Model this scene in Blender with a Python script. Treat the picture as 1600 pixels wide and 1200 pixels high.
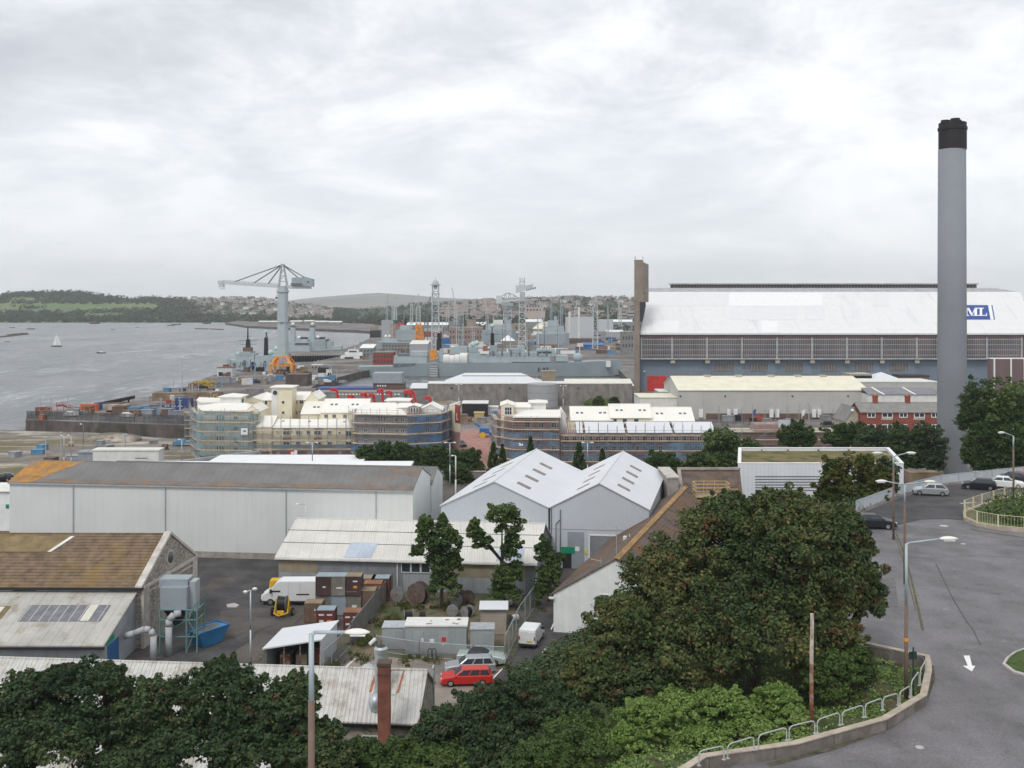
import bpy, bmesh, math, random
import numpy as np
from mathutils import Vector, Matrix
for o in list(bpy.data.objects): bpy.data.objects.remove(o)
SC = bpy.context.scene
col = SC.collection
rnd = random.Random(11)
PI = math.pi
# ---------------------------------------------------------------- camera
H, YH, F = 33.0, 478.0, 1600.0
HAZE = .000095
cd = bpy.data.cameras.new('camera'); cam = bpy.data.objects.new('camera', cd); col.objects.link(cam)
cam.location = (0, 0, H); cam.rotation_euler = (PI/2, 0, 0)
cd.lens = 36; cd.sensor_width = 36; cd.shift_y = -(600-YH)/1600.0
cd.clip_start = .5; cd.clip_end = 40000
SC.camera = cam
# ---------------------------------------------------------------- sun, sky, exposure
SUN_EL, SUN_AZ = math.radians(52), math.radians(205)      # azimuth clockwise from +Y
sd = bpy.data.lights.new('sun', 'SUN'); sun = bpy.data.objects.new('sun', sd); col.objects.link(sun)
sd.energy = 1.3; sd.angle = math.radians(14); sd.color = (1, .97, .92)
sun.rotation_euler = (PI/2-SUN_EL, 0, PI-SUN_AZ)
SC.view_settings.view_transform = 'Standard'; SC.view_settings.look = 'None'
SC.view_settings.exposure = .12; SC.view_settings.gamma = 1
W = bpy.data.worlds.new('World'); SC.world = W; W.use_nodes = True
nt = W.node_tree; nt.nodes.clear()
def N(nt, t, **k):
    n = nt.nodes.new(t)
    for a, v in k.items():
        if a in n.inputs: n.inputs[a].default_value = v
        else: setattr(n, a, v)
    return n
def math_(nt, op, a, b=None, clamp=False):
    n = nt.nodes.new('ShaderNodeMath'); n.operation = op; n.use_clamp = clamp
    for i, v in enumerate((a, b)):
        if v is None: continue
        if hasattr(v, 'links'): nt.links.new(v, n.inputs[i])
        else: n.inputs[i].default_value = v
    return n.outputs[0]
def ramp(nt, fac, stops, interp='LINEAR'):
    n = nt.nodes.new('ShaderNodeValToRGB'); cr = n.color_ramp; cr.interpolation = interp
    while len(cr.elements) > 1: cr.elements.remove(cr.elements[-1])
    for i, (p, c) in enumerate(stops):
        e = cr.elements[0] if i == 0 else cr.elements.new(p)
        e.position = p; e.color = (*c, 1) if len(c) == 3 else c
    nt.links.new(fac, n.inputs[0]); return n.outputs[0]
def mixc(nt, fac, a, b, mode='MIX'):
    n = nt.nodes.new('ShaderNodeMix'); n.data_type = 'RGBA'; n.blend_type = mode
    for i, v in ((0, fac), (6, a), (7, b)):
        if hasattr(v, 'links'): nt.links.new(v, n.inputs[i])
        else: n.inputs[i].default_value = (*v, 1) if (isinstance(v, tuple) and len(v) == 3) else v
    return n.outputs[2]
tc = N(nt, 'ShaderNodeTexCoord'); sx = N(nt, 'ShaderNodeSeparateXYZ'); nt.links.new(tc.outputs['Generated'], sx.inputs[0])
zc = math_(nt, 'ADD', math_(nt, 'MAXIMUM', sx.outputs[2], 0.0), .30)
cb = N(nt, 'ShaderNodeCombineXYZ')
nt.links.new(math_(nt, 'DIVIDE', sx.outputs[0], zc), cb.inputs[0]); nt.links.new(math_(nt, 'DIVIDE', sx.outputs[1], zc), cb.inputs[1])
def cloud(scale, detail, off, dist=.4, rough=.55):
    mp = N(nt, 'ShaderNodeMapping'); mp.inputs['Location'].default_value = off; mp.inputs['Scale'].default_value = (.8, .85, 1)
    nt.links.new(cb.outputs[0], mp.inputs[0])
    n = N(nt, 'ShaderNodeTexNoise', Scale=scale, Detail=detail, Roughness=rough, Distortion=dist); nt.links.new(mp.outputs[0], n.inputs['Vector']); return n.outputs[0]
c1 = cloud(2.1, 9, (3.1, 2.9, 0), .55, .58); c2 = cloud(5.5, 10, (7.3, 4.4, 2), .5, .62); c3 = cloud(.9, 3, (1.6, 9.0, 4))
cc = math_(nt, 'ADD', math_(nt, 'ADD', math_(nt, 'MULTIPLY', c1, .60), math_(nt, 'MULTIPLY', c2, .28)), math_(nt, 'MULTIPLY', c3, .35))
ccol = ramp(nt, cc, [(.47, (.50, .525, .57)), (.55, (.60, .625, .665)), (.61, (.72, .74, .77)), (.67, (.87, .88, .89)), (.77, (1.04, 1.04, 1.035))])
# the cloud deck thins to a bright veil low over the horizon
hz = ramp(nt, sx.outputs[2], [(0, (.55, .55, .55)), (.05, (.60, .60, .60)), (.11, (.45, .45, .45)), (.22, (.05, .05, .05))])
ccol = mixc(nt, hz, ccol, (.97, .995, 1.03))
sky = N(nt, 'ShaderNodeTexSky'); sky.sky_type = 'NISHITA'; sky.sun_disc = False
sky.sun_elevation = SUN_EL; sky.sun_rotation = SUN_AZ
b1 = N(nt, 'ShaderNodeBackground', Strength=.1); nt.links.new(sky.outputs[0], b1.inputs[0])
b2 = N(nt, 'ShaderNodeBackground', Strength=1.15); nt.links.new(ccol, b2.inputs[0])
ms = N(nt, 'ShaderNodeMixShader'); ms.inputs[0].default_value = .94
nt.links.new(b1.outputs[0], ms.inputs[1]); nt.links.new(b2.outputs[0], ms.inputs[2])
wo = N(nt, 'ShaderNodeOutputWorld'); nt.links.new(ms.outputs[0], wo.inputs[0])
# ---------------------------------------------------------------- surveying helpers (eye height 33 m above the yard)
def G(px, py, z=0.0):
    Y = F*(H-z)/(py-YH); return Vector(((px-800)*Y/F, Y, z))
def A(px, py, Y): return Vector(((px-800)*Y/F, Y, H-(py-YH)*Y/F))
def XA(px, Y): return (px-800)*Y/F
def ZA(py, Y): return H-(py-YH)*Y/F
def RZ(y): return 14.6-.036*y                     # the upper road falls gently away
def R(px, py):
    Y = 29440/(py-535.6); return Vector(((px-800)*Y/F, Y, RZ(Y)))
# ---------------------------------------------------------------- object helpers
def tag(o, label=None, cat=None, group=None, kind=None):
    if label: o['label'] = label
    if cat: o['category'] = cat
    if group: o['group'] = group
    if kind: o['kind'] = kind
    return o
BASE = {}
def thing(name, label, cat, loc=(0, 0, 0), rz=0.0, group=None):
    o = bpy.data.objects.new(name, None); col.objects.link(o); o.empty_display_size = .5
    o.location = loc; o.rotation_euler = (0, 0, rz); tag(o, label, cat, group); BASE[o.name] = Vector(loc); return o
class MB:
    def __init__(s): s.v = []; s.f = []; s.m = []
    def add(s, vs, fs, mi=0):
        k = len(s.v); s.v += [tuple(v) for v in vs]; s.f += [tuple(i+k for i in f) for f in fs]; s.m += [mi]*len(fs); return s
    def box(s, c, d, rz=0, mi=0, top=1.0):
        hx, hy, hz = d[0]/2, d[1]/2, d[2]/2; cr, sr = math.cos(rz), math.sin(rz); vs = []
        for z in (-hz, hz):
            k = 1 if z < 0 else top
            for x, y in ((-hx*k, -hy*k), (hx*k, -hy*k), (hx*k, hy*k), (-hx*k, hy*k)):
                vs.append((c[0]+x*cr-y*sr, c[1]+x*sr+y*cr, c[2]+z))
        return s.add(vs, [(3, 2, 1, 0), (4, 5, 6, 7), (0, 1, 5, 4), (1, 2, 6, 5), (2, 3, 7, 6), (3, 0, 4, 7)], mi)
    def b(s, x0, x1, y0, y1, z0, z1, mi=0): return s.box(((x0+x1)/2, (y0+y1)/2, (z0+z1)/2), (x1-x0, y1-y0, z1-z0), 0, mi)
    def poly(s, pts, mi=0): return s.add(pts, [tuple(range(len(pts)))], mi)
    def prism(s, pts, z0, z1, mi=0, mt=None):
        n = len(pts); lo = [(p[0], p[1], z0) for p in pts]; hi = [(p[0], p[1], z1) for p in pts]
        a = sum(pts[i][0]*pts[(i+1) % n][1]-pts[(i+1) % n][0]*pts[i][1] for i in range(n))
        if a < 0: lo.reverse(); hi.reverse()
        s.add(lo+hi, [(i, (i+1) % n, n+(i+1) % n, n+i) for i in range(n)]+[tuple(range(n-1, -1, -1))], mi)
        s.f.append(tuple(range(len(s.v)-n, len(s.v)))); s.m.append(mi if mt is None else mt); return s
    def slab(s, pts, t, mi=0):                     # polygon in space given a thickness straight down
        n = len(pts); lo = [(p[0], p[1], p[2]-t) for p in pts]
        return s.add(list(pts)+lo, [tuple(range(n)), tuple(range(2*n-1, n-1, -1))]+[(i, n+i, n+(i+1) % n, (i+1) % n) for i in range(n)], mi)
    def tube(s, p, q, r, r2=None, n=6, mi=0, cap=True):
        p, q = Vector(p), Vector(q); r2 = r if r2 is None else r2; d = (q-p)
        if d.length < 1e-6: return s
        d.normalize(); a = d.orthogonal().normalized(); b = d.cross(a); vs = []
        for c, rr in ((p, r), (q, r2)):
            for i in range(n):
                t = 2*PI*(i+.5)/n; vs.append(c+(a*math.cos(t)+b*math.sin(t))*rr)
        fs = [(i, (i+1) % n, n+(i+1) % n, n+i) for i in range(n)]
        if cap: fs += [tuple(range(n-1, -1, -1)), tuple(range(n, 2*n))]
        return s.add(vs, fs, mi)
    def path(s, pts, r, n=6, mi=0):
        for i in range(len(pts)-1): s.tube(pts[i], pts[i+1], r, r, n, mi)
        return s
    def lathe(s, c, prof, n=16, mi=0):             # prof: (radius, z)
        vs = []; k = len(prof)
        for r, z in prof:
            for i in range(n): vs.append((c[0]+r*math.cos(2*PI*i/n), c[1]+r*math.sin(2*PI*i/n), c[2]+z))
        fs = [(j*n+i, j*n+(i+1) % n, (j+1)*n+(i+1) % n, (j+1)*n+i) for j in range(k-1) for i in range(n)]
        fs += [tuple(range(n-1, -1, -1)), tuple(range((k-1)*n, k*n))]
        return s.add(vs, fs, mi)
    def ring(s, secs, mi=0, cap=True):             # loft through equal-length loops
        n = len(secs[0]); vs = [p for sec in secs for p in sec]
        fs = [(j*n+i, j*n+(i+1) % n, (j+1)*n+(i+1) % n, (j+1)*n+i) for j in range(len(secs)-1) for i in range(n)]
        if cap: fs += [tuple(range(n-1, -1, -1)), tuple(range((len(secs)-1)*n, len(secs)*n))]
        return s.add(vs, fs, mi)
    def ico(s, c, r, mi=0, sub=2):
        bm = bmesh.new(); bmesh.ops.create_icosphere(bm, subdivisions=sub, radius=1)
        vs = [(c[0]+v.co.x*r[0], c[1]+v.co.y*r[1], c[2]+v.co.z*r[2]) for v in bm.verts]
        fs = [tuple(v.index for v in f.verts) for f in bm.faces]; bm.free(); return s.add(vs, fs, mi)
    def build(s, name, mat, parent=None, world=False, smooth=False, bevel=0, fix=False):
        off = Vector((0, 0, 0))
        if world and parent is not None: off = BASE[parent.name]
        me = bpy.data.meshes.new(name)
        me.from_pydata([(v[0]-off[0], v[1]-off[1], v[2]-off[2]) for v in s.v], [], s.f)
        for m in (mat if isinstance(mat, (list, tuple)) else [mat]): me.materials.append(MT(m))
        me.polygons.foreach_set('material_index', s.m)
        if smooth: me.polygons.foreach_set('use_smooth', [True]*len(s.f))
        if fix:
            bm = bmesh.new(); bm.from_mesh(me); bmesh.ops.recalc_face_normals(bm, faces=bm.faces); bm.to_mesh(me); bm.free()
        me.update()
        o = bpy.data.objects.new(name, me); col.objects.link(o)
        if parent is not None: o.parent = parent; BASE[o.name] = BASE[parent.name] if world else Vector((0, 0, 0))
        else: BASE[o.name] = Vector((0, 0, 0))
        if bevel:
            md = o.modifiers.new('bevel', 'BEVEL'); md.width = bevel; md.segments = 2; md.limit_method = 'ANGLE'
        return o
def copy_tree(o, parent=None):
    c = o.copy(); col.objects.link(c)
    if parent is not None: c.parent = parent
    for ch in [x for x in col.objects if x.parent == o]: copy_tree(ch, c)
    return c
def struct(name, mb, mat, **k): return tag(mb.build(name, mat, **k), kind='structure')
# ---------------------------------------------------------------- materials
MATS = {}
def MT(m): return MATS[m] if isinstance(m, str) else m
def mat(name, c, rough=.8, metal=0.0, var=.12, scale=.6, c2=None, amt=.4, s2=.25, st2=(1, 1, 1), lines=(), corr=None, bump=0.0, bs=4.0, spec=.3, st=(1, 1, 1), streak=0, c3=None, s3=.3, t3=.65, st3=(1, 1, 1), c4=None, s4=.3, t4=.65, grain=0):
    m = bpy.data.materials.new(name); m.use_nodes = True; nt = m.node_tree; nt.nodes.clear(); MATS[name] = m
    out = N(nt, 'ShaderNodeOutputMaterial'); p = N(nt, 'ShaderNodeBsdfPrincipled', Roughness=rough, Metallic=metal)
    p.inputs['Specular IOR Level'].default_value = spec
    tc = N(nt, 'ShaderNodeTexCoord'); oc = tc.outputs['Object']
    def noise(sc, stv, det=5, rg=.6):
        mp = N(nt, 'ShaderNodeMapping'); mp.inputs['Scale'].default_value = stv; nt.links.new(oc, mp.inputs[0])
        n = N(nt, 'ShaderNodeTexNoise', Scale=sc, Detail=det, Roughness=rg); nt.links.new(mp.outputs[0], n.inputs['Vector']); return n.outputs[0]
    lo = tuple(max(0, x*(1-var*1.6)) for x in c); hi = tuple(min(1, x*(1+var*1.6)) for x in c)
    cc = ramp(nt, noise(scale, st), [(.3, lo), (.7, hi)])
    if c2:
        fac = ramp(nt, noise(s2, st2, 6, .65), [(.62-amt*.35, (0, 0, 0)), (.74-amt*.25, (1, 1, 1))]); cc = mixc(nt, fac, cc, c2)
    for cx_, sx_, tx_, stx in ((c3, s3, t3, st3), (c4, s4, t4, (1, 1, 1))):
        if cx_: cc = mixc(nt, ramp(nt, noise(sx_*1.37, stx, 8, .72), [(tx_-.05, (0, 0, 0)), (tx_+.06, (.85, .85, .85))]), cc, cx_)
    if grain: cc = mixc(nt, ramp(nt, noise(9, (1, 1, 1), 3, .8), [(.35, (1, 1, 1)), (.65, (0, 0, 0))]), cc, mixc(nt, grain*4, cc, (.02, .02, .02)))
    if streak:
        fac = ramp(nt, noise(2.2, (1, 1, .06), 4), [(.5, (0, 0, 0)), (.8, (streak,)*3)]); cc = mixc(nt, fac, cc, tuple(x*.55 for x in c))
    sp = N(nt, 'ShaderNodeSeparateXYZ'); nt.links.new(oc, sp.inputs[0]); hts = []
    for ax, per, w, dk in lines:
        fr = math_(nt, 'FRACT', math_(nt, 'DIVIDE', sp.outputs['XYZ'.index(ax)], per)); on = math_(nt, 'LESS_THAN', fr, w/per)
        cc = mixc(nt, math_(nt, 'MULTIPLY', on, abs(dk)), cc, (0, 0, 0) if dk > 0 else (1, 1, 1))
    nt.links.new(cc, p.inputs['Base Color'])
    h = None
    if corr:
        ax, per, dep = corr; h = math_(nt, 'MULTIPLY', math_(nt, 'SINE', math_(nt, 'MULTIPLY', sp.outputs['XYZ'.index(ax)], 2*PI/per)), dep)
    if bump:
        h2 = math_(nt, 'MULTIPLY', noise(bs, (1, 1, 1), 6), bump); h = h2 if h is None else math_(nt, 'ADD', h, h2)
    if h is not None:
        bn = N(nt, 'ShaderNodeBump', Strength=1, Distance=1); nt.links.new(h, bn.inputs['Height']); nt.links.new(bn.outputs[0], p.inputs['Normal'])
    nt.links.new(p.outputs[0], out.inputs[0]); return m
def leafmat(name, cols, trans=.25, big=.18, rough=.55, patch=None):
    m = bpy.data.materials.new(name); m.use_nodes = True; nt = m.node_tree; nt.nodes.clear(); MATS[name] = m
    out = N(nt, 'ShaderNodeOutputMaterial'); g = N(nt, 'ShaderNodeNewGeometry'); tc = N(nt, 'ShaderNodeTexCoord')
    no = N(nt, 'ShaderNodeTexNoise', Scale=big, Detail=3); nt.links.new(tc.outputs['Object'], no.inputs['Vector'])
    f = math_(nt, 'ADD', math_(nt, 'MULTIPLY', g.outputs['Random Per Island'], .62), math_(nt, 'MULTIPLY', math_(nt, 'SUBTRACT', no.outputs[0], .5), 1.5)); f = math_(nt, 'ADD', f, .19)
    k = len(cols); cc = ramp(nt, f, [(i/(k-1), c) for i, c in enumerate(cols)])
    if patch:
        n2 = N(nt, 'ShaderNodeTexNoise', Scale=patch[1], Detail=4); nt.links.new(tc.outputs['Object'], n2.inputs['Vector'])
        fac = ramp(nt, math_(nt, 'ADD', n2.outputs[0], math_(nt, 'MULTIPLY', g.outputs['Random Per Island'], .16)), [(patch[2], (0, 0, 0)), (patch[2]+.09, (.85,)*3)]); cc = mixc(nt, fac, cc, patch[0])
    d = N(nt, 'ShaderNodeBsdfPrincipled', Roughness=rough); d.inputs['Specular IOR Level'].default_value = .08; nt.links.new(cc, d.inputs['Base Color'])
    t = N(nt, 'ShaderNodeBsdfTranslucent'); nt.links.new(cc, t.inputs[0])
    mx = N(nt, 'ShaderNodeMixShader'); mx.inputs[0].default_value = trans
    nt.links.new(d.outputs[0], mx.inputs[1]); nt.links.new(t.outputs[0], mx.inputs[2]); nt.links.new(mx.outputs[0], out.inputs[0]); return m
mat('asphalt_road', (.182, .174, .182), .85, var=.20, scale=.32, c2=(.235, .225, .235), amt=.42, s2=.16, st2=(1, .38, 1), bump=.02, bs=14, spec=.25, c3=(.34, .33, .34), s3=.55, t3=.66, c4=(.085, .08, .085), s4=.42, t4=.66, grain=.10)
mat('asphalt_dark', (.072, .07, .073), .88, var=.2, scale=.4, c2=(.105, .10, .10), amt=.4, s2=.2, bump=.01, bs=6, c3=(.16, .155, .15), s3=.6, t3=.68, grain=.12)
mat('yard', (.098, .088, .083), .88, var=.2, scale=.2, c2=(.145, .125, .11), amt=.5, s2=.09, bump=.01, bs=5, c3=(.06, .056, .055), s3=.3, t3=.6, grain=.12)
mat('apron', (.25, .215, .185), .9, var=.14, scale=.3, c2=(.16, .15, .14), amt=.35, s2=.2, lines=(('X', 4.6, .06, .35), ('Y', 5.2, .06, .3)))
mat('dockground', (.20, .185, .175), .9, var=.3, scale=.05, c2=(.10, .085, .08), amt=.6, s2=.03, c3=(.36, .33, .30), s3=.08, t3=.62)
mat('waste', (.19, .17, .15), .95, var=.3, scale=.10, c2=(.14, .12, .055), amt=.55, s2=.055, st2=(.5, 1, 1), bump=.1, bs=1, c3=(.50, .46, .41), s3=.06, t3=.56, st3=(.45, 1.3, 1), c4=(.10, .085, .08), s4=.15, t4=.60)
mat('dirt', (.19, .14, .10), .95, var=.3, scale=.5, c2=(.06, .085, .03), amt=.55, s2=.25, bump=.06, bs=3)
mat('wall_conc', (.20, .175, .155), .9, var=.2, scale=1.2, c2=(.13, .115, .10), amt=.4, s2=.8, streak=.6, lines=(('X', 3.1, .04, .5),))
mat('concrete', (.33, .30, .275), .9, var=.15, scale=.8, c2=(.2, .18, .16), amt=.3, s2=.5, streak=.5)
mat('wall_cap', (.42, .36, .29), .9, var=.15, scale=1.5)
mat('kerb', (.42, .40, .38), .9)
mat('paint_white', (.78, .78, .76), .6, var=.05)
mat('paint_worn', (.45, .44, .43), .8, var=.2, scale=3)
mat('paint_yellow', (.62, .55, .12), .6, var=.1)
mat('quay_wall', (.115, .095, .09), .95, var=.3, scale=.3, c2=(.06, .06, .045), amt=.4, s2=.2, st=(1, 1, .4), streak=.4)
mat('grass', (.060, .095, .022), .95, var=.35, scale=.8, c2=(.13, .10, .05), amt=.25, s2=.4, bump=.08, bs=4)
mat('hillwood', (.055, .065, .045), .95, var=.3, scale=.01)
mat('hillgrass', (.105, .165, .055), .95, var=.2, scale=.006, c2=(.15, .17, .075), amt=.5, s2=.004)
mat('moor', (.17, .17, .155), .95, var=.2, scale=.001, c2=(.27, .24, .18), amt=.35, s2=.0012, st2=(.5, 1, 1))
mat('metal_grey', (.33, .37, .40), .55, .3, var=.06); mat('galv', (.47, .50, .52), .45, .5, var=.1, scale=2)
mat('hoop_grey', (.40, .42, .41), .7); mat('galv_dark', (.16, .17, .175), .6, .3); mat('dark', (.022, .022, .025), .6); mat('black', (.010, .010, .012), .5)
mat('tyre', (.018, .018, .018), .9); mat('chrome', (.6, .6, .62), .25, .9)
mat('glass', (.035, .045, .055), .12, spec=.6, var=.02); mat('glass_mid', (.10, .13, .15), .2, spec=.6)
mat('duct_grey', (.40, .42, .43), .6, var=.08, scale=1.5)
mat('rust', (.19, .075, .04), .9, var=.35, scale=2, c2=(.42, .38, .33), amt=.35, s2=1.6)
mat('post_brown', (.17, .115, .09), .75, var=.1, scale=1.5); mat('post_grey', (.36, .42, .44), .5, .2, var=.05)
mat('lamp_head', (.74, .72, .66), .4, var=.05)
mat('white', (.76, .77, .77), .6, var=.04); mat('offwhite', (.66, .66, .63), .7, var=.08)
mat('red', (.52, .045, .04), .45, var=.1); mat('blue', (.035, .13, .32), .5, var=.15); mat('orange', (.80, .27, .02), .6, var=.1)
mat('yellow', (.70, .40, .03), .5, var=.1); mat('green_sign', (.01, .26, .14), .5)
mat('glow_none', (.85, .78, .5), .5)
# ================================================================ SETTING: water, land, hills
m = bpy.data.materials.new('water'); m.use_nodes = True; nt = m.node_tree; nt.nodes.clear(); MATS['water'] = m
o_ = N(nt, 'ShaderNodeOutputMaterial'); p = N(nt, 'ShaderNodeBsdfPrincipled', Roughness=.32); p.inputs['Specular IOR Level'].default_value = .5
tc = N(nt, 'ShaderNodeTexCoord')
def wn(sc, stv, det=6, rg=.6):
    mp = N(nt, 'ShaderNodeMapping'); mp.inputs['Scale'].default_value = stv; mp.inputs['Rotation'].default_value = (0, 0, .35); nt.links.new(tc.outputs['Object'], mp.inputs[0])
    n = N(nt, 'ShaderNodeTexNoise', Scale=sc, Detail=det, Roughness=rg); nt.links.new(mp.outputs[0], n.inputs['Vector']); return n.outputs[0]
wc = ramp(nt, wn(.02, (1, .35, 1), 6, .7), [(.36, (.07, .08, .088)), (.64, (.17, .18, .185))])
foam = ramp(nt, math_(nt, 'ADD', math_(nt, 'MULTIPLY', wn(.22, (1, .22, 1), 4, .75), .8), math_(nt, 'MULTIPLY', wn(.012, (1, .5, 1), 3), .3)), [(.57, (0, 0, 0)), (.72, (.6, .6, .6))])
wc = mixc(nt, foam, wc, (.50, .52, .53)); nt.links.new(wc, p.inputs['Base Color'])
hh = math_(nt, 'ADD', math_(nt, 'MULTIPLY', wn(.30, (1, .45, 1), 5, .7), 1.5), math_(nt, 'MULTIPLY', wn(.05, (1, .4, 1), 3), 3.0))
bn = N(nt, 'ShaderNodeBump', Strength=.9, Distance=1); nt.links.new(hh, bn.inputs['Height']); nt.links.new(bn.outputs[0], p.inputs['Normal']); nt.links.new(p.outputs[0], o_.inputs[0])
WZ = -3.5
q = MB(); q.poly([(-6000, 200, WZ), (2500, 200, WZ), (2500, 6000, WZ), (-6000, 6000, WZ)]); struct('water', q, 'water')
g2 = lambda px, py: tuple(G(px, py)[:2])
SOUTH = [(-400, 40), (-400, 290), (-200, 279), g2(0, 672), g2(150, 676), g2(240, 683), g2(300, 688), g2(300, 665), g2(40, 656), g2(42, 648), g2(130, 634), g2(200, 624), g2(240, 619), g2(243, 612), (-132, 422), (-81, 412), (51, 429), (1500, 429), (1500, 40)]
NORTH = [(-132, 422), (-141, 471), (-143, 503), (-129, 517), (-123, 533), (-121, 587), (-116, 621), (-112, 677), (-144, 668), (-159, 733), (-130, 771), (-132, 880), (-143, 1015), (-161, 1288), (-208, 1389), (-300, 1500), (-442, 1703), (-480, 1800), (-560, 2000), (-620, 2330), (2500, 2330), (2500, 429), (51, 429), (56, 545), (-70, 545), (-77, 508), (-83, 444), (-81, 412)]
q = MB(); q.prism(SOUTH, -9, 0, 1, 0); struct('dockyard_ground', q, ['dockground', 'quay_wall'])
q = MB(); q.prism(NORTH, -9, 0, 1, 0); struct('harbour_land', q, ['dockground', 'quay_wall'])
def sheet(name, pts, z, m, up=False):
    q = MB(); q.poly([(x, y, (RZ(y) if up else 0)+z) for x, y in pts]); o = struct(name, q, m, fix=True); 
    if o.data.polygons[0].normal.z < 0: o.data.flip_normals()
    return o
sheet('wasteland', [(-260, 281), (-190, 278), g2(0, 673), g2(150, 677), g2(240, 684), g2(300, 689), g2(310, 722), g2(150, 730), g2(0, 745), (-260, 200)], .03, 'waste')
sheet('yard_road', [(-150, 62), (-150, 190), (-6, 190), (45, 190), (45, 100), (26, 62)], .03, 'yard')
sheet('yard_bay', [g2(300, 868), g2(440, 874), g2(440, 935), g2(395, 1000), g2(300, 1060), g2(225, 1000)], .05, 'asphalt_dark')
sheet('cable_yard_dirt', [g2(610, 905), g2(828, 940), g2(795, 1046), g2(560, 1030), g2(520, 1012), g2(560, 960)], .05, 'dirt')
sheet('concrete_apron', [g2(560, 1022), g2(784, 1047), g2(700, 1150), g2(470, 1100)], .07, 'apron')
sheet('side_lane', [g2(832, 960), g2(890, 960), g2(880, 1090), g2(770, 1110), g2(790, 1040)], .05, 'asphalt_dark')
mat('brickpave', (.34, .18, .15), .9, var=.15, scale=.8)
sheet('brick_paved_street', [g2(722, 672), g2(790, 672), g2(772, 742), g2(690, 742)], .05, 'brickpave')
for nm, pts in (('lane_line', [(853, 1014), (829, 1046)]), ('lane_line', [(861, 985), (878, 946)]), ('bay_line', [(785, 1046), (770, 1062)]), ('bay_line', [(812, 1046), (829, 1046)]), ('bay_line', [(847, 1024), (855, 1012)]),
               ('bay_line', [(556, 1030), (520, 1062)])):
    a, b = G(*pts[0]), G(*pts[1]); d = (b-a).normalized(); n_ = Vector((-d.y, d.x, 0))*.07
    q = MB(); q.poly([(a-n_+Vector((0, 0, .09))), (b-n_+Vector((0, 0, .09))), (b+n_+Vector((0, 0, .09))), (a+n_+Vector((0, 0, .09)))]); struct(nm, q, 'paint_white', fix=True)
# ---- hills: a surface rising from a shore to a skyline
def interp(pr, x):
    if x <= pr[0][0]: return pr[0][1]
    for (a, b), (c, d) in zip(pr, pr[1:]):
        if x <= c: return b+(d-b)*(x-a)/(c-a)
    return pr[-1][1]
def hill(name, ridge, Yr, Ys, zs, m, x0, x1, nx=90, nt_=14, power=1.0):
    def S(px, t):
        ys = interp(Ys, px) if isinstance(Ys, list) else Ys
        Y = ys+(Yr-ys)*t; zr = ZA(interp(ridge, px), Yr)
        s = t**power*(1-.12*math.sin(t*PI*2))
        return Vector((XA(px, Y), Y, zs+(zr-zs)*s+math.sin(px*.05+t*9)*.8*t*(1-t)*4))
    q = MB(); vs = []
    for j in range(nt_+3):
        t = j/nt_
        for i in range(nx+1):
            px = x0+(x1-x0)*i/nx; v = S(px, min(t, 1))
            if t > 1: k = (t-1)*nt_; v = Vector((v.x*(1+.25*k), v.y*(1+.25*k), v.z-(v.z+10)*.5*k))
            vs.append(v)
    w = nx+1
    q.add(vs, [(j*w+i, j*w+i+1, (j+1)*w+i+1, (j+1)*w+i) for j in range(nt_+2) for i in range(nx)])
    struct(name, q, m, smooth=True); return S
S_left = hill('field_hill', [(-300, 474), (0, 467), (15, 463), (60, 462), (120, 461), (160, 467), (200, 472), (240, 470), (290, 473), (360, 486), (420, 500)], 3000, 2240, WZ-1, 'hillgrass', -300, 420)
S_town = hill('town_hill', [(200, 480), (265, 470), (300, 467), (400, 467), (450, 474), (520, 483), (570, 486), (620, 484), (700, 478)], 3300, [(200, 2240), (380, 2240), (420, 2000), (620, 1900), (700, 1900)], WZ-1, 'hillwood', 230, 700)
S_city = hill('city_hill', [(560, 486), (620, 480), (660, 476), (720, 474), (760, 470), (850, 468), (900, 466), (990, 467), (1700, 467)], 3000, [(560, 1900), (640, 1500), (760, 1400), (1000, 1350), (1700, 1300)], -2, 'hillwood', 560, 1700, nx=120)
hill('far_moor', [(0, 485), (380, 476), (440, 471), (480, 466), (540, 461), (590, 457.5), (640, 461), (700, 466), (760, 468), (840, 465), (890, 462), (930, 465), (1000, 470), (1700, 474)], 9500, 4200, 0, 'moor', -50, 1700)
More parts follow.
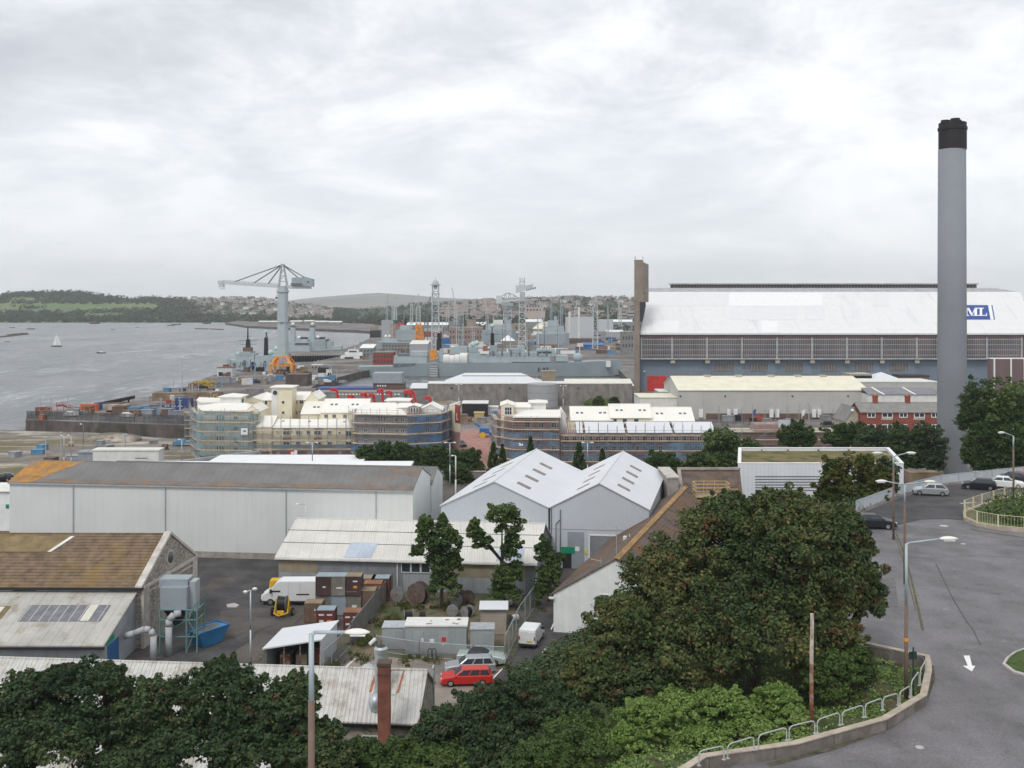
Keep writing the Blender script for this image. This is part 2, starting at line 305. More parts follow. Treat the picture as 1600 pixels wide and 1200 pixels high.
# ---- leaves
def leaves(name, m, parent, clumps, n, size, seed=1, off=None, flat=.0, shell=(.55, 1.05), up=.25):
    """clumps: (x,y,z, rx,ry,rz). n leaves each, scattered through the outer shell of every clump."""
    rs = np.random.RandomState(seed); C_ = np.repeat(np.array(clumps, float), n, axis=0); k = len(C_)
    d = rs.normal(size=(k, 3)); d /= np.linalg.norm(d, axis=1)[:, None]
    r = rs.uniform(shell[0], shell[1], k)**.7
    P = C_[:, :3]+d*C_[:, 3:]*r[:, None]
    nn = d*.7+rs.normal(size=(k, 3))*.5; nn[:, 2] += up+.35; nn /= np.linalg.norm(nn, axis=1)[:, None]
    t = np.cross(nn, rs.normal(size=(k, 3))); t /= np.linalg.norm(t, axis=1)[:, None]; b = np.cross(nn, t)
    s = (size*rs.uniform(.55, 1.35, k))[:, None]
    v = np.stack([P-t*s, P-b*s*.62+nn*s*.12, P+t*s, P+b*s*.62+nn*s*.12], 1).reshape(-1, 3)
    if off is not None: v -= np.array(off)
    me = bpy.data.meshes.new(name); me.vertices.add(4*k); me.vertices.foreach_set('co', v.ravel())
    me.loops.add(4*k); me.loops.foreach_set('vertex_index', np.arange(4*k, dtype=np.int32))
    me.polygons.add(k); me.polygons.foreach_set('loop_start', np.arange(0, 4*k, 4, dtype=np.int32)); me.polygons.foreach_set('loop_total', np.full(k, 4, dtype=np.int32))
    me.materials.append(MT(m)); me.update(calc_edges=True)
    o = bpy.data.objects.new(name, me); col.objects.link(o)
    if parent is not None: o.parent = parent
    return o
def lumps(lobes, n, rel=.34, seed=3, inner=.72, zlo=-1.0, vary=.18):
    """break big ellipsoid lobes into many small clumps lying on and inside their surface"""
    rs = np.random.RandomState(seed); out = []
    for (x, y, z, a, b, c) in lobes:
        for _ in range(n):
            d = rs.normal(size=3); d /= np.linalg.norm(d)
            if d[2] < zlo: d[2] = -d[2]
            k = inner*rs.uniform(1-vary, 1+vary*.8); rr = rel*(a*b*c)**(1/3)*rs.uniform(.7, 1.35)
            out.append((x+d[0]*a*k, y+d[1]*b*k, z+d[2]*c*k, rr*1.2, rr*1.2, rr*.62))
            if rs.rand() < .3 and d[2] > -.3: k *= rs.uniform(1.08, 1.28); rr *= .55; out.append((x+d[0]*a*k, y+d[1]*b*k, z+d[2]*c*k, rr, rr, rr))
    return out
leafmat('leaf_autumn', [(.028, .048, .022), (.044, .07, .028), (.07, .095, .034), (.12, .13, .045), (.19, .14, .055)], patch=((.15, .06, .038), 1.0, .70), trans=.06)
leafmat('leaf_dark', [(.024, .044, .024), (.038, .066, .031), (.062, .094, .038), (.105, .115, .045)], patch=((.14, .05, .032), 1.3, .73), trans=.06)
leafmat('leaf_green', [(.034, .062, .022), (.055, .092, .028), (.085, .13, .036), (.14, .18, .055)], trans=.08)
leafmat('leaf_bright', [(.075, .135, .032), (.12, .195, .045), (.185, .27, .075), (.28, .35, .13)], trans=.12)
leafmat('leaf_hedge', [(.03, .055, .018), (.042, .078, .024), (.06, .10, .03), (.09, .105, .038)], big=.1)
leafmat('leaf_far', [(.028, .045, .022), (.038, .058, .026), (.05, .07, .03)], big=.02)
leafmat('leaf_olive', [(.06, .055, .016), (.085, .075, .02), (.10, .10, .028), (.13, .10, .04)], patch=((.06, .10, .02), .6, .55))
mat('bark', (.10, .08, .06), .95, var=.3, scale=3)
# ---- woods on the far hills (one mass each)
def wood(name, S, x0, x1, n, skip, r, lab, kw=(0, 1), seed=5, z=0, m='leaf_far', per=16, bias=1.0):
    rs = random.Random(seed); cl = []
    while len(cl) < n:
        px = rs.uniform(x0, x1); t = kw[0]+(kw[1]-kw[0])*rs.random()**bias; v = S(px, t); py = YH+F*(H-v.z)/v.y
        if skip(px, py, t, rs): continue
        k = r*rs.uniform(.6, 1.4); cl.append((v.x, v.y, v.z+k*.55, k, k, k*.8))
    o = leaves(name, m, None, cl, per, r*.42, seed); tag(o, lab, 'woodland', kind='stuff'); return o
def fields(px, py, t, rs):
    if 15 < px < 55 and 465 < py < 473: return True
    if -50 < px < 125 and 475 < py < 481: return True
    if 72 < px < 245+ (py-476)*1 and 475+abs(px-170)*.008 < py < 490-(px-80)*.035: return True
    if -50 < px < 70 and 482 < py < 489: return True
    if 130 < px < 195 and 489.5 < py < 496: return True
    return rs.random() < .08
wood('field_hill_wood', S_left, -120, 330, 2600, fields, 7, 'dark hedges and woods between the green fields on the far left hill')
wood('field_hill_skyline_trees', S_left, -120, 300, 260, lambda px, py, t, r: r.random() < .4 and not (20 < px < 160), 10, 'ragged line of dark trees on the skyline of the far left hill', (.93, 1), 8)
wood('town_hill_wood', S_town, 262, 600, 1500, lambda px, py, t, r: (px < 520 and t > .25 and r.random() < .8), 5.5, 'dark trees mixed among the houses on the hill behind the cantilever crane', (0, 1), 9)
wood('city_wood', S_city, 570, 1000, 900, lambda px, py, t, r: (r.random() < (.75 if t > .35 else .2)), 6.5, 'dark tree belts between the housing rows on the hill behind the docks', (0, 1), 12)
# ---- planted bank below the upper road
TERR = [(-60, 30), (-60, 40), (5.4, 40.8), (8.3, 44.3), (12.6, 45.7), (17.7, 48.7), (20.9, 52), (22.7, 55.8), (23.7, 58.4), (21, 61), (13, 66), (15, 74), (22, 86), (31, 100), (37.5, 111.5), (46.2, 123), (55.8, 133), (71, 142), (130, 160), (130, 30)]
CURVE = TERR[2:10]
def dist_poly(x, y, poly):
    best = 1e9; bp = None; inside = False; n = len(poly)
    for i in range(n):
        ax, ay = poly[i]; bx, by = poly[(i+1) % n]; dx, dy = bx-ax, by-ay
        t = max(0, min(1, ((x-ax)*dx+(y-ay)*dy)/(dx*dx+dy*dy))); px, py = ax+t*dx, ay+t*dy; d = math.hypot(x-px, y-py)
        if d < best: best = d; bp = (px, py)
        if (ay > y) != (by > y) and x < (bx-ax)*(y-ay)/(by-ay)+ax: inside = not inside
    return best, bp, inside
from mathutils import noise as mn
def bank_z(x, y):
    d, bp, ins = dist_poly(x, y, TERR)
    top = RZ(bp[1])-.12
    if ins: return top-1.2 if d > .6 else top-.3
    hook = 12 < x < 24 and 44 < y < 62
    k = .10*min(d, 3)+(max(0, d-3)*(.35 if hook else .62))
    if d > 2: k += mn.noise(Vector((x*.22, y*.22, 3)))*.5
    return max(top-k, -.6)
q = MB(); xs = [-70+1.25*i for i in range(95)]; ys = [28+1.25*i for i in range(78)]; vs = [(x, y, bank_z(x, y)) for y in ys for x in xs]; w = len(xs)
q.add(vs, [(j*w+i, j*w+i+1, (j+1)*w+i+1, (j+1)*w+i) for j in range(len(ys)-1) for i in range(w-1)])
mat('bank_soil', (.05, .08, .025), .95, var=.35, scale=.7, c2=(.10, .07, .045), amt=.35, s2=.35, bump=.1, bs=3)
struct('planted_bank', q, 'bank_soil', smooth=True)
q = MB(); q.slab([(x, y, RZ(y)) for x, y in reversed(TERR)], .5); o = struct('upper_road', q, 'asphalt_road', fix=True)
# darker older tarmac by the parapet
r2 = lambda px, py: tuple(R(px, py)[:2])
sheet('upper_road_dark_patch', [r2(1340, 832), r2(1395, 822), r2(1440, 812), r2(1480, 811), r2(1517, 814), r2(1516, 806), r2(1528, 790), r2(1600, 772), (80, 126), (80, 143), (71.2, 141), (56, 132), (46.4, 122), (38, 111)], .02, 'asphalt_dark', True)
def strip(name, pts, w, m, z=.02, up=True):
    q = MB(); ps = [R(*p) if up else G(*p) for p in pts]; L = []; Rr = []
    for i, p in enumerate(ps):
        d = (ps[min(i+1, len(ps)-1)]-ps[max(i-1, 0)]).normalized(); n_ = Vector((-d.y, d.x, 0)).normalized()*w/2
        L.append(p+n_+Vector((0, 0, z))); Rr.append(p-n_+Vector((0, 0, z)))
    for i in range(len(ps)-1): q.poly([L[i], Rr[i], Rr[i+1], L[i+1]])
    o = struct(name, q, m, fix=True)
    if o.data.polygons[0].normal.z < 0: o.data.flip_normals()
    return o
mat('tar', (.07, .068, .07), .8); mat('moss_gap', (.10, .095, .05), .95, var=.4, scale=3)
strip('road_drain_gap', [(1400, 833), (1412, 862), (1424, 905), (1437, 962), (1442, 985)], .16, 'moss_gap')
strip('road_drain_gap', [(1397, 835), (1409, 868), (1420, 910), (1431, 955)], .07, 'moss_gap')
strip('tar_seam', [(1462, 880), (1486, 930), (1508, 968), (1521, 985), (1532, 1008)], .06, 'tar')
mat('patch_tar', (.15, .143, .15), .85, var=.15, scale=1.5, grain=.1); mat('gutter_dirt', (.10, .09, .07), .95, var=.4, scale=2, c2=(.075, .10, .04), amt=.4, s2=1)
for i, (nm, P_) in enumerate((('tarmac_patch', [(1360, 905), (1398, 903), (1404, 948), (1363, 950)]),)): sheet(nm, [r2(*p) for p in P_], .012+.003*i, 'patch_tar', True)
strip('gutter_dirt', [(1200, 1196), (1300, 1170), (1385, 1138), (1440, 1102), (1456, 1062), (1454, 1040)], .35, 'gutter_dirt', .012); strip('tar_seam', [(1370, 868), (1450, 872), (1530, 868), (1600, 872)], .05, 'tar'); strip('kerb_gutter', [(1516, 826), (1530, 830), (1600, 840)], .4, 'gutter_dirt', .012)
sheet('manhole_patch', [g2(354, 945), g2(366, 943), g2(374, 946), g2(369, 950), g2(355, 950)], .07, 'kerb')
for pts, w_ in (([(305, 868), (440, 874), (520, 884)], .8), ([(395, 1040), (470, 962), (486, 950)], .5), ([(300, 900), (318, 985)], .4), ([(790, 1040), (838, 952)], .6), ([(864, 1000), (880, 1040)], .5)): strip('yard_gutter_dirt', pts, w_, 'gutter_dirt', .08, False)
sheet('yard_stain', [g2(345, 955), g2(420, 950), g2(430, 975), g2(372, 1000), g2(340, 985)], .06, 'yard'); sheet('yard_tarmac_patch', [g2(330, 905), g2(370, 903), g2(362, 918), g2(322, 921)], .065, 'yard')
strip('worn_line', [(1500, 787), (1525, 785)], .35, 'paint_worn', .03)
a = R(1513, 1037)
q = MB()
def rp(px, py): v = R(px, py); return (v.x, v.y, v.z+.03)
q.poly([rp(1505.5, 1025), rp(1515, 1025), rp(1519, 1041), rp(1524, 1041), rp(1518.5, 1050), rp(1504, 1041), rp(1512, 1041)]); o = struct('road_arrow', q, 'paint_white', fix=True)
if o.data.polygons[0].normal.z < 0: o.data.flip_normals()
for i, (px, py, w) in enumerate([(1475, 822, 1.1), (1505, 850, .4), (1437, 1168, .3)]):
    v = R(px, py); q = MB(); q.lathe((v.x, v.y, v.z+.005), [(.3*w+.1, 0), (.3*w+.1, .02)], 12); struct('drain_cover', q, 'paint_worn')
# kerbed grass island at the right
q = MB(); isl = [r2(1566, 1041), r2(1572, 1032), r2(1584, 1024), r2(1605, 1017), (38, 60.5), (38, 56.5), r2(1605, 1058), r2(1582, 1052)]
q.prism(isl, 12.2, 12.66, 0); struct('island_kerb', q, 'kerb', fix=True)
cx = sum(p[0] for p in isl)/8; cy = sum(p[1] for p in isl)/8
q = MB(); q.prism([((x-cx)*.93+cx, (y-cy)*.9+cy) for x, y in isl], 12.3, 12.70); struct('island_grass', q, 'grass', fix=True)
# retaining wall + parapet wall of the car park
def wall_strip(name, lab, cat, pts, zt, zb, th, m, group=None, cap=None, capm=None, parent=None):
    """pts: (x,y); zt(x,y), zb(x,y) top / bottom heights"""
    t = parent or thing(name, lab, cat, (pts[0][0], pts[0][1], zb(*pts[0])), group=group); q = MB(); qc = MB(); n = len(pts); L = []; Rr = []
    for i in range(n):
        a = Vector(pts[max(i-1, 0)]); b = Vector(pts[min(i+1, n-1)]); d = (b-a).normalized(); nn = Vector((-d.y, d.x)); L.append(Vector(pts[i])+nn*th/2); Rr.append(Vector(pts[i])-nn*th/2)
    def secs(e, z0f, z1f):
        out = []
        for i in range(n):
            c = Vector(pts[i]); l = c+(L[i]-c)*e; r = c+(Rr[i]-c)*e; z0, z1 = z0f(*pts[i]), z1f(*pts[i])
            out.append([(r.x, r.y, z0), (l.x, l.y, z0), (l.x, l.y, z1), (r.x, r.y, z1)])
        return out
    q.ring(secs(1, zb, zt)); o = q.build('wall_body', m, t, world=True, fix=True)
    if cap: qc.ring(secs(1.25, lambda x, y: zt(x, y)+.002, lambda x, y: zt(x, y)+cap)); qc.build('coping', capm or m, t, world=True, fix=True)
    return t
def sub(pts, step=2.0):
    out = []
    for a, b in zip(pts, pts[1:]):
        k = max(1, int(math.dist(a, b)/step)); out += [(a[0]+(b[0]-a[0])*i/k, a[1]+(b[1]-a[1])*i/k) for i in range(k)]
    return out+[pts[-1]]
wall_strip('retaining_wall', 'low curved concrete retaining wall with hoop rails between the road bend and the planted bank', 'wall', sub(CURVE[:7], 1.2)+[CURVE[7]], lambda x, y: RZ(y)+.52, lambda x, y: RZ(y)-.6, .28, 'wall_conc', cap=.05, capm='wall_cap')
wall_strip('end_wall', 'short low wall behind the signpost closing the far side of the planted bank', 'wall', [(23.5, 58.9), (21, 61.2), (13, 66)], lambda x, y: RZ(y)+.3, lambda x, y: RZ(y)-.8, .25, 'concrete', cap=.05, capm='wall_cap')
# hoop rails
def hoop(a, b, h, m, lab, grp, r=.03):
    L = (b-a).length; t = thing('hoop_rail', lab, 'rail', a, math.atan2((b-a).y, (b-a).x), grp); dz = b.z-a.z
    pts = [(0, 0, 0), (0, 0, h*.75), (.05*L, 0, h*.93), (.14*L, 0, h+dz*.14), (.86*L, 0, h+dz*.86), (.95*L, 0, h*.93+dz*.95), (L, 0, h*.75+dz), (L, 0, dz)]
    q = MB(); q.path(pts, r, 8); q.build('bent_pipe', m, t)
    
    for x_, z_ in ((0, 0), (L, dz)): q = MB(); q.b(x_-.07, x_+.07, -.07, .07, z_, z_+.015); q.build('foot_plate', m, t)
hp = [((1092, 1196), (1131, 1187)), ((1137, 1185), (1178, 1172)), ((1185, 1170), (1229, 1157)), ((1233, 1156), (1273, 1146)), ((1277, 1145), (1312, 1133)), ((1316, 1132), (1349, 1121)), ((1352, 1120), (1378, 1110)), ((1380, 1109), (1403, 1102)), ((1406, 1100), (1422, 1090)), ((1424, 1088), (1436, 1071)), ((1438, 1069), (1447, 1052))]
def onwall(px, py):
    Y = F*(H-14.6-.57)/(py-YH-F*.036); return Vector(((px-800)*Y/F, Y, RZ(Y)+.57))
ords = ['first', 'second', 'third', 'fourth', 'fifth', 'sixth', 'seventh', 'eighth', 'ninth', 'tenth', 'eleventh']
for i, (a, b) in enumerate(hp):
    hoop(onwall(*a), onwall(*b), .60 if i < 9 else .75, 'hoop_grey', ords[i]+' galvanised hoop along the curved road wall, counted from the bottom of the picture', 'hoop rails on the curved wall')
for i, (a, b) in enumerate([((1352, 1020), (1396, 1028)), ((1400, 1029), (1444, 1039))]):
    hoop(onwall(*a)-Vector((0, 0, .2)), onwall(*b)-Vector((0, 0, .2)), .62, 'galv_dark', ['dark hoop rail nearer the big tree on the short end wall', 'dark hoop rail beside the signpost on the short end wall'][i], 'dark hoops on the end wall')
# car-park parapet with its metal panels
PP = sub(TERR[14:19], 3.0)
wall_strip('car_park_parapet', 'long pale panelled parapet along the far edge of the upper car park', 'parapet', PP, lambda x, y: RZ(y)+.18, lambda x, y: -.3, .4, 'concrete')
par = [o for o in col.objects if o.name == 'car_park_parapet'][0]
q = MB(); qp = MB(); Y0 = 0
for a, b in zip(PP, PP[1:]):
    A_, B_ = Vector((a[0], a[1], RZ(a[1]))), Vector((b[0], b[1], RZ(b[1]))); d = (B_-A_)
    q.add([A_+Vector((0, 0, .2)), B_+Vector((0, 0, .2)), B_+Vector((0, 0, 1.15)), A_+Vector((0, 0, 1.15)), A_+Vector((.05, .06, .2)), B_+Vector((.05, .06, .2)), B_+Vector((.05, .06, 1.15)), A_+Vector((.05, .06, 1.15))], [(0, 1, 2, 3), (7, 6, 5, 4), (3, 2, 6, 7)])
    qp.tube(A_+Vector((-.06, -.06, .1)), A_+Vector((-.06, -.06, 1.25)), .05); qp.tube(A_+Vector((0, 0, 1.2)), B_+Vector((0, 0, 1.2)), .045)
mat('panel_pale', (.52, .56, .60), .5, var=.06); q.build('panel', 'panel_pale', par, world=True); qp.build('railing', 'galv', par, world=True)
# planter with cream railing
PL = [(90, 98), (49.7, 99.3), (47.8, 100.7), (46.7, 102.8), (46.9, 106), (48.6, 110), (52.5, 114.4), (57.5, 119.5), (62, 122.3), (90, 128)]
pl = wall_strip('planter_wall', 'kerbed planting bed ringed by a cream railing at the right edge', 'planter', sub(PL, 2.0), lambda x, y: RZ(y)+.35, lambda x, y: RZ(y)-.3, .3, 'wall_cap')
q = MB(); q.slab([(x, y, RZ(y)+.2) for x, y in PL], .5); q.build('soil', 'bank_soil', pl, world=True, fix=True)
mat('cream_paint', (.62, .56, .38), .6, var=.1, scale=2); q = MB(); qb = MB(); qt = MB(); pts = sub(PL, .28)
for a, b in zip(pts, pts[1:]):
    z0, z1 = RZ(a[1])+.36, RZ(b[1])+.36
    for h in (.08, 1.12): qt.tube((a[0], a[1], z0+h), (b[0], b[1], z1+h), .028, n=4)
    qb.tube((a[0], a[1], z0), (a[0], a[1], z0+1.12), .012, n=4)
for a in sub(PL, 2.6): z0 = RZ(a[1])+.3; q.box((a[0], a[1], z0+.6), (.12, .12, 1.25))
q.build('post', 'cream_paint', pl, world=True); qb.build('bars', 'cream_paint', pl, world=True); qt.build('top_and_bottom_rail', 'cream_paint', pl, world=True)
cl = lumps([(56, 108, 11.6, 7, 5, .9), (62, 112, 11.8, 7, 6, 1.0), (70, 110, 11.8, 8, 7, 1.1), (53, 104.5, 11.3, 4, 3, .8)], 26, .5, 4)
for nm, lab, k in (('planter_shrub', 'low green shrubs filling the railed planting bed', 0),):
    o = leaves(nm, 'leaf_green', None, cl, 90, .16, 6); tag(o, lab, 'shrubs', kind='stuff')
# ================================================================ BUILDINGS: helpers
def V2(p): return Vector((p[0], p[1]))
def wallpt(a, b, u, d=0.0):                    # point u metres along a->b, d metres outside it
    a, b = V2(a), V2(b); t = (b-a).normalized(); n = Vector((t.y, -t.x)); return a+t*u+n*d
def onbox(q, a, b, u0, u1, z0, z1, d0=-.05, d1=.06, mi=0):
    p = [wallpt(a, b, u0, d0), wallpt(a, b, u1, d0), wallpt(a, b, u1, d1), wallpt(a, b, u0, d1)]
    return q.prism(p, z0, z1, mi)
def win(t, a, b, u, w, z, h, fr='white', gl='glass', nx=2, ny=1, f=.07, name='window', d=.07):
    q = MB()
    for k in range(nx+1): x = u+(w-f)*k/nx; onbox(q, a, b, x, x+f, z, z+h, -.05, d)
    for k in range(ny+1): y = z+(h-f)*k/ny; onbox(q, a, b, u+f, u+w-f, y, y+f, -.05, d-.003)
    o = q.build(name, fr, t, world=True)
    q = MB(); onbox(q, a, b, u+f*.5, u+w-f*.5, z+f*.5, z+h-f*.5, -.04, .025); q.build('pane', gl, o, world=True); return o
def patch(t, name, m, a, b, u0, u1, z0, z1, d=.05, label=None):
    q = MB(); onbox(q, a, b, u0, u1, z0, z1, -.05, d); o = q.build(name, m, t, world=True); tag(o, label); return o
def gable(t, A_, B_, C_, D_, ze, zr, wm, rm, ridge='u', z0=-.2, oh=.35, og=.25, th=.12, zeb=None, rname='roof', wname='wall', rm2=None):
    """corners front-left, front-right, back-right, back-left; ridge along A->B ('u') or A->D ('v')"""
    A_, B_, C_, D_ = [V2(p) for p in (A_, B_, C_, D_)]
    if ridge == 'v': A_, B_, C_, D_ = B_, C_, D_, A_
    zb = ze if zeb is None else zeb
    M1, M2 = (A_+D_)/2, (B_+C_)/2; e = lambda p, z: (p.x, p.y, z)
    q = MB(); P = [e(A_, z0), e(B_, z0), e(C_, z0), e(D_, z0), e(A_, ze), e(B_, ze), e(C_, zb), e(D_, zb), e(M1, zr), e(M2, zr)]
    q.add(P, [(0, 1, 5, 4), (2, 3, 7, 6), (1, 2, 6, 9, 5), (3, 0, 4, 8, 7)]); q.build(wname, wm, t, world=True)
    u = (B_-A_).normalized(); out = []
    for k, (P0, P1, zz) in enumerate(((A_, B_, ze), (D_, C_, zb))):
        s = (P0-M1); L = s.length; sl = (zr-zz)/L; s = s/L
        a = P0+s*oh-u*og; b = P1+s*oh+u*og; c = M2+u*og; d = M1-u*og; zl = zz-sl*oh
        q = MB(); pts = [(a.x, a.y, zl+th), (b.x, b.y, zl+th), (c.x, c.y, zr+th), (d.x, d.y, zr+th)]
        if k: pts.reverse()
        q.slab(pts, th*.9); out.append(q.build(rname, rm if (k == 0 or rm2 is None) else rm2, t, world=True))
    q = MB(); d = M1-u*og; c = M2+u*og; q.tube((d.x, d.y, zr+th), (c.x, c.y, zr+th), .09); q.build('ridge_cap', rm, t, world=True)
    return out
def blockq(q, x0, x1, y0, y1, z0, z1, mi=0): return q.b(x0, x1, y0, y1, z0, z1, mi)
def hip(q, x0, x1, y0, y1, ze, zr, oh=.4, mi=0, run=None):
    x0 -= oh; x1 += oh; y0 -= oh; y1 += oh; d = min((y1-y0)/2, (x1-x0)/2) if run is None else run; ym = (y0+y1)/2; xa, xb = x0+d, x1-d
    if xb < xa: xa = xb = (x0+x1)/2
    vs = [(x0, y0, ze), (x1, y0, ze), (x1, y1, ze), (x0, y1, ze), (xa, ym, zr), (xb, ym, zr), (x0, y0, ze-.18), (x1, y0, ze-.18), (x1, y1, ze-.18), (x0, y1, ze-.18)]
    return q.add(vs, [(0, 1, 5, 4), (1, 2, 5), (2, 3, 4, 5), (3, 0, 4), (6, 7, 1, 0), (7, 8, 2, 1), (8, 9, 3, 2), (9, 6, 0, 3), (9, 8, 7, 6)], mi)
def sweep(t, name, m, pts, r, n=10): q = MB(); q.path(pts, r, n); 
mat('clad_white', (.64, .66, .65), .7, var=.03, scale=.2, lines=(('X', 1.02, .03, .12),), streak=.16)
mat('clad_grey', (.50, .53, .57), .7, var=.03, scale=.2, lines=(('X', .5, .03, .08),), streak=.08)
mat('roof_white', (.63, .645, .67), .55, var=.03, scale=.2)
mat('sheet_pale', (.66, .64, .60), .8, var=.06, scale=.3, lines=(('X', 1.45, .05, .22),), corr=('X', .29, .03), streak=.1)
mat('asbestos', (.27, .26, .245), .9, var=.10, scale=.4, c2=(.31, .27, .20), amt=.3, s2=.2, lines=(('X', 1.0, .05, .16),), corr=('X', .33, .04), streak=.3)
mat('asbestos_grey', (.42, .41, .38), .9, var=.10, scale=.4, c2=(.30, .27, .21), amt=.25, s2=.5, lines=(('X', .95, .06, .3),), streak=.35)
mat('asbestos_old', (.62, .61, .585), .9, var=.10, scale=.6, c2=(.40, .36, .31), amt=.4, s2=.6, lines=(('X', .95, .07, .22),), corr=('X', .32, .04), streak=.6)
mat('grey_roof', (.175, .172, .17), .9, var=.10, scale=.3, c2=(.20, .155, .12), amt=.12, s2=.3, st2=(.5, 1, 1), lines=(('X', .9, .05, .25),))
mat('lichen_roof', (.36, .185, .05), .9, var=.2, scale=.8, c2=(.24, .19, .16), amt=.35, s2=.5, lines=(('X', .9, .05, .2),))
mat('tile_brown', (.175, .125, .082), .9, var=.25, scale=1.2, c2=(.26, .165, .055), amt=.42, s2=.13, lines=(('Z', .21, .05, .45),), bump=.02, bs=5)
mat('tile_dark', (.125, .095, .08), .9, var=.25, scale=.8, c2=(.17, .095, .05), amt=.45, s2=.2, lines=(('Z', .2, .04, .3),), bump=.03, bs=4)
mat('orange_ridge', (.33, .20, .085), .9, var=.25, scale=1.2, bump=.03)
mat('render_white', (.78, .79, .78), .85, var=.06, scale=.6, streak=.25)
m = bpy.data.materials.new('stone'); m.use_nodes = True; nt = m.node_tree; nt.nodes.clear(); MATS['stone'] = m
o_ = N(nt, 'ShaderNodeOutputMaterial'); p = N(nt, 'ShaderNodeBsdfPrincipled', Roughness=.95); tc = N(nt, 'ShaderNodeTexCoord'); mp = N(nt, 'ShaderNodeMapping'); mp.inputs['Scale'].default_value = (1, 1, 1.8); nt.links.new(tc.outputs['Object'], mp.inputs[0])
vo = N(nt, 'ShaderNodeTexVoronoi', Scale=3.0); nt.links.new(mp.outputs[0], vo.inputs['Vector']); ve = N(nt, 'ShaderNodeTexVoronoi', Scale=3.0); ve.feature = 'DISTANCE_TO_EDGE'; nt.links.new(mp.outputs[0], ve.inputs['Vector'])
sc_ = N(nt, 'ShaderNodeSeparateColor'); nt.links.new(vo.outputs['Color'], sc_.inputs[0])
cc = ramp(nt, sc_.outputs[0], [(0, (.16, .145, .13)), (.5, (.30, .275, .245)), (1, (.42, .37, .32))]); cc = mixc(nt, ramp(nt, ve.outputs['Distance'], [(.0, (1, 1, 1)), (.07, (0, 0, 0))]), cc, (.36, .33, .29))
nt.links.new(cc, p.inputs['Base Color']); nt.links.new(p.outputs[0], o_.inputs[0])
mat('stone_trim', (.50, .47, .43), .9, var=.15, scale=1.2, streak=.4); mat('steel_grey', (.22, .235, .25), .7, var=.12, scale=.5, lines=(('X', .4, .03, .2),), streak=.5)
mat('steel_pale', (.33, .35, .37), .7, var=.12, scale=.5, lines=(('X', .3, .03, .2),), streak=.5); mat('board_tan', (.30, .26, .19), .9, var=.12, streak=.3)
mat('rooflight', (.62, .60, .52), .5, var=.1); mat('rooflight_dirty', (.235, .20, .185), .7, var=.25, scale=2); mat('rooflight_blue', (.40, .45, .53), .6); mat('solar_dark', (.16, .16, .175), .5, var=.2, scale=1, lines=(('X', .9, .07, -.35),))
mat('brick', (.27, .105, .075), .9, var=.2, scale=1.2, lines=(('Z', .15, .03, .3),), streak=.3)
# ---------------------------------------------------------------- long white shed
t = thing('long_shed', 'very long pale grey clad shed with an orange lichened grey roof', 'shed', (-95, 136, 0)); ze = 9.4
P0, P1 = A(15, 753, 137.2), A(645, 766, 131.0); A_, B_ = V2(P0), V2(P1); u = (B_-A_).normalized(); v = Vector((-u.y, u.x)); zf = ZA(753, 137.2)
C_, D_ = B_+v*11.5, A_+v*11.5
rp_ = gable(t, A_, B_, C_, D_, zf, zf+1.9, 'clad_white', 'grey_roof', oh=.25, og=.1)
L = (B_-A_).length; s = (C_-B_).length/2
q = MB(); M_ = lambda k, w: (A_+u*k+v*w)
def rz(w): return zf+1.9*w/(11.5/2)
q.slab([(*M_(-.12, -.27), rz(-.27)+.15), (*M_(3.1, -.27), rz(-.27)+.15), (*M_(7.5, 5.75), rz(5.75)+.15), (*M_(-.12, 5.75), rz(5.75)+.15)], .05); o = q.build('lichened_roof_end', 'lichen_roof', t, world=True)
mat('lichen_strip', (.17, .15, .135), .9, var=.15, scale=.6, c2=(.25, .145, .07), amt=.38, s2=.9)
q = MB(); q.slab([(*M_(3.0, -.27), rz(-.27)+.146), (*M_(L+.05, -.27), rz(-.27)+.146), (*M_(L+.05, .75), rz(.75)+.146), (*M_(3.2, .75), rz(.75)+.146)], .04); q.build('lichened_roof_edge', 'lichen_strip', t, world=True)
q = MB(); q.slab([(*M_(L-4, 4.4), rz(4.4)+.146), (*M_(L+.05, 3.0), rz(3)+.146), (*M_(L+.05, 5.7), rz(5.7)+.146), (*M_(L-5, 5.7), rz(5.7)+.146)], .04); q.build('lichened_roof_corner', 'lichen_strip', t, world=True)
for k in (9.0, 21.8, 38.2, 50.1): patch(t, 'downpipe', 'galv', A_, B_, k, k+.12, 0, zf-.1, .14)
q = MB(); onbox(q, A_, B_, -.1, L+.1, zf-.22, zf-.02, .02, .3); q.build('gutter', 'galv', t, world=True)
q = MB(); onbox(q, A_, B_, -.02, L+.02, -.2, .85, -.05, .04); q.build('plinth', 'concrete', t, world=True)
# its narrower rear bay behind a valley
t = thing('rear_shed', 'smaller pale gabled shed tucked behind the right end of the long shed', 'shed', (B_.x, B_.y+12, 0))
a = B_+v*11.6+u*(-3.0); b = a+u*3.2; gable(t, a-u*45, b, b+v*8.5, a+v*8.5-u*45, zf-1.3, zf+.4, 'clad_white', 'grey_roof', oh=.1, og=.1)
a2 = b
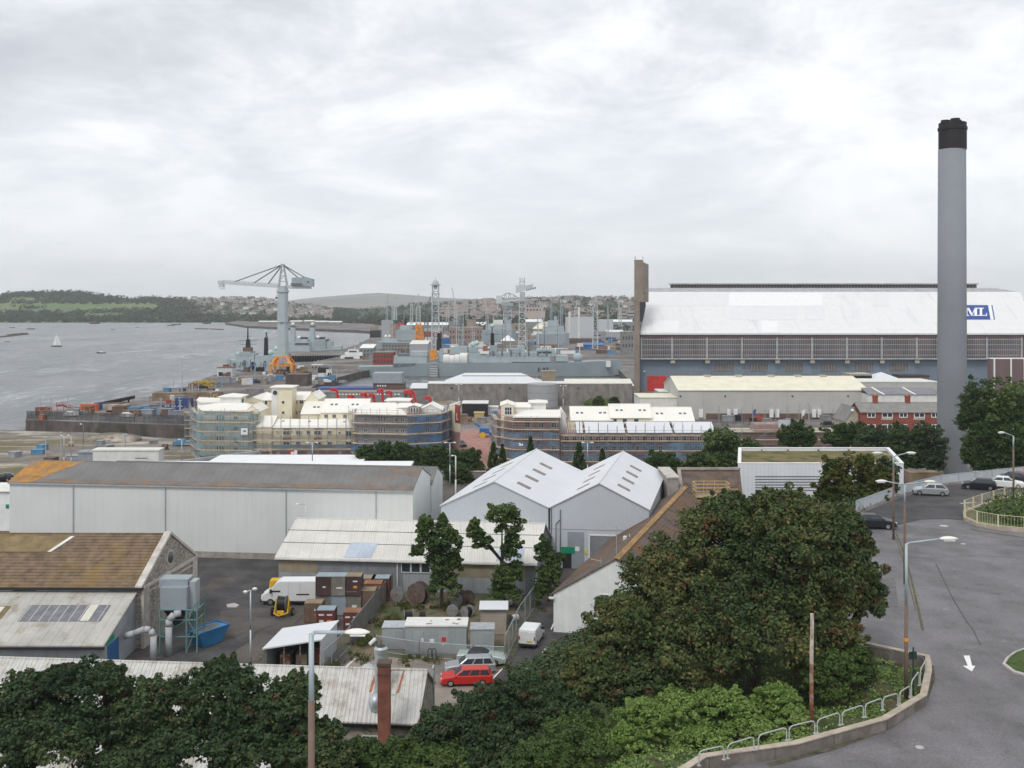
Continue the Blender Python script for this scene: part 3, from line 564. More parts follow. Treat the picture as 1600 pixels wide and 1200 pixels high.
# long white flat roofs seen just over its ridge
def simple(name, lab, cat, x0, x1, yt, yb, depth, wm, rm, roof='flat', rh=0, z0=-.2, wins=None, group=None, ridge='u', par=None, Y=None, skew=0):
    """a building whose front wall stands between two bearings, its foot at picture height yb (or distance Y), eaves at yt"""
    Y = G(800, yb).y if Y is None else Y; X0, X1 = XA(x0, Y), XA(x1, Y); zt = ZA(yt, Y)
    t = thing(name, lab, cat, ((X0+X1)/2, Y, 0), group=group); dx = depth*math.tan(skew)
    A_, B_, C_, D_ = (X0, Y), (X1, Y), (X1+dx, Y+depth), (X0+dx, Y+depth)
    if roof == 'gable': gable(t, A_, B_, C_, D_, zt, zt+rh, wm, rm, ridge)
    else:
        q = MB(); q.prism([A_, B_, C_, D_], z0, zt); q.build('wall', wm, t, world=True, fix=True)
        q = MB()
        if roof == 'flat': q.prism([(X0-.15, Y-.15), (X1+.15, Y-.15), (X1+dx+.15, Y+depth+.15), (X0+dx-.15, Y+depth+.15)], zt+.003, zt+.28)
        elif roof == 'mono': q.slab([(X0-.2, Y-.3, zt+.1), (X1+.2, Y-.3, zt+.1), (X1+.2+dx, Y+depth, zt+rh), (X0-.2+dx, Y+depth, zt+rh)], .1); q.prism([(X0, Y+depth-.1), (X1, Y+depth-.1), (X1, Y+depth), (X0, Y+depth)], zt, zt+rh-.15)
        elif roof == 'hip': hip(q, X0, X1, Y, Y+depth, zt+.2, zt+rh)
        elif roof == 'barrel':
            n = 10; q.ring([[(X0-.2, Y-.2+(depth+.4)*(1-math.cos(PI*i/n))/2, zt+rh*math.sin(PI*i/n)+.05) for i in range(n+1)], [(X1+.2, Y-.2+(depth+.4)*(1-math.cos(PI*i/n))/2, zt+rh*math.sin(PI*i/n)+.05) for i in range(n+1)]])
        q.build('roof', rm, t, world=True, fix=True)
    if wins:
        n, rows, w, h, zs, gm = wins; L = X1-X0
        for r_ in range(rows):
            for k in range(n):
                uu = (k+.5)*L/n-w/2; patch(t, 'window', gm, A_, B_, uu, uu+w, zs+r_*(h+(zt-zs-h*rows)/max(1, rows)), zs+r_*(h+(zt-zs-h*rows)/max(1, rows))+h, .06)
    return t
simple('flat_roof_hall', 'low white flat roofed hall right behind the long shed, below the scaffolded flats', 'hall', 325, 565, 724, 742, 9, 'clad_white', 'white', Y=190)
simple('white_ridge_shed', 'long low white roofed shed showing as a thin bright line over the long shed', 'shed', 62, 640, 731, 760, 5, 'clad_white', 'white', Y=159)
# ---------------------------------------------------------------- twin gable sheds
def twin(lab, FL, FR, BL, BR, ze, zr, nm='gable_shed'):
    t = thing(nm, lab, 'shed', (FL[0], FL[1], 0), group='pair of white twin gable sheds'); rr = gable(t, FL, FR, BR, BL, ze, zr, 'clad_grey', 'roof_white', ridge='v', oh=.15, og=.2)
    FL, FR, BL, BR = map(V2, (FL, FR, BL, BR)); M1, M2 = (FL+FR)/2, (BL+BR)/2
    for sd_, (E1, E2) in enumerate(((FL, BL), (FR, BR))):
        for k in range(4):
            f0 = .13+.19*k; f1 = f0+.045; s0, s1 = .30, .55
            def pt(f, s): a = M1.lerp(M2, f); b = E1.lerp(E2, f); c = a.lerp(b, s); return (c.x, c.y, zr+(ze-zr)*s+.16)
            pts = [pt(f0, s0), pt(f1, s0), pt(f1, s1), pt(f0, s1)]
            q = MB(); q.slab(pts, .04); q.build('rooflight', 'rooflight_dirty', t, world=True, fix=True)
    return t
gz, gr = 7.6, 10.75
FL1 = (XA(689, 130), 130.2); FM = (XA(858, 129), 129.0); FR2 = (XA(1014, 127.6), 127.6)
BL1 = (FL1[0]+6.0, FL1[1]+29.5); BM = (FM[0]+6.0, FM[1]+28.4); BR2 = (FR2[0]+6.0, FR2[1]+27.2)
t1 = twin('left one of the white twin gable sheds, partly behind the tall thin trees', FL1, (FM[0]-.12, FM[1]), BL1, (BM[0]-.12, BM[1]), gz, gr)
t2 = twin('right one of the white twin gable sheds, with a grey roller door in its front', (FM[0]+.12, FM[1]), FR2, (BM[0]+.12, BM[1]), BR2, gz, gr)
a, b = (FM[0]+.12, FM[1]), FR2
patch(t2, 'roller_door', 'steel_grey', a, b, 5.0, 8.6, 0, 4.2, .05); q = MB()
for z0, z1, u0, u1 in ((0, 4.3, 4.85, 5.0), (0, 4.3, 8.6, 8.75), (4.2, 4.35, 4.85, 8.75)): onbox(q, a, b, u0, u1, z0, z1, -.04, .09)
q.build('door_frame', 'white', t2, world=True)
patch(t2, 'cladding_panel', 'metal_grey', a, b, 2.2, 4.3, 0, 4.6, .02); patch(t2, 'trim_band', 'metal_grey', a, b, 0, 12.3, 4.9, 4.96, .03)
q = MB(); p1 = wallpt(a, b, .15, .12); q.tube((p1.x, p1.y, 0), (p1.x, p1.y, 7.5), .07); p2 = wallpt(a, b, 1.3, .12); p3 = wallpt(a, b, .75, .12); q.path([(p2.x, p2.y, 7.4), (p2.x, p2.y, 0)], .06); q.path([(p2.x, p2.y, 6.2), (p3.x, p3.y, 5.6), (p3.x, p3.y, 0)], .05); q.build('vent_pipe', 'galv_dark', t2, world=True)
patch(t2, 'exit_sign', 'green_sign', a, b, 1.4, 3.1, 1.9, 2.7, .09); patch(t2, 'notice', 'white', a, b, 3.15, 3.7, 2.2, 2.75, .07); patch(t2, 'notice', 'paint_yellow', a, b, 4.3, 4.7, 1.9, 2.4, .07)
patch(t2, 'side_door', 'dark', a, b, 1.6, 2.7, 0, 1.9, .06)
q = MB(); pw = wallpt(a, b, -3.6, .3); q.box((pw.x, pw.y, 5.7), (.5, .35, .4)); q.box((pw.x+.6, pw.y, 5.9), (.7, .3, .3)); q.build('flood_light', 'offwhite', t1, world=True)
# the sloping dark lean-to roof between the long shed and the twins
# ---------------------------------------------------------------- stone hall with brown tiled roof + lean-to
t = thing('stone_hall', 'old rubble stone hall with a brown tiled roof and a grey lean-to', 'hall', (-38, 100, 0))
A_, B_, C_, D_ = (-66, 98.9), (-35.6, 98.6), (-34.3, 110.8), (-66, 111.2); M1 = ((A_[0]+D_[0])/2, 105); M2 = (-34.95, 104.7)
gable(t, A_, B_, C_, D_, 6.0, 9.55, 'stone', 'tile_brown', oh=.3, og=-.35, th=.15)
q = MB()
for e0, e1 in ((V2(B_), V2(M2)), (V2(C_), V2(M2))):
    s_ = (e0-e1).normalized(); a = e0+s_*.35; b = e1; q.slab([(a.x-.55, a.y, 6.1), (a.x+.12, a.y, 6.1), (b.x+.12, b.y, 9.95), (b.x-.55, b.y, 9.95)], .3)
q.build('coping', 'stone_trim', t, world=True, fix=True)
# round window, string course, corner pilasters on the gable wall B->C
def disc(t, name, m, a, b, u, z, r, d, n=18):
    q = MB(); c = wallpt(a, b, u, 0); tt = (V2(b)-V2(a)).normalized(); nn = Vector((tt.y, -tt.x)); vs = []
    for dd in (-.05, d):
        for i in range(n): w = 2*PI*i/n; vs.append((c.x+tt.x*r*math.cos(w)+nn.x*dd, c.y+tt.y*r*math.cos(w)+nn.y*dd, z+r*math.sin(w)))
    q.add(vs, [tuple(range(n, 2*n))]+[(i, (i+1) % n, n+(i+1) % n, n+i) for i in range(n)]); return q.build(name, m, t, world=True, fix=True)
wd = disc(t, 'round_window', 'stone_trim', B_, C_, 6.1, 7.3, .78, .06); disc(wd, 'pane', 'glass', B_, C_, 6.1, 7.3, .6, .10)
q = MB(); onbox(q, B_, C_, 0, 12.3, 5.7, 5.95, 0, .25); onbox(q, B_, C_, 0, 12.3, 5.1, 5.25, 0, .15); q.build('string_course', 'stone_trim', t, world=True)
for u0 in (-.1, 11.2): patch(t, 'corner_pilaster', 'stone_trim', B_, C_, u0, u0+1.2, 0, 5.7, .22)
q = MB(); onbox(q, A_, B_, 0, 30.6, 5.72, 5.95, .25, .5); q.build('gutter', 'dark', t, world=True)
# ridge-side valley patch and pale flashing on the tiles
q = MB()
def rfp(x, f): return (x, 98.55+(104.85-98.55)*f, 6.0+(9.55-6.0)*f+.22)
q.slab([rfp(-66, .62), rfp(-46.5, .62), rfp(-45.0, .93), rfp(-66, .93)], .06); mat('moss_felt', (.21, .16, .085), .95, var=.2, scale=.8); q.build('mossy_roof_panel', 'moss_felt', t, world=True)
q = MB(); q.slab([rfp(-46.5, .62), rfp(-46.1, .62), rfp(-44.6, .93), rfp(-45.0, .93)], .02); q.build('flashing', 'offwhite', t, world=True)
# lean-to
q = MB(); X0, X1 = -66, -36.0
q.slab([(X0, 90.3, 3.05), (X1, 90.3, 3.05), (X1, 98.55, 5.55), (X0, 98.55, 5.55)], .14); q.build('lean_to_roof', 'asbestos_grey', t, world=True)
q = MB(); q.add([(X0, 90.8, -.2), (X1-.2, 90.8, -.2), (X1-.2, 98.6, -.2), (X0, 90.8, 3.0), (X1-.2, 90.8, 3.0), (X1-.2, 98.6, 5.35)], [(0, 1, 4, 3), (1, 2, 5, 4)]); q.build('lean_to_wall', 'steel_pale', t, world=True)
q = MB(); q.b(X0, X1+.1, 90.05, 90.25, 2.75, 2.95); q.build('gutter', 'dark', t, world=True)
def lrp(x, f): return (x, 90.3+(98.55-90.3)*f, 3.05+2.5*f+.05)
q = MB(); q.slab([lrp(-45.3, .42), lrp(-37.7, .42), lrp(-37.7, .72), lrp(-45.3, .72)], .04); o = q.build('rooflight_strip', 'solar_dark', t, world=True); q = MB(); q.slab([(x, y, z+.03) for x, y, z in (lrp(-39.6, .42), lrp(-38.8, .42), lrp(-38.8, .72), lrp(-39.6, .72))], .03); q.build('pane', 'rooflight', o, world=True)
q = MB(); q.slab([lrp(-62, .46), lrp(-47.0, .46), lrp(-47.0, .70), lrp(-62, .70)], .04); o = q.build('rooflight_strip', 'moss_felt', t, world=True)
for k in range(5):
    q = MB(); x = -53.6+k*1.35; q.slab([(a_, b_, c_+.03) for a_, b_, c_ in (lrp(x, .58), lrp(x+.7, .58), lrp(x+.7, .68), lrp(x, .68))], .03); q.build('pane', 'rooflight', o, world=True)
win(t, (-66, 98.6), (-35.6, 98.6), 12, 6, 5.58, .3, 'offwhite', 'glass', 6)
win(t, (-66, 98.6), (-35.6, 98.6), 20.2, 7, 5.58, .3, 'offwhite', 'glass', 7)
patch(t, 'dark_doorway', 'blue', (X1-.2, 90.8), (X1-.2, 98.6), .8, 3.4, 0, 2.6, .04); patch(t, 'exit_sign', 'green_sign', (X1-.2, 90.8), (X1-.2, 98.6), .5, 2.3, 2.75, 3.2, .07)
# ---------------------------------------------------------------- light-roofed store in the cable yard
t = thing('workshop_store', 'low workshop with a pale sheeted roof and patched grey walls in the cable yard', 'workshop', (-12, 118, 0))
A_, B_ = V2((XA(435, 119.8), 119.8)), V2((XA(836, 116.9), 116.9)); u = (B_-A_).normalized(); v = Vector((-u.y, u.x)); L = (B_-A_).length
C_, D_ = B_+v*12.5+u*1.0, A_+v*12.5+u*1.0; ze_, zr_ = 3.75, 6.75
gable(t, A_, B_, C_, D_, ze_, zr_, 'steel_grey', 'sheet_pale', oh=.35, og=.3)
q = MB(); onbox(q, A_, B_, -.3, L+.3, 3.45, 3.62, .3, .5); q.build('gutter', 'offwhite', t, world=True)
patch(t, 'tan_panel', 'board_tan', A_, B_, .1, 4.6, 1.9, 3.4, .04); patch(t, 'pale_panel', 'steel_pale', A_, B_, .1, 4.6, 0, 1.9, .03); patch(t, 'pale_panel', 'steel_pale', A_, B_, 14.8, 21, 0, 2.0, .04)
patch(t, 'tan_panel', 'board_tan', A_, B_, 18.2, 29.0, 1.8, 3.4, .045); patch(t, 'pale_panel', 'steel_pale', A_, B_, 20, 29, 0, 1.8, .035)
for k in range(4): win(t, A_, B_, 14.6+k*1.15, 1.1, 2.2, 1.15, 'white', 'glass', 1)
win(t, A_, B_, .9, 2.2, .5, .6, 'dark', 'glass', 2)
patch(t, 'downpipe', 'offwhite', A_, B_, 14.1, 14.22, 0, 3.5, .15)
def rfq(uu, f, dz=.16): a = A_+u*uu+v*(-.35+(6.25+.35)*f); sl = (zr_-ze_)/6.25; return (a.x, a.y, ze_-sl*.35+(zr_-ze_+sl*.35)*f+dz)
for u0 in (7.8, 9.45): q = MB(); q.slab([rfq(u0, .03), rfq(u0+1.6, .03), rfq(u0+1.9, .40), rfq(u0+.3, .40)], .03); q.build('rooflight', 'rooflight_blue', t, world=True)
q = MB(); q.slab([rfq(25.6, .03), rfq(28.6, .03), rfq(28.8, .38), rfq(25.8, .38)], .03); q.build('rooflight', 'rooflight_blue', t, world=True)
for f in (.36, .68): q = MB(); q.slab([rfq(-.2, f, .15), rfq(L+.2, f, .15), rfq(L+.2, f+.012, .155), rfq(-.2, f+.012, .155)], .02); q.build('sheet_lap', 'galv_dark', t, world=True)
# ---------------------------------------------------------------- foreground workshop with white corrugated roof
t = thing('boiler_house', 'foreground stone workshop with a streaked white corrugated roof, chimney stack and metal flue', 'workshop', (-20, 76, 0))
B_, A_ = V2((-6.9, 73.9)), V2((-44, 77.0)); u = (B_-A_).normalized(); v = Vector((-u.y, u.x)); L = (B_-A_).length
C_, D_ = B_+v*7.6, A_+v*7.6; gable(t, A_, B_, C_, D_, 3.0, 5.25, 'stone', 'asbestos_old', oh=.3, og=.2)
q = MB(); onbox(q, A_, B_, -.2, L+.2, 2.62, 2.82, .22, .42); q.build('gutter', 'black', t, world=True)
win(t, A_, B_, L-9.5, 1.4, .7, 1.2, 'offwhite', 'glass', 2, 2); win(t, A_, B_, L-4.0, 1.2, .8, 1.1, 'offwhite', 'glass', 2, 2)
# brick stack in front of the wall
ck = MB(); X, Y = XA(600.5, 72.0), 72.0; ck.box((X, Y, 3.9), (.84, .84, 7.8)); o = ck.build('brick_stack', 'brick', t, world=True)
q = MB(); q.box((X, Y, 7.2), (.90, .90, .10)); q.box((X, Y, 7.9), (.96, .96, .20)); q.build('stack_cap', 'tile_dark', o, world=True)
q = MB(); X, Y = XA(595, 75.8), 75.8; q.lathe((X, Y, 0), [(.46, 3.6), (.46, 7.3), (.51, 7.35), (.51, 7.65), (.36, 7.8), (.33, 7.8)], 18); q.build('metal_flue', 'galv', t, world=True, smooth=False)
q = MB(); q.lathe((X, Y, 7.75), [(.34, 0), (.34, .08)], 16); q.build('flue_mouth', 'black', t, world=True)
q = MB(); q.ico((X-.25, Y-.9, 3.95), (.52, .6, .75)); q.build('flue_boot', 'galv', t, world=True, smooth=True)
def rft(uu, f, dz=.17): a = A_+u*uu+v*(-.3+(3.8+.3)*f); sl = 2.25/3.8; return (a.x, a.y, 3.0-sl*.3+(2.25+sl*.3)*f+dz)
uf = (V2((X, Y))-A_).dot(u)
q = MB(); q.slab([rft(uf-.95, .55), rft(uf+1.3, .55), rft(uf+1.4, .97), rft(uf-.8, .97)], .03); mat('flash_orange', (.34, .13, .07), .8, var=.3, scale=3); q.build('rusty_flashing', 'flash_orange', t, world=True)
q = MB(); q.slab([rft(uf-.75, .50, .2), rft(uf+1.1, .50, .2), rft(uf+1.3, .95, .2), rft(uf-.6, .95, .2)], .03); q.build('flashing_sheet', 'asbestos_old', t, world=True)
q = MB(); vp = A_+u*(L-4.6)+v*4.6; q.ico((vp.x, vp.y, 4.95), (.6, .6, .5)); q.build('roof_ventilator', 'galv', t, world=True, smooth=True)
q = MB(); pa = A_+u*(L+.2)+v*5.4; q.path([(pa.x+.2, pa.y, 2.0), (pa.x+.2, pa.y, 5.0), (pa.x+.2, pa.y-.4, 5.3), (pa.x+.2, pa.y-1, 5.25)], .07); q.build('drain_pipe', 'galv', t, world=True)
# second valley roof in front-left
t = thing('annex_roof_building', 'white roofed annex half hidden under the foreground tree', 'workshop', (-20, 68, 0))
gable(t, (-44, 67), (-13.2, 67.4), (-13.2, 72.6), (-44, 74.2), 2.4, 4.0, 'stone', 'asbestos_old', ridge='u', oh=.2, og=.2)
# ---------------------------------------------------------------- white house with long dark tiled roof
t = thing('tiled_house', 'long white rendered house with a dark tiled roof and an orange lichened ridge', 'house', (10, 103, 0))
A_, B_ = V2((4.2, 103.5)), V2((16.6, 101.5)); ax = (V2((24.3, 143.5))-(A_+B_)/2); C_, D_ = B_+ax, A_+ax
gable(t, A_, B_, C_, D_, 3.9, 7.6, 'render_white', 'tile_dark', ridge='v', oh=.4, og=.15)
M1 = (A_+B_)/2; M2 = M1+ax; ud = ax.normalized(); vd = Vector((-ud.y, ud.x))
q = MB(); a = M1-ud*.2; b = M2; 
for sgn in (1, -1): 
    w = .26 if sgn > 0 else .36; pts = [(a.x, a.y, 7.86), (b.x, b.y, 7.86), (b.x+vd.x*w*sgn, b.y+vd.y*w*sgn, 7.86-w*.58), (a.x+vd.x*w*sgn, a.y+vd.y*w*sgn, 7.86-w*.58)]; q.slab(pts if sgn < 0 else pts[::-1], .06)
q.build('ridge_tiles', 'orange_ridge', t, world=True, fix=True)
win(t, A_, B_, 4.6, 1.0, 2.9, 1.2, 'white', 'glass_mid', 1, 2); patch(t, 'window_sill', 'stone_trim', A_, B_, 4.4, 5.8, 2.8, 2.9, .14)
q = MB(); onbox(q, A_, B_, -.45, .1, 3.45, 3.62, 0, .3); q.build('gutter_end', 'white', t, world=True)
for k, hh_ in ((.0, 3.2), (.35, 1.0)):
    p_ = M1+ud*.3 if k == 0 else M1-vd*(-1.6)+ud*.2
    q = MB(); zb = 7.7 if k == 0 else 6.6; q.tube((p_.x, p_.y, zb), (p_.x, p_.y, zb+hh_), .04); q.tube((p_.x-1.0, p_.y, zb+hh_-.1), (p_.x+.2, p_.y, zb+hh_-.35), .025)
    for j in range(7): x = p_.x-1.0+.17*j; q.tube((x, p_.y-.22, zb+hh_-.12-.035*j), (x, p_.y+.22, zb+hh_-.12-.035*j), .012)
    q.build('television_aerial', 'galv', t, world=True)
q = MB()
for f in (.33, .62): 
    p_ = M1.lerp(M2, f)+vd*2.2; q.box((p_.x, p_.y, 6.5), (.5, .4, .5), math.atan2(ud.y, ud.x)); q.tube((p_.x+.5, p_.y, 6.3), (p_.x+.5, p_.y, 7.0), .06)
q.build('roof_vent', 'offwhite', t, world=True)
# cross wing closing the top of it
t = thing('tiled_cross_wing', 'brown tiled cross wing with a parapet behind the yellow scaffold tower', 'house', (38, 147, 0))
simple_pts = [(24.2, 144.5), (XA(1156, 146), 144.5), (XA(1156, 152)+.5, 156), (24.2, 156)]
q = MB(); q.prism(simple_pts, -.2, 5.6); q.build('wall', 'render_white', t, world=True)
q = MB(); q.slab([(24.0, 143.8, 5.5), (XA(1156, 146), 143.8, 5.5), (XA(1156, 150), 150, 9.0), (24.6, 150, 9.0)], .15); q.slab([(24.6, 150, 9.0), (XA(1156, 150), 150, 9.0), (XA(1156, 156), 156.4, 5.5), (24.0, 156.4, 5.5)], .15); q.build('roof', 'tile_dark', t, world=True)
q = MB(); q.slab([(23.7, 143.7, 5.75), (24.2, 143.7, 5.75), (24.7, 150, 9.3), (24.2, 150, 9.3)], .35); q.slab([(24.2, 149.7, 9.3), (XA(1156, 150), 149.7, 9.3), (XA(1156, 150), 150.3, 9.3), (24.2, 150.3, 9.3)], .3); q.build('parapet', 'concrete', t, world=True)
t = thing('parapet_annex', 'thin grey parapet wall standing just left of the brown cross wing', 'wall', (23, 150, 0)); q = MB(); q.box((22.9, 150, 4.2), (1.6, 9, 8.6)); q.build('wall_body', 'concrete', t, world=True); q = MB(); q.box((22.9, 150, 8.6), (1.8, 9.2, .2)); q.build('coping', 'stone_trim', t, world=True)
# yellow access tower
t = thing('access_tower', 'yellow railed scaffold platform standing against the brown tiled roof', 'scaffold tower', (28, 141, 0)); q = MB(); qd = MB()
X0, X1, Y0, Y1, z1 = XA(1086, 141), XA(1138, 141), 140.2, 142.6, 8.6
for x in (X0, X0+1.5, X0+3.0, X1): 
    for y in (Y0, Y1): q.tube((x, y, 0), (x, y, z1), .05)
for z in (5.9, 6.4, 6.9, 7.6, 8.1, 8.6):
    q.tube((X0, Y0, z), (X1, Y0, z), .05); q.tube((X0, Y1, z), (X1, Y1, z), .05)
    for x in (X0, X1): q.tube((x, Y0, z), (x, Y1, z), .05)
q.tube((X1, Y0, 7.9), (X1+1.2, Y0, 7.9), .05); q.tube((X1, Y0, 7.0), (X1+1.2, Y0, 7.0), .05)
qd.b(X0, X1, Y0, Y1, 6.7, 6.78); mat('tube_yellow', (.50, .37, .17), .6, var=.15, scale=2); q.build('pole_frame', 'tube_yellow', t, world=True); qd.build('deck', 'board_tan', t, world=True)
# ---------------------------------------------------------------- white parapet building with mossy roof
t = thing('moss_roof_building', 'boxy white clad building whose sunken flat roof is covered in moss', 'building', (45, 163, 0))
P = [(XA(1153, 155), 155), (XA(1412, 155), 155), (XA(1389, 172), 172), (XA(1154, 172), 172)]; zt = ZA(724.5, 155); zt2 = ZA(700, 172); zt = (zt+zt2)/2
mat('clad_lav', (.70, .72, .76), .6, var=.03, scale=.3, lines=(('X', .62, .05, .16),))
def offp(P, d):
    out = []
    for i in range(4):
        p = V2(P[i]); a = (V2(P[i-1])-p).normalized(); b = (V2(P[(i+1) % 4])-p).normalized(); out.append(p+(a+b)*d)
    return out
In = offp(P, .45); In2 = offp(P, .42)
q = MB(); q.prism(P, -.2, zt-1.2)
for i in range(4): q.add([(*P[i], zt-1.2), (*P[(i+1) % 4], zt-1.2), (*P[(i+1) % 4], zt), (*P[i], zt), (*In[i], zt-1.2), (*In[(i+1) % 4], zt-1.2), (*In[(i+1) % 4], zt), (*In[i], zt)], [(0, 1, 2, 3), (5, 4, 7, 6)])
q.build('wall', 'clad_lav', t, world=True)
q = MB(); O = offp(P, -.05); I3 = offp(P, .5)
for i in range(4): j = (i+1) % 4; q.add([(*O[i], zt+.003), (*O[j], zt+.003), (*I3[j], zt+.003), (*I3[i], zt+.003), (*O[i], zt+.12), (*O[j], zt+.12), (*I3[j], zt+.12), (*I3[i], zt+.12)], [(0, 1, 5, 4), (4, 5, 6, 7), (2, 3, 7, 6)])
q.build('coping', 'white', t, world=True)
mat('roof_moss', (.115, .115, .04), .95, var=.35, scale=.5, c2=(.20, .13, .065), amt=.45, s2=.25, bump=.08, bs=3); q = MB(); q.prism(In2, zt-1.3, zt-.42); q.build('mossy_roof', 'roof_moss', t, world=True)
q = MB()
for i in (2,): 
    for f in (.26, .47, .68, .86): a = V2(In[2]).lerp(V2(In[3]), f); q.box((a.x, a.y-.15, zt-.55), (.25, .3, .8))
q.build('parapet_bracket', 'rust', t, world=True)
for k in range(6): patch(t, 'louvre_slat', 'galv_dark', P[0], P[1], 2.6, 21, zt-2.0-.42*k, zt-1.88-.42*k, .06)
# ---------------------------------------------------------------- tall chimney
t = thing('power_station_chimney', 'very tall smooth grey chimney with a black tip', 'chimney', (XA(1487, 195), 195, 0)); X, Y = XA(1487.5, 195), 195
zt = ZA(187, 195); zk = ZA(234, 195); r0, r1 = 22*Y/F, 20.4*Y/F
mat('chimney_grey', (.225, .238, .26), .8, var=.05, scale=.08, c2=(.26, .265, .29), amt=.3, s2=.03, lines=(('Z', 9.3, .12, .06),), streak=.08)
mat('chimney_black', (.020, .018, .020), .7, var=.15, scale=.3, st=(1, 1, .2))
q = MB(); q.lathe((X, Y, 0), [(r0, -.2), (r0, 1), (r0-(r0-r1)*.5, zk*.5), (r1, zk)], 56); q.build('shaft', 'chimney_grey', t, world=True, smooth=True)
for zj in (17, 35): q = MB(); q.lathe((X, Y, zj), [(r0-.06-.2*zj/60, 0), (r0-.06-.2*zj/60, .35)], 56); q.build('joint_band', 'chimney_grey', t, world=True, smooth=True)
q = MB(); q.lathe((X+.1, Y, 0), [(r1+.03, zk), (r1+.03, zk+3.6), (r1+.16, zk+3.7), (r1+.16, zk+4.2), (r1, zk+4.3), (r1, zt-.65)], 72); q.build('black_top', 'chimney_black', t, world=True)
for k in range(3): q = MB(); an = 2*PI*k/3+.5; q.lathe((X+.1+1.25*math.cos(an), Y+1.25*math.sin(an), zt-.7), [(.85, 0), (.85, .7)], 24); q.build('flue_tip', 'chimney_black', t, world=True)
t = thing('curved_duct', 'fat cream duct curving down beside the foot of the tall chimney', 'duct', (XA(1455, 190), 189, 0)); q = MB(); pts = [(X-2.3, Y-1, 1.1), (X-3.8, Y-1.2, 1.3), (X-5.2, Y-2.2, .8), (X-6.2, Y-4.0, -.3)]; q.path(pts, .8, 14); mat('duct_cream', (.42, .40, .31), .7); q.build('bend', 'duct_cream', t, world=True, smooth=True); q = MB(); q.lathe((X-2.3, Y-1, .3), [(1.0, 0), (1.0, .3)], 12); q.build('collar', 'rust', t, world=True)
# ================================================================ THE COVERED DOCK COMPLEX
mat('hall_roof', (.70, .70, .70), .6, var=.02, scale=.5, c2=(.60, .61, .63), amt=.18, s2=.3, st2=(1, .15, .15), lines=(('X', 1.6, .12, .05), ('Z', 5.2, .12, .08)), streak=.12)
mat('hall_blue', (.18, .22, .275), .7, var=.06, scale=.15, streak=.3, lines=(('X', 1.1, .06, .08),))
mat('hall_glazing', (.085, .078, .083), .45, var=.3, scale=.25, st=(1, 1, .1), c2=(.13, .095, .10), amt=.4, s2=.12, lines=(('X', .83, .22, -.16), ('Z', 2.0, .18, -.30)), spec=.5)
mat('hall_soffit', (.17, .115, .115), .9, var=.1, scale=.2, st=(1, 1, .1)); mat('hall_brown', (.255, .21, .175), .9, var=.12, scale=.15, streak=.4, lines=(('Z', 1.8, .1, .12),))
mat('corbel', (.42, .39, .31), .9); mat('louvre', (.165, .15, .145), .8, var=.15, scale=1, lines=(('X', 1.1, .12, -.25),)); mat('monitor_dark', (.085, .07, .065), .8, var=.2, scale=.2, lines=(('X', 1.3, .3, -.12),)); mat('frame_pale', (.40, .42, .42), .6)
Yh = 394; t = thing('covered_dock_hall', 'huge covered dock hall with a white roof, long glazed band and blue lower wall', 'dock hall', (120, Yh, 0)); tD = t
X0, X1 = XA(994, Yh), XA(1626, Yh); a, b = (X0, Yh), (X1, Yh); zq = lambda y: ZA(y, Yh)
zE = zq(520.5); YT = 421; zT = ZA(456, YT)
q = MB(); q.prism([(X0+1, Yh+1.6), (X1, Yh+1.6), (X1, Yh+70), (XA(997, Yh+70), Yh+70)], -.2, zE-.5); q.build('lower_wall', 'hall_blue', t, world=True)
q = MB(); x00 = XA(1000, Yh); xT0 = XA(1008, YT); xT1 = XA(1593, YT); 
q.slab([(x00, Yh-.8, zE), (X1, Yh-.8, zE), (xT1, YT, zT), (xT0+1.5, YT, zT)][0:4], .6); q.build('roof', 'hall_roof', t, world=True)
q = MB(); zR = ZA(450, YT+5); q.slab([(xT0, YT, zT+.02), (xT1, YT, zT+.02), (xT1-8, YT+5, zR), (xT0+1, YT+5, zR)], .6); q.slab([(xT0, YT+5, zR), (xT1-8, YT+5, zR), (xT1-12, YT+45, zR-14), (xT0, YT+45, zR-14)], .6); mat('hall_top', (.36, .36, .38), .7); q.build('roof_top_band', 'hall_top', t, world=True)
q = MB(); Ym = YT+8; q.b(XA(1052, Ym), XA(1526, Ym), Ym, Ym+8, ZA(452, Ym), ZA(444.5, Ym)); q.build('ridge_monitor', 'monitor_dark', t, world=True)
q = MB(); q.b(XA(1050, Ym), XA(1528, Ym), Ym-.6, Ym+8.6, ZA(444.5, Ym)+.01, ZA(442.5, Ym)); q.build('monitor_roof', 'frame_pale', t, world=True)
q = MB(); q.b(X0+.2, X1, Yh-.2, Yh+1.5, zq(527), zE-.62); q.build('soffit_band', 'hall_soffit', t, world=True)
q = MB(); q.prism([(X0+1, Yh+.5), (X1, Yh+.5), (X1, Yh+40), (XA(996, Yh+40), Yh+40)], zq(560), zq(527)-.02); q.build('upper_wall', 'hall_soffit', t, world=True)
bays = [994.5, 1003]+[1051+54.6*k for k in range(11)]
for p0, p1 in zip(bays, bays[1:]): patch(t, 'window_bay', 'hall_glazing', a, b, XA(p0, Yh)-X0, XA(p1, Yh)-X0-.6, zq(559), zq(527.5), .2)
for p0 in bays:
    patch(t, 'mullion', 'frame_pale', a, b, XA(p0, Yh)-X0-.55, XA(p0, Yh)-X0, zq(560), zq(527.5), .45)
q = MB(); onbox(q, a, b, 0, X1-X0, zq(561.5), zq(559.5), -1.2, .6); q.build('ledge', 'frame_pale', t, world=True)
for p0 in bays[2:10]: patch(t, 'corbel', 'corbel', a, b, XA(p0-3.5, Yh)-X0, XA(p0+3.5, Yh)-X0, zq(567.5), zq(562), .1); 
af, bf = (X0, Yh+1.6), (X1, Yh+1.6)
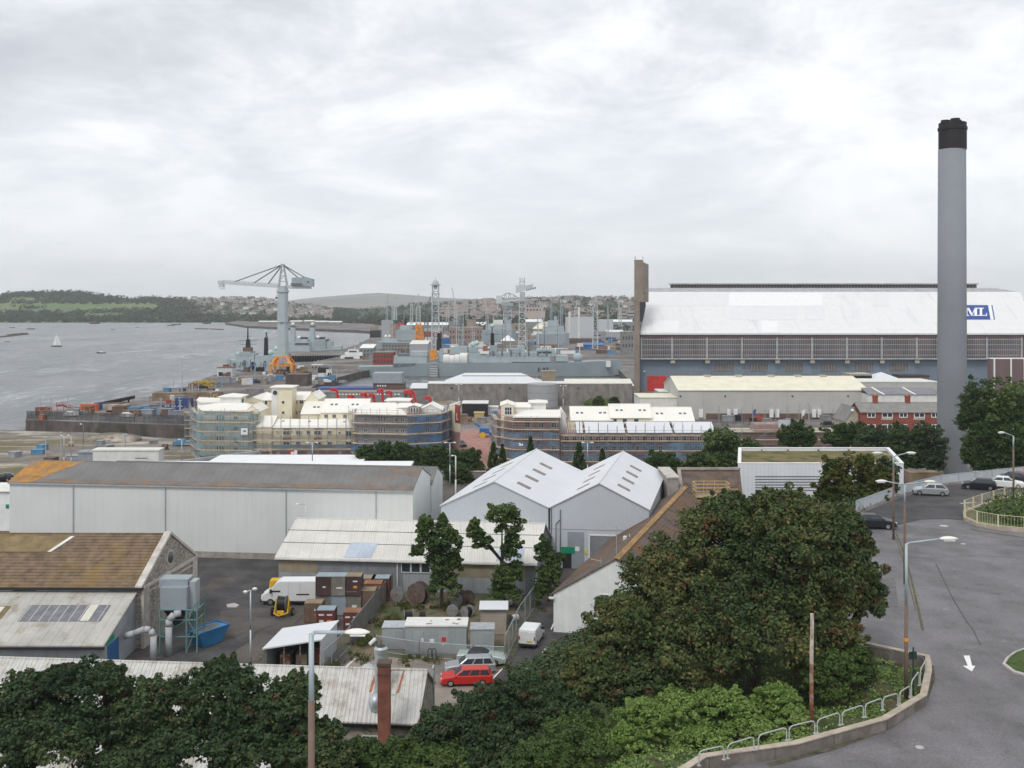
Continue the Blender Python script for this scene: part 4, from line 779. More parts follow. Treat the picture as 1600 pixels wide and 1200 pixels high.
for k, p0 in enumerate([1119, 1173, 1228, 1283, 1338, 1393]): patch(t, 'louvre_panel', 'louvre', af, bf, XA(p0, Yh)-X0, XA(p0+28, Yh)-X0, zq(580), zq(567), .15)
mat('hall_blue_pale', (.19, .245, .31), .7, var=.06)
for p0 in (1199, 1148, 1254, 1362, 1416): patch(t, 'pale_wall_panel', 'hall_blue_pale', af, bf, XA(p0, Yh)-X0, XA(p0+16, Yh)-X0, zq(586), zq(567), .1)
patch(t, 'red_door', 'red', af, bf, XA(1012, Yh)-X0, XA(1042, Yh)-X0, 0, zq(588), .2)
patch(t, 'wall_lamp', 'white', af, bf, XA(1006, Yh)-X0, XA(1009, Yh)-X0, zq(581.5), zq(580), .6)
q = MB(); onbox(q, af, bf, 1, 20, 0, zq(609), 0, .1); q.build('plinth', 'hall_brown', t, world=True)
t = thing('brown_tower', 'tall narrow brown tower at the left end of the covered dock hall', 'tower', (XA(997, 392), 390, 0))
q = MB(); q.prism([(XA(991, 391), 391), (XA(999.5, 391), 391), (XA(999.5, 420), 420), (XA(991.5, 420), 420)], -.2, ZA(472, 391)); x1_ = XA(1005.5, 391)
q.add([(XA(991, 391), 391, ZA(472, 391)+.01), (x1_, 391, ZA(472, 391)+.01), (x1_, 391, ZA(410, 391)), (XA(1004.5, 391), 391, ZA(406, 391)), (XA(991, 391), 391, ZA(406, 391)), (XA(991.3, 399), 399, ZA(472, 391)+.01), (x1_+3, 399, ZA(472, 391)+.01), (x1_+3, 399, ZA(412, 391)), (XA(1004.5, 391), 399, ZA(406, 391)), (XA(991.3, 399), 399, ZA(406, 391))], [(0, 1, 2, 3, 4), (9, 8, 7, 6, 5), (1, 6, 7, 2), (2, 7, 8, 3), (3, 8, 9, 4), (5, 0, 4, 9), (0, 5, 6, 1)]); q.build('shaft', 'hall_brown', t, world=True)
q = MB(); q.tube((XA(993, 391), 392, ZA(406, 391)), (XA(993, 391), 392, ZA(400, 391)), .12); q.tube((XA(1005, 391), 392, ZA(407, 391)), (XA(1005, 391), 392, ZA(400, 391)), .1); q.b(XA(1006, 391), XA(1012, 391), 391, 394, ZA(457, 391), ZA(451, 391)); q.build('aerial', 'hall_brown', t, world=True)
# lettering on the roof
fz = lambda f: (Yh-.8+(YT-Yh+.8)*f, zE+(zT-zE)*f)
def rpt(px, f, d): y, z = fz(f); n_ = Vector((0, -(zT-zE), YT-Yh)).normalized()*d; return (XA(px, y)+n_.x, y+n_.y, z+n_.z)
def fy(py):
    lo, hi = 0, 1
    for _ in range(30):
        m_ = (lo+hi)/2; y, z = fz(m_); 
        if YH+F*(H-z)/y > py: lo = m_
        else: hi = m_
    return lo
mat('sign_blue', (.035, .07, .26), .6, var=.08, scale=.5)
def rquad(q, pts, d, mi=0):
    P = [rpt(x, fy(y), d) for x, y in pts]; n_ = Vector((0, -(zT-zE), YT-Yh)).normalized()*.06
    B_ = [tuple(Vector(p)-n_) for p in P]; k = len(P); q.add(P+B_, [tuple(range(k)), tuple(range(2*k-1, k-1, -1))]+[(i, k+i, k+(i+1) % k, (i+1) % k) for i in range(k)], mi)
q = MB(); rquad(q, [(1473, 499.5), (1547.5, 499.5), (1543.5, 477), (1472, 477)], .12); rquad(q, [(1553, 499.5), (1554.5, 499.5), (1550.5, 477), (1549, 477)], .12); sg = q.build('roof_sign', 'sign_blue', tD, world=True, fix=True)
q = MB(); rquad(q, [(1548, 499.5), (1552.5, 499.5), (1548.5, 477), (1544.2, 477)], .12); q.build('sign_white_strip', 'white', sg, world=True, fix=True)
def glyph(polys, x0, w, y0, h): 
    q = MB()
    for P in polys: rquad(q, [(x0+px*w, y0+h*(1-py)) for px, py in P], .2)
    q.build('letter', 'white', sg, world=True, fix=True)
gM = [[(0, 0), (.3, 0), (.3, .09), (0, .09)], [(.10, .09), (.17, .09), (.17, .9), (.10, .9)], [(0, .9), (.26, .9), (.26, 1), (0, 1)], [(.12, 1), (.30, 1), (.56, .18), (.47, .0)], [(.47, 0), (.53, 0), (.80, 1), (.72, 1)], [(.70, .09), (.90, .09), (.90, .9), (.70, .9)], [(.60, 0), (1, 0), (1, .09), (.60, .09)], [(.72, .9), (1, .9), (1, 1), (.72, 1)]]
gL = [[(0, 0), (1, 0), (1, .09), (0, .09)], [(.16, .09), (.44, .09), (.44, .9), (.16, .9)], [(0, .9), (.62, .9), (.62, 1), (0, 1)], [(.86, .09), (1, .09), (1, .36), (.94, .36)]]
gD = [[(0, 0), (.6, 0), (.6, .09), (0, .09)], [(.14, .09), (.36, .09), (.36, .9), (.14, .9)], [(0, .9), (.6, .9), (.6, 1), (0, 1)], [(.6, 0), (.86, .15), (.76, .25), (.6, .09)], [(.86, .15), (1, .38), (.76, .42), (.72, .22)], [(1, .38), (1, .62), (.76, .58), (.76, .42)], [(1, .62), (.86, .85), (.72, .78), (.76, .58)], [(.86, .85), (.6, 1), (.6, .91), (.76, .75)]]
mat('hall_panel', (.67, .675, .685), .65, var=.02, lines=(('X', 1.6, .12, .05),)); mat('hall_panel_pale', (.75, .75, .75), .6, var=.02)
for x0, x1, y0, y1, m_ in ((1139, 1246, 500, 479, 'hall_panel'), (1257, 1289, 500, 479, 'hall_panel'), (1009, 1138, 478, 458, 'hall_panel'), (1139, 1285, 478, 458, 'hall_panel_pale'), (1020, 1060, 519, 501, 'hall_panel_pale'), (1363, 1388, 478, 458, 'hall_panel'), (1190, 1215, 519, 501, 'hall_panel_pale')): q = MB(); rquad(q, [(x0, y0), (x1, y0), (x1, y1), (x0, y1)], .07); q.build('roof_panel', m_, tD, world=True, fix=True)
glyph(gD, 1485, 20, 481.5, 12.5); glyph(gM, 1508, 20.5, 481.5, 12.5); glyph(gL, 1528.5, 13.5, 481.5, 12.5)
# annexes in front of the hall
mat('cream_roof', (.70, .67, .53), .6, var=.05, scale=.3, lines=(('X', 9.0, .15, .06),)); mat('ware_wall', (.46, .455, .43), .75, var=.05, scale=.2, lines=(('X', 12.2, .12, .2), ('X', 1.0, .05, .05)), streak=.12)
mat('brown_band', (.15, .10, .085), .8, lines=(('X', .8, .06, .3),))
Y = 298; t = thing('cream_warehouse', 'long cream roofed warehouse in front of the covered dock hall', 'warehouse', (80, Y, 0)); a, b = (XA(1060, Y), Y), (XA(1357, Y), Y)
gable(t, a, b, (b[0], Y+28), (a[0], Y+28), ZA(610, Y), 11.5, 'ware_wall', 'cream_roof', oh=.3, og=.2); patch(t, 'brown_band', 'brown_band', a, b, 8, b[0]-a[0], -.1, ZA(646, Y), .06)
for px in (1092, 1136, 1146, 1202, 1211, 1268.5, 1277): patch(t, 'loading_panel', 'white', a, b, XA(px, Y)-a[0], XA(px+6, Y)-a[0], ZA(652, Y), ZA(639.5, Y), .5)
for px in (1061, 1131, 1236, 1323): patch(t, 'vent', 'dark', a, b, XA(px+1, Y)-a[0], XA(px+3, Y)-a[0], ZA(620, Y), ZA(618, Y), .2)
for px in (1102, 1151, 1201, 1243, 1282): q = MB(); q.b(XA(px-3, 313), XA(px+7, 313), 311, 313.4, 11.4, 11.95); q.build('ridge_vent', 'corbel', t, world=True)
q = MB(); Yr = 313
for i in range(15): x = XA(1060+20*i, Yr); q.tube((x, 318, 9.5), (x, 318, 13.0), .06)
q.tube((XA(1060, Yr), 318, 13), (XA(1345, Yr), 318, 13), .07); q.tube((XA(1060, Yr), 318, 12.3), (XA(1345, Yr), 318, 12.3), .05); q.build('guard_rail', 'galv_dark', t, world=True)
patch(t, 'blue_end', 'blue', (a[0]-8.5, Y-14), (a[0]-8.5, Y), 0, 1, 0, 1)
simple('low_white_store', 'low white topped store just below the red door of the covered dock hall', 'store', 1000, 1062, 622, 656, 14, 'offwhite', 'cream_roof', Y=300)
simple('white_flat_annex', 'white flat roofed annex at the left end of the cream warehouse', 'store', 1030, 1060, 613, 650, 10, 'ware_wall', 'offwhite', Y=318)
simple('cream_office', 'small cream office with dark windows behind the right end of the cream warehouse', 'office', 1328, 1362, 585.5, 600, 8, 'corbel', 'corbel', Y=345, wins=(4, 1, 2.0, 1.7, 7.8, 'dark'))
simple('white_hip_store', 'low white hipped roof store right of the cream office', 'store', 1363, 1410, 595, 602, 12, 'ware_wall', 'roof_white', 'hip', 2.6, Y=345)
simple('grey_annex', 'long grey walled annex between the cream warehouse and the tall chimney', 'annex', 1335, 1466, 597.5, 640, 14, 'ware_wall', 'offwhite', Y=325)
simple('dark_annex', 'dark flat roofed brick store in front of the blue wall', 'store', 1408, 1452, 588, 600, 8, 'brown_band', 'dark', Y=352)
t = simple('solar_roof_building', 'low building with dark sloping roof panels behind the red brick houses', 'building', 1357, 1470, 616.5, 650, 6, 'offwhite', 'solar_dark', 'mono', 1.5, Y=292)
q = MB()
for px in (1379, 1428): y0 = 291.6; q.slab([(XA(px, 292), y0, ZA(617, 292)+.2), (XA(px+3, 292), y0, ZA(617, 292)+.2), (XA(px-4, 292), 298, ZA(617, 292)+1.75), (XA(px-7, 292), 298, ZA(617, 292)+1.75)], .1)
q.build('roof_divider', 'white', t, world=True)
t = simple('white_canopy_building', 'dark brick building under a bright white flat canopy at the far right', 'building', 1549, 1640, 561, 590, 3, 'hall_soffit', 'white', Y=362)
q = MB(); 
for px in (1552, 1578, 1599): q.b(XA(px, 362), XA(px+2, 362), 361.5, 361.9, 0, ZA(561, 362))
q.build('white_column', 'white', t, world=True)
# red brick houses
Y = 262; t = thing('brick_terrace', 'red brick terrace of flats with white framed windows and two chimneys', 'terrace', (95, Y, 0)); a, b = (XA(1345, Y), Y), (XA(1492, Y), Y)
mat('brick_red', (.25, .075, .055), .9, var=.12, scale=.7); mat('terrace_roof', (.23, .22, .21), .9, var=.1)
gable(t, a, b, (b[0], Y+8), (a[0], Y+8), ZA(643.5, Y), ZA(643.5, Y)+1.9, 'brick_red', 'terrace_roof', oh=.4, og=.3)
for r_, (y0, y1) in enumerate(((644.5, 652.5), (663, 672), (681, 689))):
    for k, px in enumerate((1355, 1378, 1405, 1428, 1455)):
        w = 13 if k in (0, 2, 4) else 17
        win(t, a, b, XA(px, Y)-a[0], w*Y/F, ZA(y1, Y), (y1-y0)*Y/F, 'white', 'glass', 2, 1, .18)
    for px in (1377, 1427): patch(t, 'cream_panel', 'corbel', a, b, XA(px, Y)-a[0], XA(px+18, Y)-a[0], ZA(y1+3.5, Y), ZA(y1+.3, Y), .05)
for px in (1367.5, 1418): q = MB(); q.box((XA(px, Y+4), Y+4, ZA(630, Y+4)), (1.1, 1.0, 3.6)); q.box((XA(px, Y+4), Y+4, ZA(619, Y+4)), (1.3, 1.2, .4)); o = q.build('chimney', 'brick_red', t, world=True); q = MB(); q.lathe((XA(px-.8, Y+4), Y+4, ZA(618, Y+4)), [(.2, 0), (.16, .7)], 8); q.build('chimney_pot', 'orange', o, world=True)
t = thing('cream_gable_house', 'cream gabled house end at the left of the red brick terrace', 'house', (85, 268, 0)); gable(t, (XA(1318, 266), 264), (XA(1343, 266), 264), (XA(1343, 266), 274), (XA(1318, 266), 274), ZA(655, 266), ZA(636, 266), 'corbel', 'terrace_roof', ridge='v')
q = MB(); q.tube((XA(1331, 264), 263.8, ZA(641, 264)), (XA(1331, 264), 263.5, ZA(641, 264)+.1), .35, n=12); q.build('satellite_dish', 'white', t, world=True)
# ================================================================ SCAFFOLDED FLATS
mat('flat_cream', (.72, .66, .50), .85, var=.05, scale=.3, streak=.1); mat('flat_white', (.70, .70, .68), .8, var=.04); mat('flat_roof', (.78, .76, .70), .55, var=.03, scale=.2, lines=(('X', .6, .05, .08),)); mat('flat_brick', (.33, .22, .20), .9, var=.15, scale=.6)
mat('flat_grey', (.33, .31, .31), .9, var=.12, scale=.4)
mat('board_wood', (.55, .46, .36), .9, var=.2, scale=.4, st=(1, 1, 1)); mat('pole_steel', (.30, .31, .32), .5, .4); mat('pole_pale', (.42, .43, .44), .5, .4)
def netmat(name, c, al):
    m = bpy.data.materials.new(name); m.use_nodes = True; nt = m.node_tree; nt.nodes.clear(); MATS[name] = m; out = N(nt, 'ShaderNodeOutputMaterial'); d = N(nt, 'ShaderNodeBsdfDiffuse'); tr = N(nt, 'ShaderNodeBsdfTransparent'); mx = N(nt, 'ShaderNodeMixShader')
    tc = N(nt, 'ShaderNodeTexCoord'); no = N(nt, 'ShaderNodeTexNoise', Scale=.35, Detail=5); nt.links.new(tc.outputs['Object'], no.inputs['Vector']); f = ramp(nt, no.outputs[0], [(.35, (al-.22,)*3), (.65, (al+.18,)*3)])
    nt.links.new(ramp(nt, no.outputs[0], [(.3, tuple(x*.7 for x in c)), (.7, tuple(x*1.25 for x in c))]), d.inputs[0]); nt.links.new(f, mx.inputs[0]); nt.links.new(tr.outputs[0], mx.inputs[1]); nt.links.new(d.outputs[0], mx.inputs[2]); nt.links.new(mx.outputs[0], out.inputs[0])
netmat('net_blue', (.15, .25, .34), .42); netmat('net_deep', (.08, .17, .30), .5); netmat('net_teal', (.19, .32, .38), .42)
def off_poly(pts, d):
    out = []; n = len(pts)
    for i in range(n):
        p = V2(pts[i]); t1 = (p-V2(pts[i-1])).normalized() if i else (V2(pts[1])-p).normalized(); t2 = (V2(pts[i+1])-p).normalized() if i < n-1 else t1
        n1 = Vector((t1.y, -t1.x)); n2 = Vector((t2.y, -t2.x)); m_ = (n1+n2).normalized(); out.append(p+m_*d/max(.4, m_.dot(n1)))
    return out
def scaffold(name, lab, pts, levels, top, nets, group='scaffolding round the flats', step=1.9, netm='net_blue', seed=1, rail=1.0):
    rs = random.Random(seed); t = thing(name, lab, 'scaffolding', (pts[0][0], pts[0][1], 0), group=group); o1 = off_poly(pts, .35); o2 = off_poly(pts, 1.35); q = MB()
    for P in (o1, o2):
        for p in sub([tuple(x) for x in P], step): q.tube((p[0], p[1], 0), (p[0], p[1], top+rs.uniform(-.3, 1.0)), .04, n=4)
    for z in levels:
        for dz in (.5, 1.0):
            for i in range(len(o2)-1): q.tube((*o2[i], z+dz), (*o2[i+1], z+dz), .03, n=4)
    for i in range(0, len(o2)-1):
        a, b = o2[i], o2[i+1]; L = (b-a).length; k = max(1, int(L/5))
        for j in range(k): 
            if rs.random() < .5: c, d = a.lerp(b, j/k), a.lerp(b, (j+1)/k); q.tube((*c, levels[0]), (*d, levels[-1]), .03, n=4)
    q.build('pole_frame', 'pole_steel', t, world=True)
    for z in levels:
        q = MB()
        for i in range(len(o1)-1): q.slab([(*o2[i], z), (*o2[i+1], z), (*o1[i+1], z), (*o1[i], z)], .06); 
        for i in range(len(o2)-1): q.slab([(*off_poly(pts, 1.38)[i], z+.16), (*off_poly(pts, 1.38)[i+1], z+.16), (*o2[i+1], z+.16), (*o2[i], z+.16)], .2)
        q.build('board_deck', 'board_wood', t, world=True)
    o3 = off_poly(pts, 1.45)
    for (i0, i1, z0, z1) in nets:
        for i in range(i0, i1):
            a, b = o3[i], o3[i+1]; L = (b-a).length; k = max(2, int(L/2)); q = MB(); vs = []
            for j in range(k+1):
                c = a.lerp(b, j/k); w = rs.uniform(-.12, .12); vs += [(c.x+w, c.y+w, z0+rs.uniform(0, .25)), (c.x, c.y, z1-rs.uniform(0, .25))]
            q.add(vs, [(2*j, 2*j+2, 2*j+3, 2*j+1) for j in range(k)]); q.build('netting', netm, t, world=True)
    return t
def polywall(t, pts, z0, z1, m, name='wall'):
    q = MB(); q.prism(pts, z0, z1); return q.build(name, m, t, world=True, fix=True)
P_ = lambda px, Y: (XA(px, Y), Y)
def box_gable(t, x0, x1, yE, yR, Yf, dep, wm='flat_cream', rm='flat_roof', **k):
    return gable(t, P_(x0, Yf), P_(x1, Yf), (XA(x1, Yf), Yf+dep), (XA(x0, Yf), Yf+dep), ZA(yE, Yf), ZA(yR, Yf+dep/2), wm, rm, oh=.25, og=.1, **k)
def tower(t, x0, x1, yE, yA, Yf, dep, wm, nm='tower'):
    X0, X1 = XA(x0, Yf), XA(x1, Yf); ze = ZA(yE, Yf); q = MB(); q.b(X0, X1, Yf, Yf+dep, 0, ze); o = q.build(nm+'_wall', wm, t, world=True); q = MB(); hip(q, X0, X1, Yf, Yf+dep, ze+.22, ZA(yA, Yf+dep/2), .45); q.build(nm+'_roof', 'flat_roof', t, world=True)
def sky(t, Yf, dep, yE, yR, lst):
    z0, z1 = ZA(yE, Yf), ZA(yR, Yf+dep/2)
    for px, f in lst:
        q = MB(); y = Yf+dep/2*f; z = z0+(z1-z0)*f+.14; x = XA(px, y); dy, dz = dep/2*.13, (z1-z0)*.13; q.slab([(x, y, z), (x+.6, y, z), (x+.6, y+dy, z+dz), (x, y+dy, z+dz)], .05); q.build('skylight', 'glass_mid', t, world=True)
# left block
t = thing('left_flats', 'cream and white block of flats under scaffolding, left of the painted gable wall', 'flats', (-45, 221, 0)); TL = t
front = [P_(311, 228), P_(318, 222), P_(388, 221), P_(396, 223)]
polywall(t, front+[P_(396, 236), P_(311, 238)], 0, ZA(643, 222), 'flat_cream')
q = MB(); zE = ZA(642, 222)+.02; R1, R2 = P_(345, 230), P_(385, 230); zz = ZA(630, 229)
Fq = [(*P_(309, 227.5), zE), (*P_(317, 221.3), zE), (*P_(390, 220.4), zE), (*P_(398, 222.5), zE), (*P_(398, 236), zE), (*P_(309, 238), zE), (*R1, zz), (*R2, zz)]
q.add(Fq, [(0, 1, 6), (1, 2, 7, 6), (2, 3, 7), (3, 4, 7), (4, 5, 6, 7), (5, 0, 6), (5, 4, 3, 2, 1, 0)]); q.build('roof', 'flat_roof', t, world=True, fix=True)
polywall(t, [P_(308, 236), P_(312, 233), P_(345, 233), P_(352, 240), P_(312, 242)], 0, ZA(629, 233), 'flat_white', 'curved_wing_wall'); q = MB(); q.prism([P_(307, 236), P_(311, 232.6), P_(346, 232.6), P_(353, 240), P_(311, 243)], ZA(629, 233)+.01, ZA(626.5, 233)); q.build('curved_wing_roof', 'flat_roof', t, world=True)
tower(t, 344, 376, 621, 614, 233, 5, 'flat_white'); q = MB(); q.tube((XA(377, 233)-.2, 234.5, ZA(627, 233)), (XA(377, 233)+.08, 234.5, ZA(627, 233)), .5, n=14); q.build('round_window', 'glass', t, world=True)
box_gable(t, 384, 404, 642, 631, 222, 8, ridge='v'); box_gable(t, 378, 412, 627, 617, 240, 14, ridge='v'); box_gable(t, 411, 433, 625.5, 615, 238, 9)
tower(t, 425, 456, 606, 601, 233, 5.2, 'flat_cream', 'stair_tower'); patch(t, 'tower_white_face', 'flat_white', P_(423.5, 233), P_(456, 233), .1, 1.4, 7, ZA(606.5, 233), .06)
for y in (631, 647): win(t, P_(425, 233), P_(456, 233), 2.2, .7, ZA(y, 233), .7, 'offwhite', 'glass', 1); win(t, P_(425, 233), P_(456, 233), -1.7, .7, ZA(y, 233)-.2, 1.0, 'offwhite', 'glass', 1)
disc(t, 'round_window', 'glass', P_(425, 232.9), P_(456, 232.9), .7, ZA(613.5, 233), .5, .12)
box_gable(t, 456, 480, 625, 613, 238, 9); box_gable(t, 479, 497, 623, 612, 236, 9, ridge='v')
for px, y in ((461, 631), (470, 631), (461, 648), (470, 648)): win(t, P_(456, 238), P_(480, 238), XA(px, 238)-XA(456, 238)-.3, .9, ZA(y, 238), .9, 'offwhite', 'glass', 2)
box_gable(t, 470, 503, 646.5, 628, 231, 10); box_gable(t, 501, 573, 644.5, 624, 229, 12)
sky(t, 231, 10, 646.5, 628, [(489, .45), (495, .45)]); sky(t, 229, 12, 644.5, 624, [(516, .5), (523, .5), (549, .5), (556, .5)])
for px in (506.5, 519, 536): win(t, P_(501, 229), P_(573, 229), XA(px, 229)-XA(501, 229), .9, ZA(653.5, 229), .9, 'offwhite', 'glass', 2)
box_gable(t, 389, 425, 667, 650.5, 220.5, 9); box_gable(t, 417, 560, 668, 656, 221, 8)
sky(t, 221, 8, 668, 656, [(440, .7), (481, .65), (536, .6)])
a, b = P_(395, 220.5), P_(560, 221)
Xa = a[0]
for k, (px, w, y, h, m_) in enumerate([(402, 3, 673, 3, 'glass'), (416, 6, 675, 5.5, 'blue'), (432, 3.5, 675, 4, 'blue'), (443, 10, 679, 9, 'glass_mid'), (463, 7, 679, 9, 'glass_mid'), (479, 5, 678, 6, 'blue'), (491, 11, 679, 8, 'glass_mid'), (512, 6, 678, 7, 'glass_mid'), (529, 3, 678, 4, 'glass'), (540, 10, 682, 9, 'glass_mid'), (417, 6, 693, 5, 'glass'), (443, 10, 696, 7, 'glass_mid'), (463, 6, 695, 6, 'glass'), (491, 11, 696, 6, 'glass_mid'), (512, 7, 696, 6, 'glass_mid'), (540, 9, 697, 7, 'glass_mid'), (368, 6, 692, 6, 'glass')]):
    sc_ = 221/F; win(t, a, b, XA(px, 221)-Xa, w*sc_, ZA(y, 221), h*sc_, 'white', m_, 2 if w > 5 else 1)
for px in (443, 491): patch(t, 'rust_panel', 'flash_orange', a, b, XA(px, 221)-Xa, XA(px+12, 221)-Xa, ZA(687, 221), ZA(683.5, 221), .1); patch(t, 'dark_lintel', 'brown_band', a, b, XA(px, 221)-Xa, XA(px+13, 221)-Xa, ZA(669.8, 221), ZA(668.5, 221), .3)
patch(t, 'brick_base', 'flat_brick', a, b, 0, b[0]-a[0], 0, 1.7, .08); patch(t, 'grey_storey', 'flat_grey', a, b, 3, b[0]-a[0], 1.72, 3.1, .07)
for px in (404, 433, 481, 529): patch(t, 'pale_door', 'panel_pale', a, b, XA(px, 221)-Xa, XA(px+5, 221)-Xa, 0, 1.6, .15)
fw = [P_(318, 222), P_(388, 221)]
for z in (1.5, 3.6, 5.9, 8.2):
    for px in (339, 343.5, 348): win(t, fw[0], fw[1], XA(px, 222)-fw[0][0], .42, z, 1.2, 'white', 'glass', 1, f=.05)
    win(t, fw[0], fw[1], XA(367, 222)-fw[0][0], .9, z+.2, .8, 'white', 'glass_mid', 2, f=.06)
# right rounded end
fr_ = [P_(554, 224), P_(560, 218), P_(636, 216.5), P_(682, 219), P_(697, 226), P_(699, 233)]
polywall(t, fr_+[P_(699, 240), P_(554, 238)], 0, ZA(648.5, 217), 'flat_grey', 'rounded_end_wall')
q = MB(); zE = ZA(648, 217)+.03; zr1 = ZA(629, 226); Q = [(*P_(555, 217.3), zE), (*P_(606, 216), zE), (*P_(636, 216), zE), (*P_(638, 224), zE), (*P_(560, 236), zE), (*P_(577, 226), zr1), (*P_(618, 226), zr1)]
q.add(Q, [(0, 1, 6, 5), (1, 2, 6), (2, 3, 6), (3, 4, 5, 6), (4, 0, 5), (4, 3, 2, 1, 0)]); q.build('roof', 'flat_roof', t, world=True, fix=True)
tower(t, 604, 638, 627, 621, 228, 5, 'flat_white'); box_gable(t, 621, 641, 637, 631, 221, 6, 'flat_white'); 
box_gable(t, 638, 655, 636, 632, 218.5, 5, 'flat_brick', 'flat_roof', ridge='v')
for px in (641, 645.5, 650): win(t, P_(638, 218.5), P_(655, 218.5), XA(px, 218.5)-XA(638, 218.5), .5, ZA(645, 218.5), 1.1, 'white', 'glass', 1, f=.08)
box_gable(t, 656, 690, 641, 630, 222, 7, 'flat_white', ridge='v')
for z in (1.2, 3.6, 6.0, 8.4):
    for px in (591, 595.3, 599.6): win(t, fr_[1], fr_[2], XA(px, 217.3)-fr_[1][0], .42, z, 1.25, 'white', 'glass', 1, f=.05)
    for px in (568, 618, 627): win(t, fr_[1], fr_[2], XA(px, 217.3)-fr_[1][0], .9, z+.1, .9, 'white', 'glass_mid', 2, f=.06)
    for u_ in (1.5, 4): win(t, fr_[2], fr_[3], u_, .9, z, 1.1, 'white', 'glass_mid', 2, f=.06)
scaffold('scaffolding', 'scaffolding with pale blue nets around the left rounded end of the left flats', [P_(306, 236), P_(309, 228), P_(317, 221.5), P_(390, 220.5), P_(398, 222.5)], [.2, 2.0, 4.0, 6.0, 8.0, 9.6], 10.2, [(1, 4, .6, 1.9), (1, 4, 2.2, 3.9), (1, 4, 4.2, 5.9), (1, 4, 6.2, 7.9), (1, 4, 8.2, 10.2)], netm='net_teal', seed=2)
scaffold('scaffolding', 'low scaffolding along the cream middle front of the left flats', [P_(397, 220.3), P_(556, 220.6)], [.3, 2.3, 4.2, 6.3], 9.0, [(0, 1, 2.4, 3.4)], netm='net_blue', seed=3)
scaffold('scaffolding', 'scaffolding with deep blue nets around the right rounded end of the left flats', fr_, [1.8, 3.9, 6.0, 8.2, 10.0], 10.6, [(2, 5, 2.0, 3.8), (2, 5, 4.1, 5.9), (2, 5, 6.2, 8.0), (2, 5, 8.4, 9.8), (1, 2, 2.0, 3.8)], netm='net_deep', seed=4)
scaffold('scaffold_tower', 'narrow bare scaffold tower at the far left edge of the scaffolded flats', [P_(291, 232), P_(303, 232)], [1.8, 3.6, 5.4, 7.2, 9.0], 9.6, [], seed=5, step=1.6)
t = thing('painted_gable_wall', 'tall cream and rust red painted gable wall between the two scaffolded blocks', 'wall', (XA(710, 226), 226, 0))
q = MB(); xa, xm, xb = XA(702, 226), XA(711.5, 226), XA(720.5, 226); q.prism([(xa, 226), (xb, 222), (xb, 222.6), (xa, 226.6)], 0, ZA(633, 226)); q.build('wall_body', 'flat_cream', t, world=True, fix=True)
a, b = (xa, 226), (xb, 222); LL = math.dist(a, b); q = MB(); q.slab([(xa, 225.8, ZA(633, 226)), (xb, 221.8, ZA(627, 222)), (xb, 223, ZA(627, 222)), (xa, 227, ZA(633, 226))], .25); q.build('coping', 'white', t, world=True, fix=True)
q = MB(); q.add([(*wallpt(a, b, 0, .02), ZA(633, 226)), (*wallpt(a, b, LL, .02), ZA(633, 226)), (*wallpt(a, b, LL, .02), ZA(628, 222))], [(0, 1, 2)]); q.build('gable_top', 'flat_cream', t, world=True)
mat('rust_red', (.27, .065, .045), .8, var=.06); patch(t, 'rust_panel', 'rust_red', a, b, LL*.55, LL, ZA(660, 224), ZA(632, 224), .06); patch(t, 'brick_base', 'flat_brick', a, b, 0, LL, 0, ZA(674, 224), .06)
patch(t, 'painted_letter', 'white', a, b, LL*.70, LL*.74, ZA(655, 224), ZA(645, 224), .1); patch(t, 'painted_letter', 'white', a, b, LL*.70, LL*.82, ZA(655.5, 224), ZA(654, 224), .1)
# right block
t = thing('right_flats', 'brick block of flats with new white roofs behind long scaffolding', 'flats', (20, 212, 0))
fq = [P_(777, 222), P_(782, 214), P_(806, 210), P_(874, 209.5)]
polywall(t, fq+[P_(874, 224), P_(777, 228)], 0, ZA(653, 210), 'flat_brick')
q = MB(); zE = ZA(652, 210)+.03; zz = ZA(640, 217); Q = [(*P_(801, 209.2), zE), (*P_(876, 208.8), zE), (*P_(876, 224), zE), (*P_(801, 224), zE), (*P_(826, 217), zz), (*P_(876, 217), zz)]
q.add(Q, [(0, 1, 5, 4), (1, 2, 5), (2, 3, 4, 5), (3, 0, 4), (3, 2, 1, 0)]); q.build('roof', 'flat_roof', t, world=True, fix=True)
tower(t, 829, 853, 630, 624, 220, 4.5, 'flat_white'); box_gable(t, 801, 829, 636.5, 630, 217, 7, 'flat_white'); box_gable(t, 783, 802, 634, 628, 213, 8, 'flat_cream', ridge='v')
win(t, P_(783, 213), P_(802, 213), XA(788.5, 213)-XA(783, 213), 1.5, ZA(648, 213), 1.6, 'white', 'glass', 3, 2); box_gable(t, 875, 884, 650, 640, 214, 9, 'flat_white', ridge='v')
a, b = P_(874, 210.5), P_(1124, 210.5); q = MB(); q.b(a[0], b[0], 210.5, 219, 0, ZA(679, 210.5)); q.build('long_wall', 'flat_brick', t, world=True)
for x0, x1 in ((901, 911), (915, 977), (981, 1051), (1054.5, 1119)):
    q = MB(); z0, z1 = ZA(676, 210), ZA(659, 215); q.slab([(XA(x0, 210), 210, z0), (XA(x1, 210), 210, z0), (XA(x1, 210), 215, z1), (XA(x0, 210), 215, z1)], .12); q.slab([(XA(x0, 210), 215, z1), (XA(x1, 210), 215, z1), (XA(x1, 210), 219.4, z0), (XA(x0, 210), 219.4, z0)], .12); q.build('roof_section', 'roof_white', t, world=True)
q = MB()
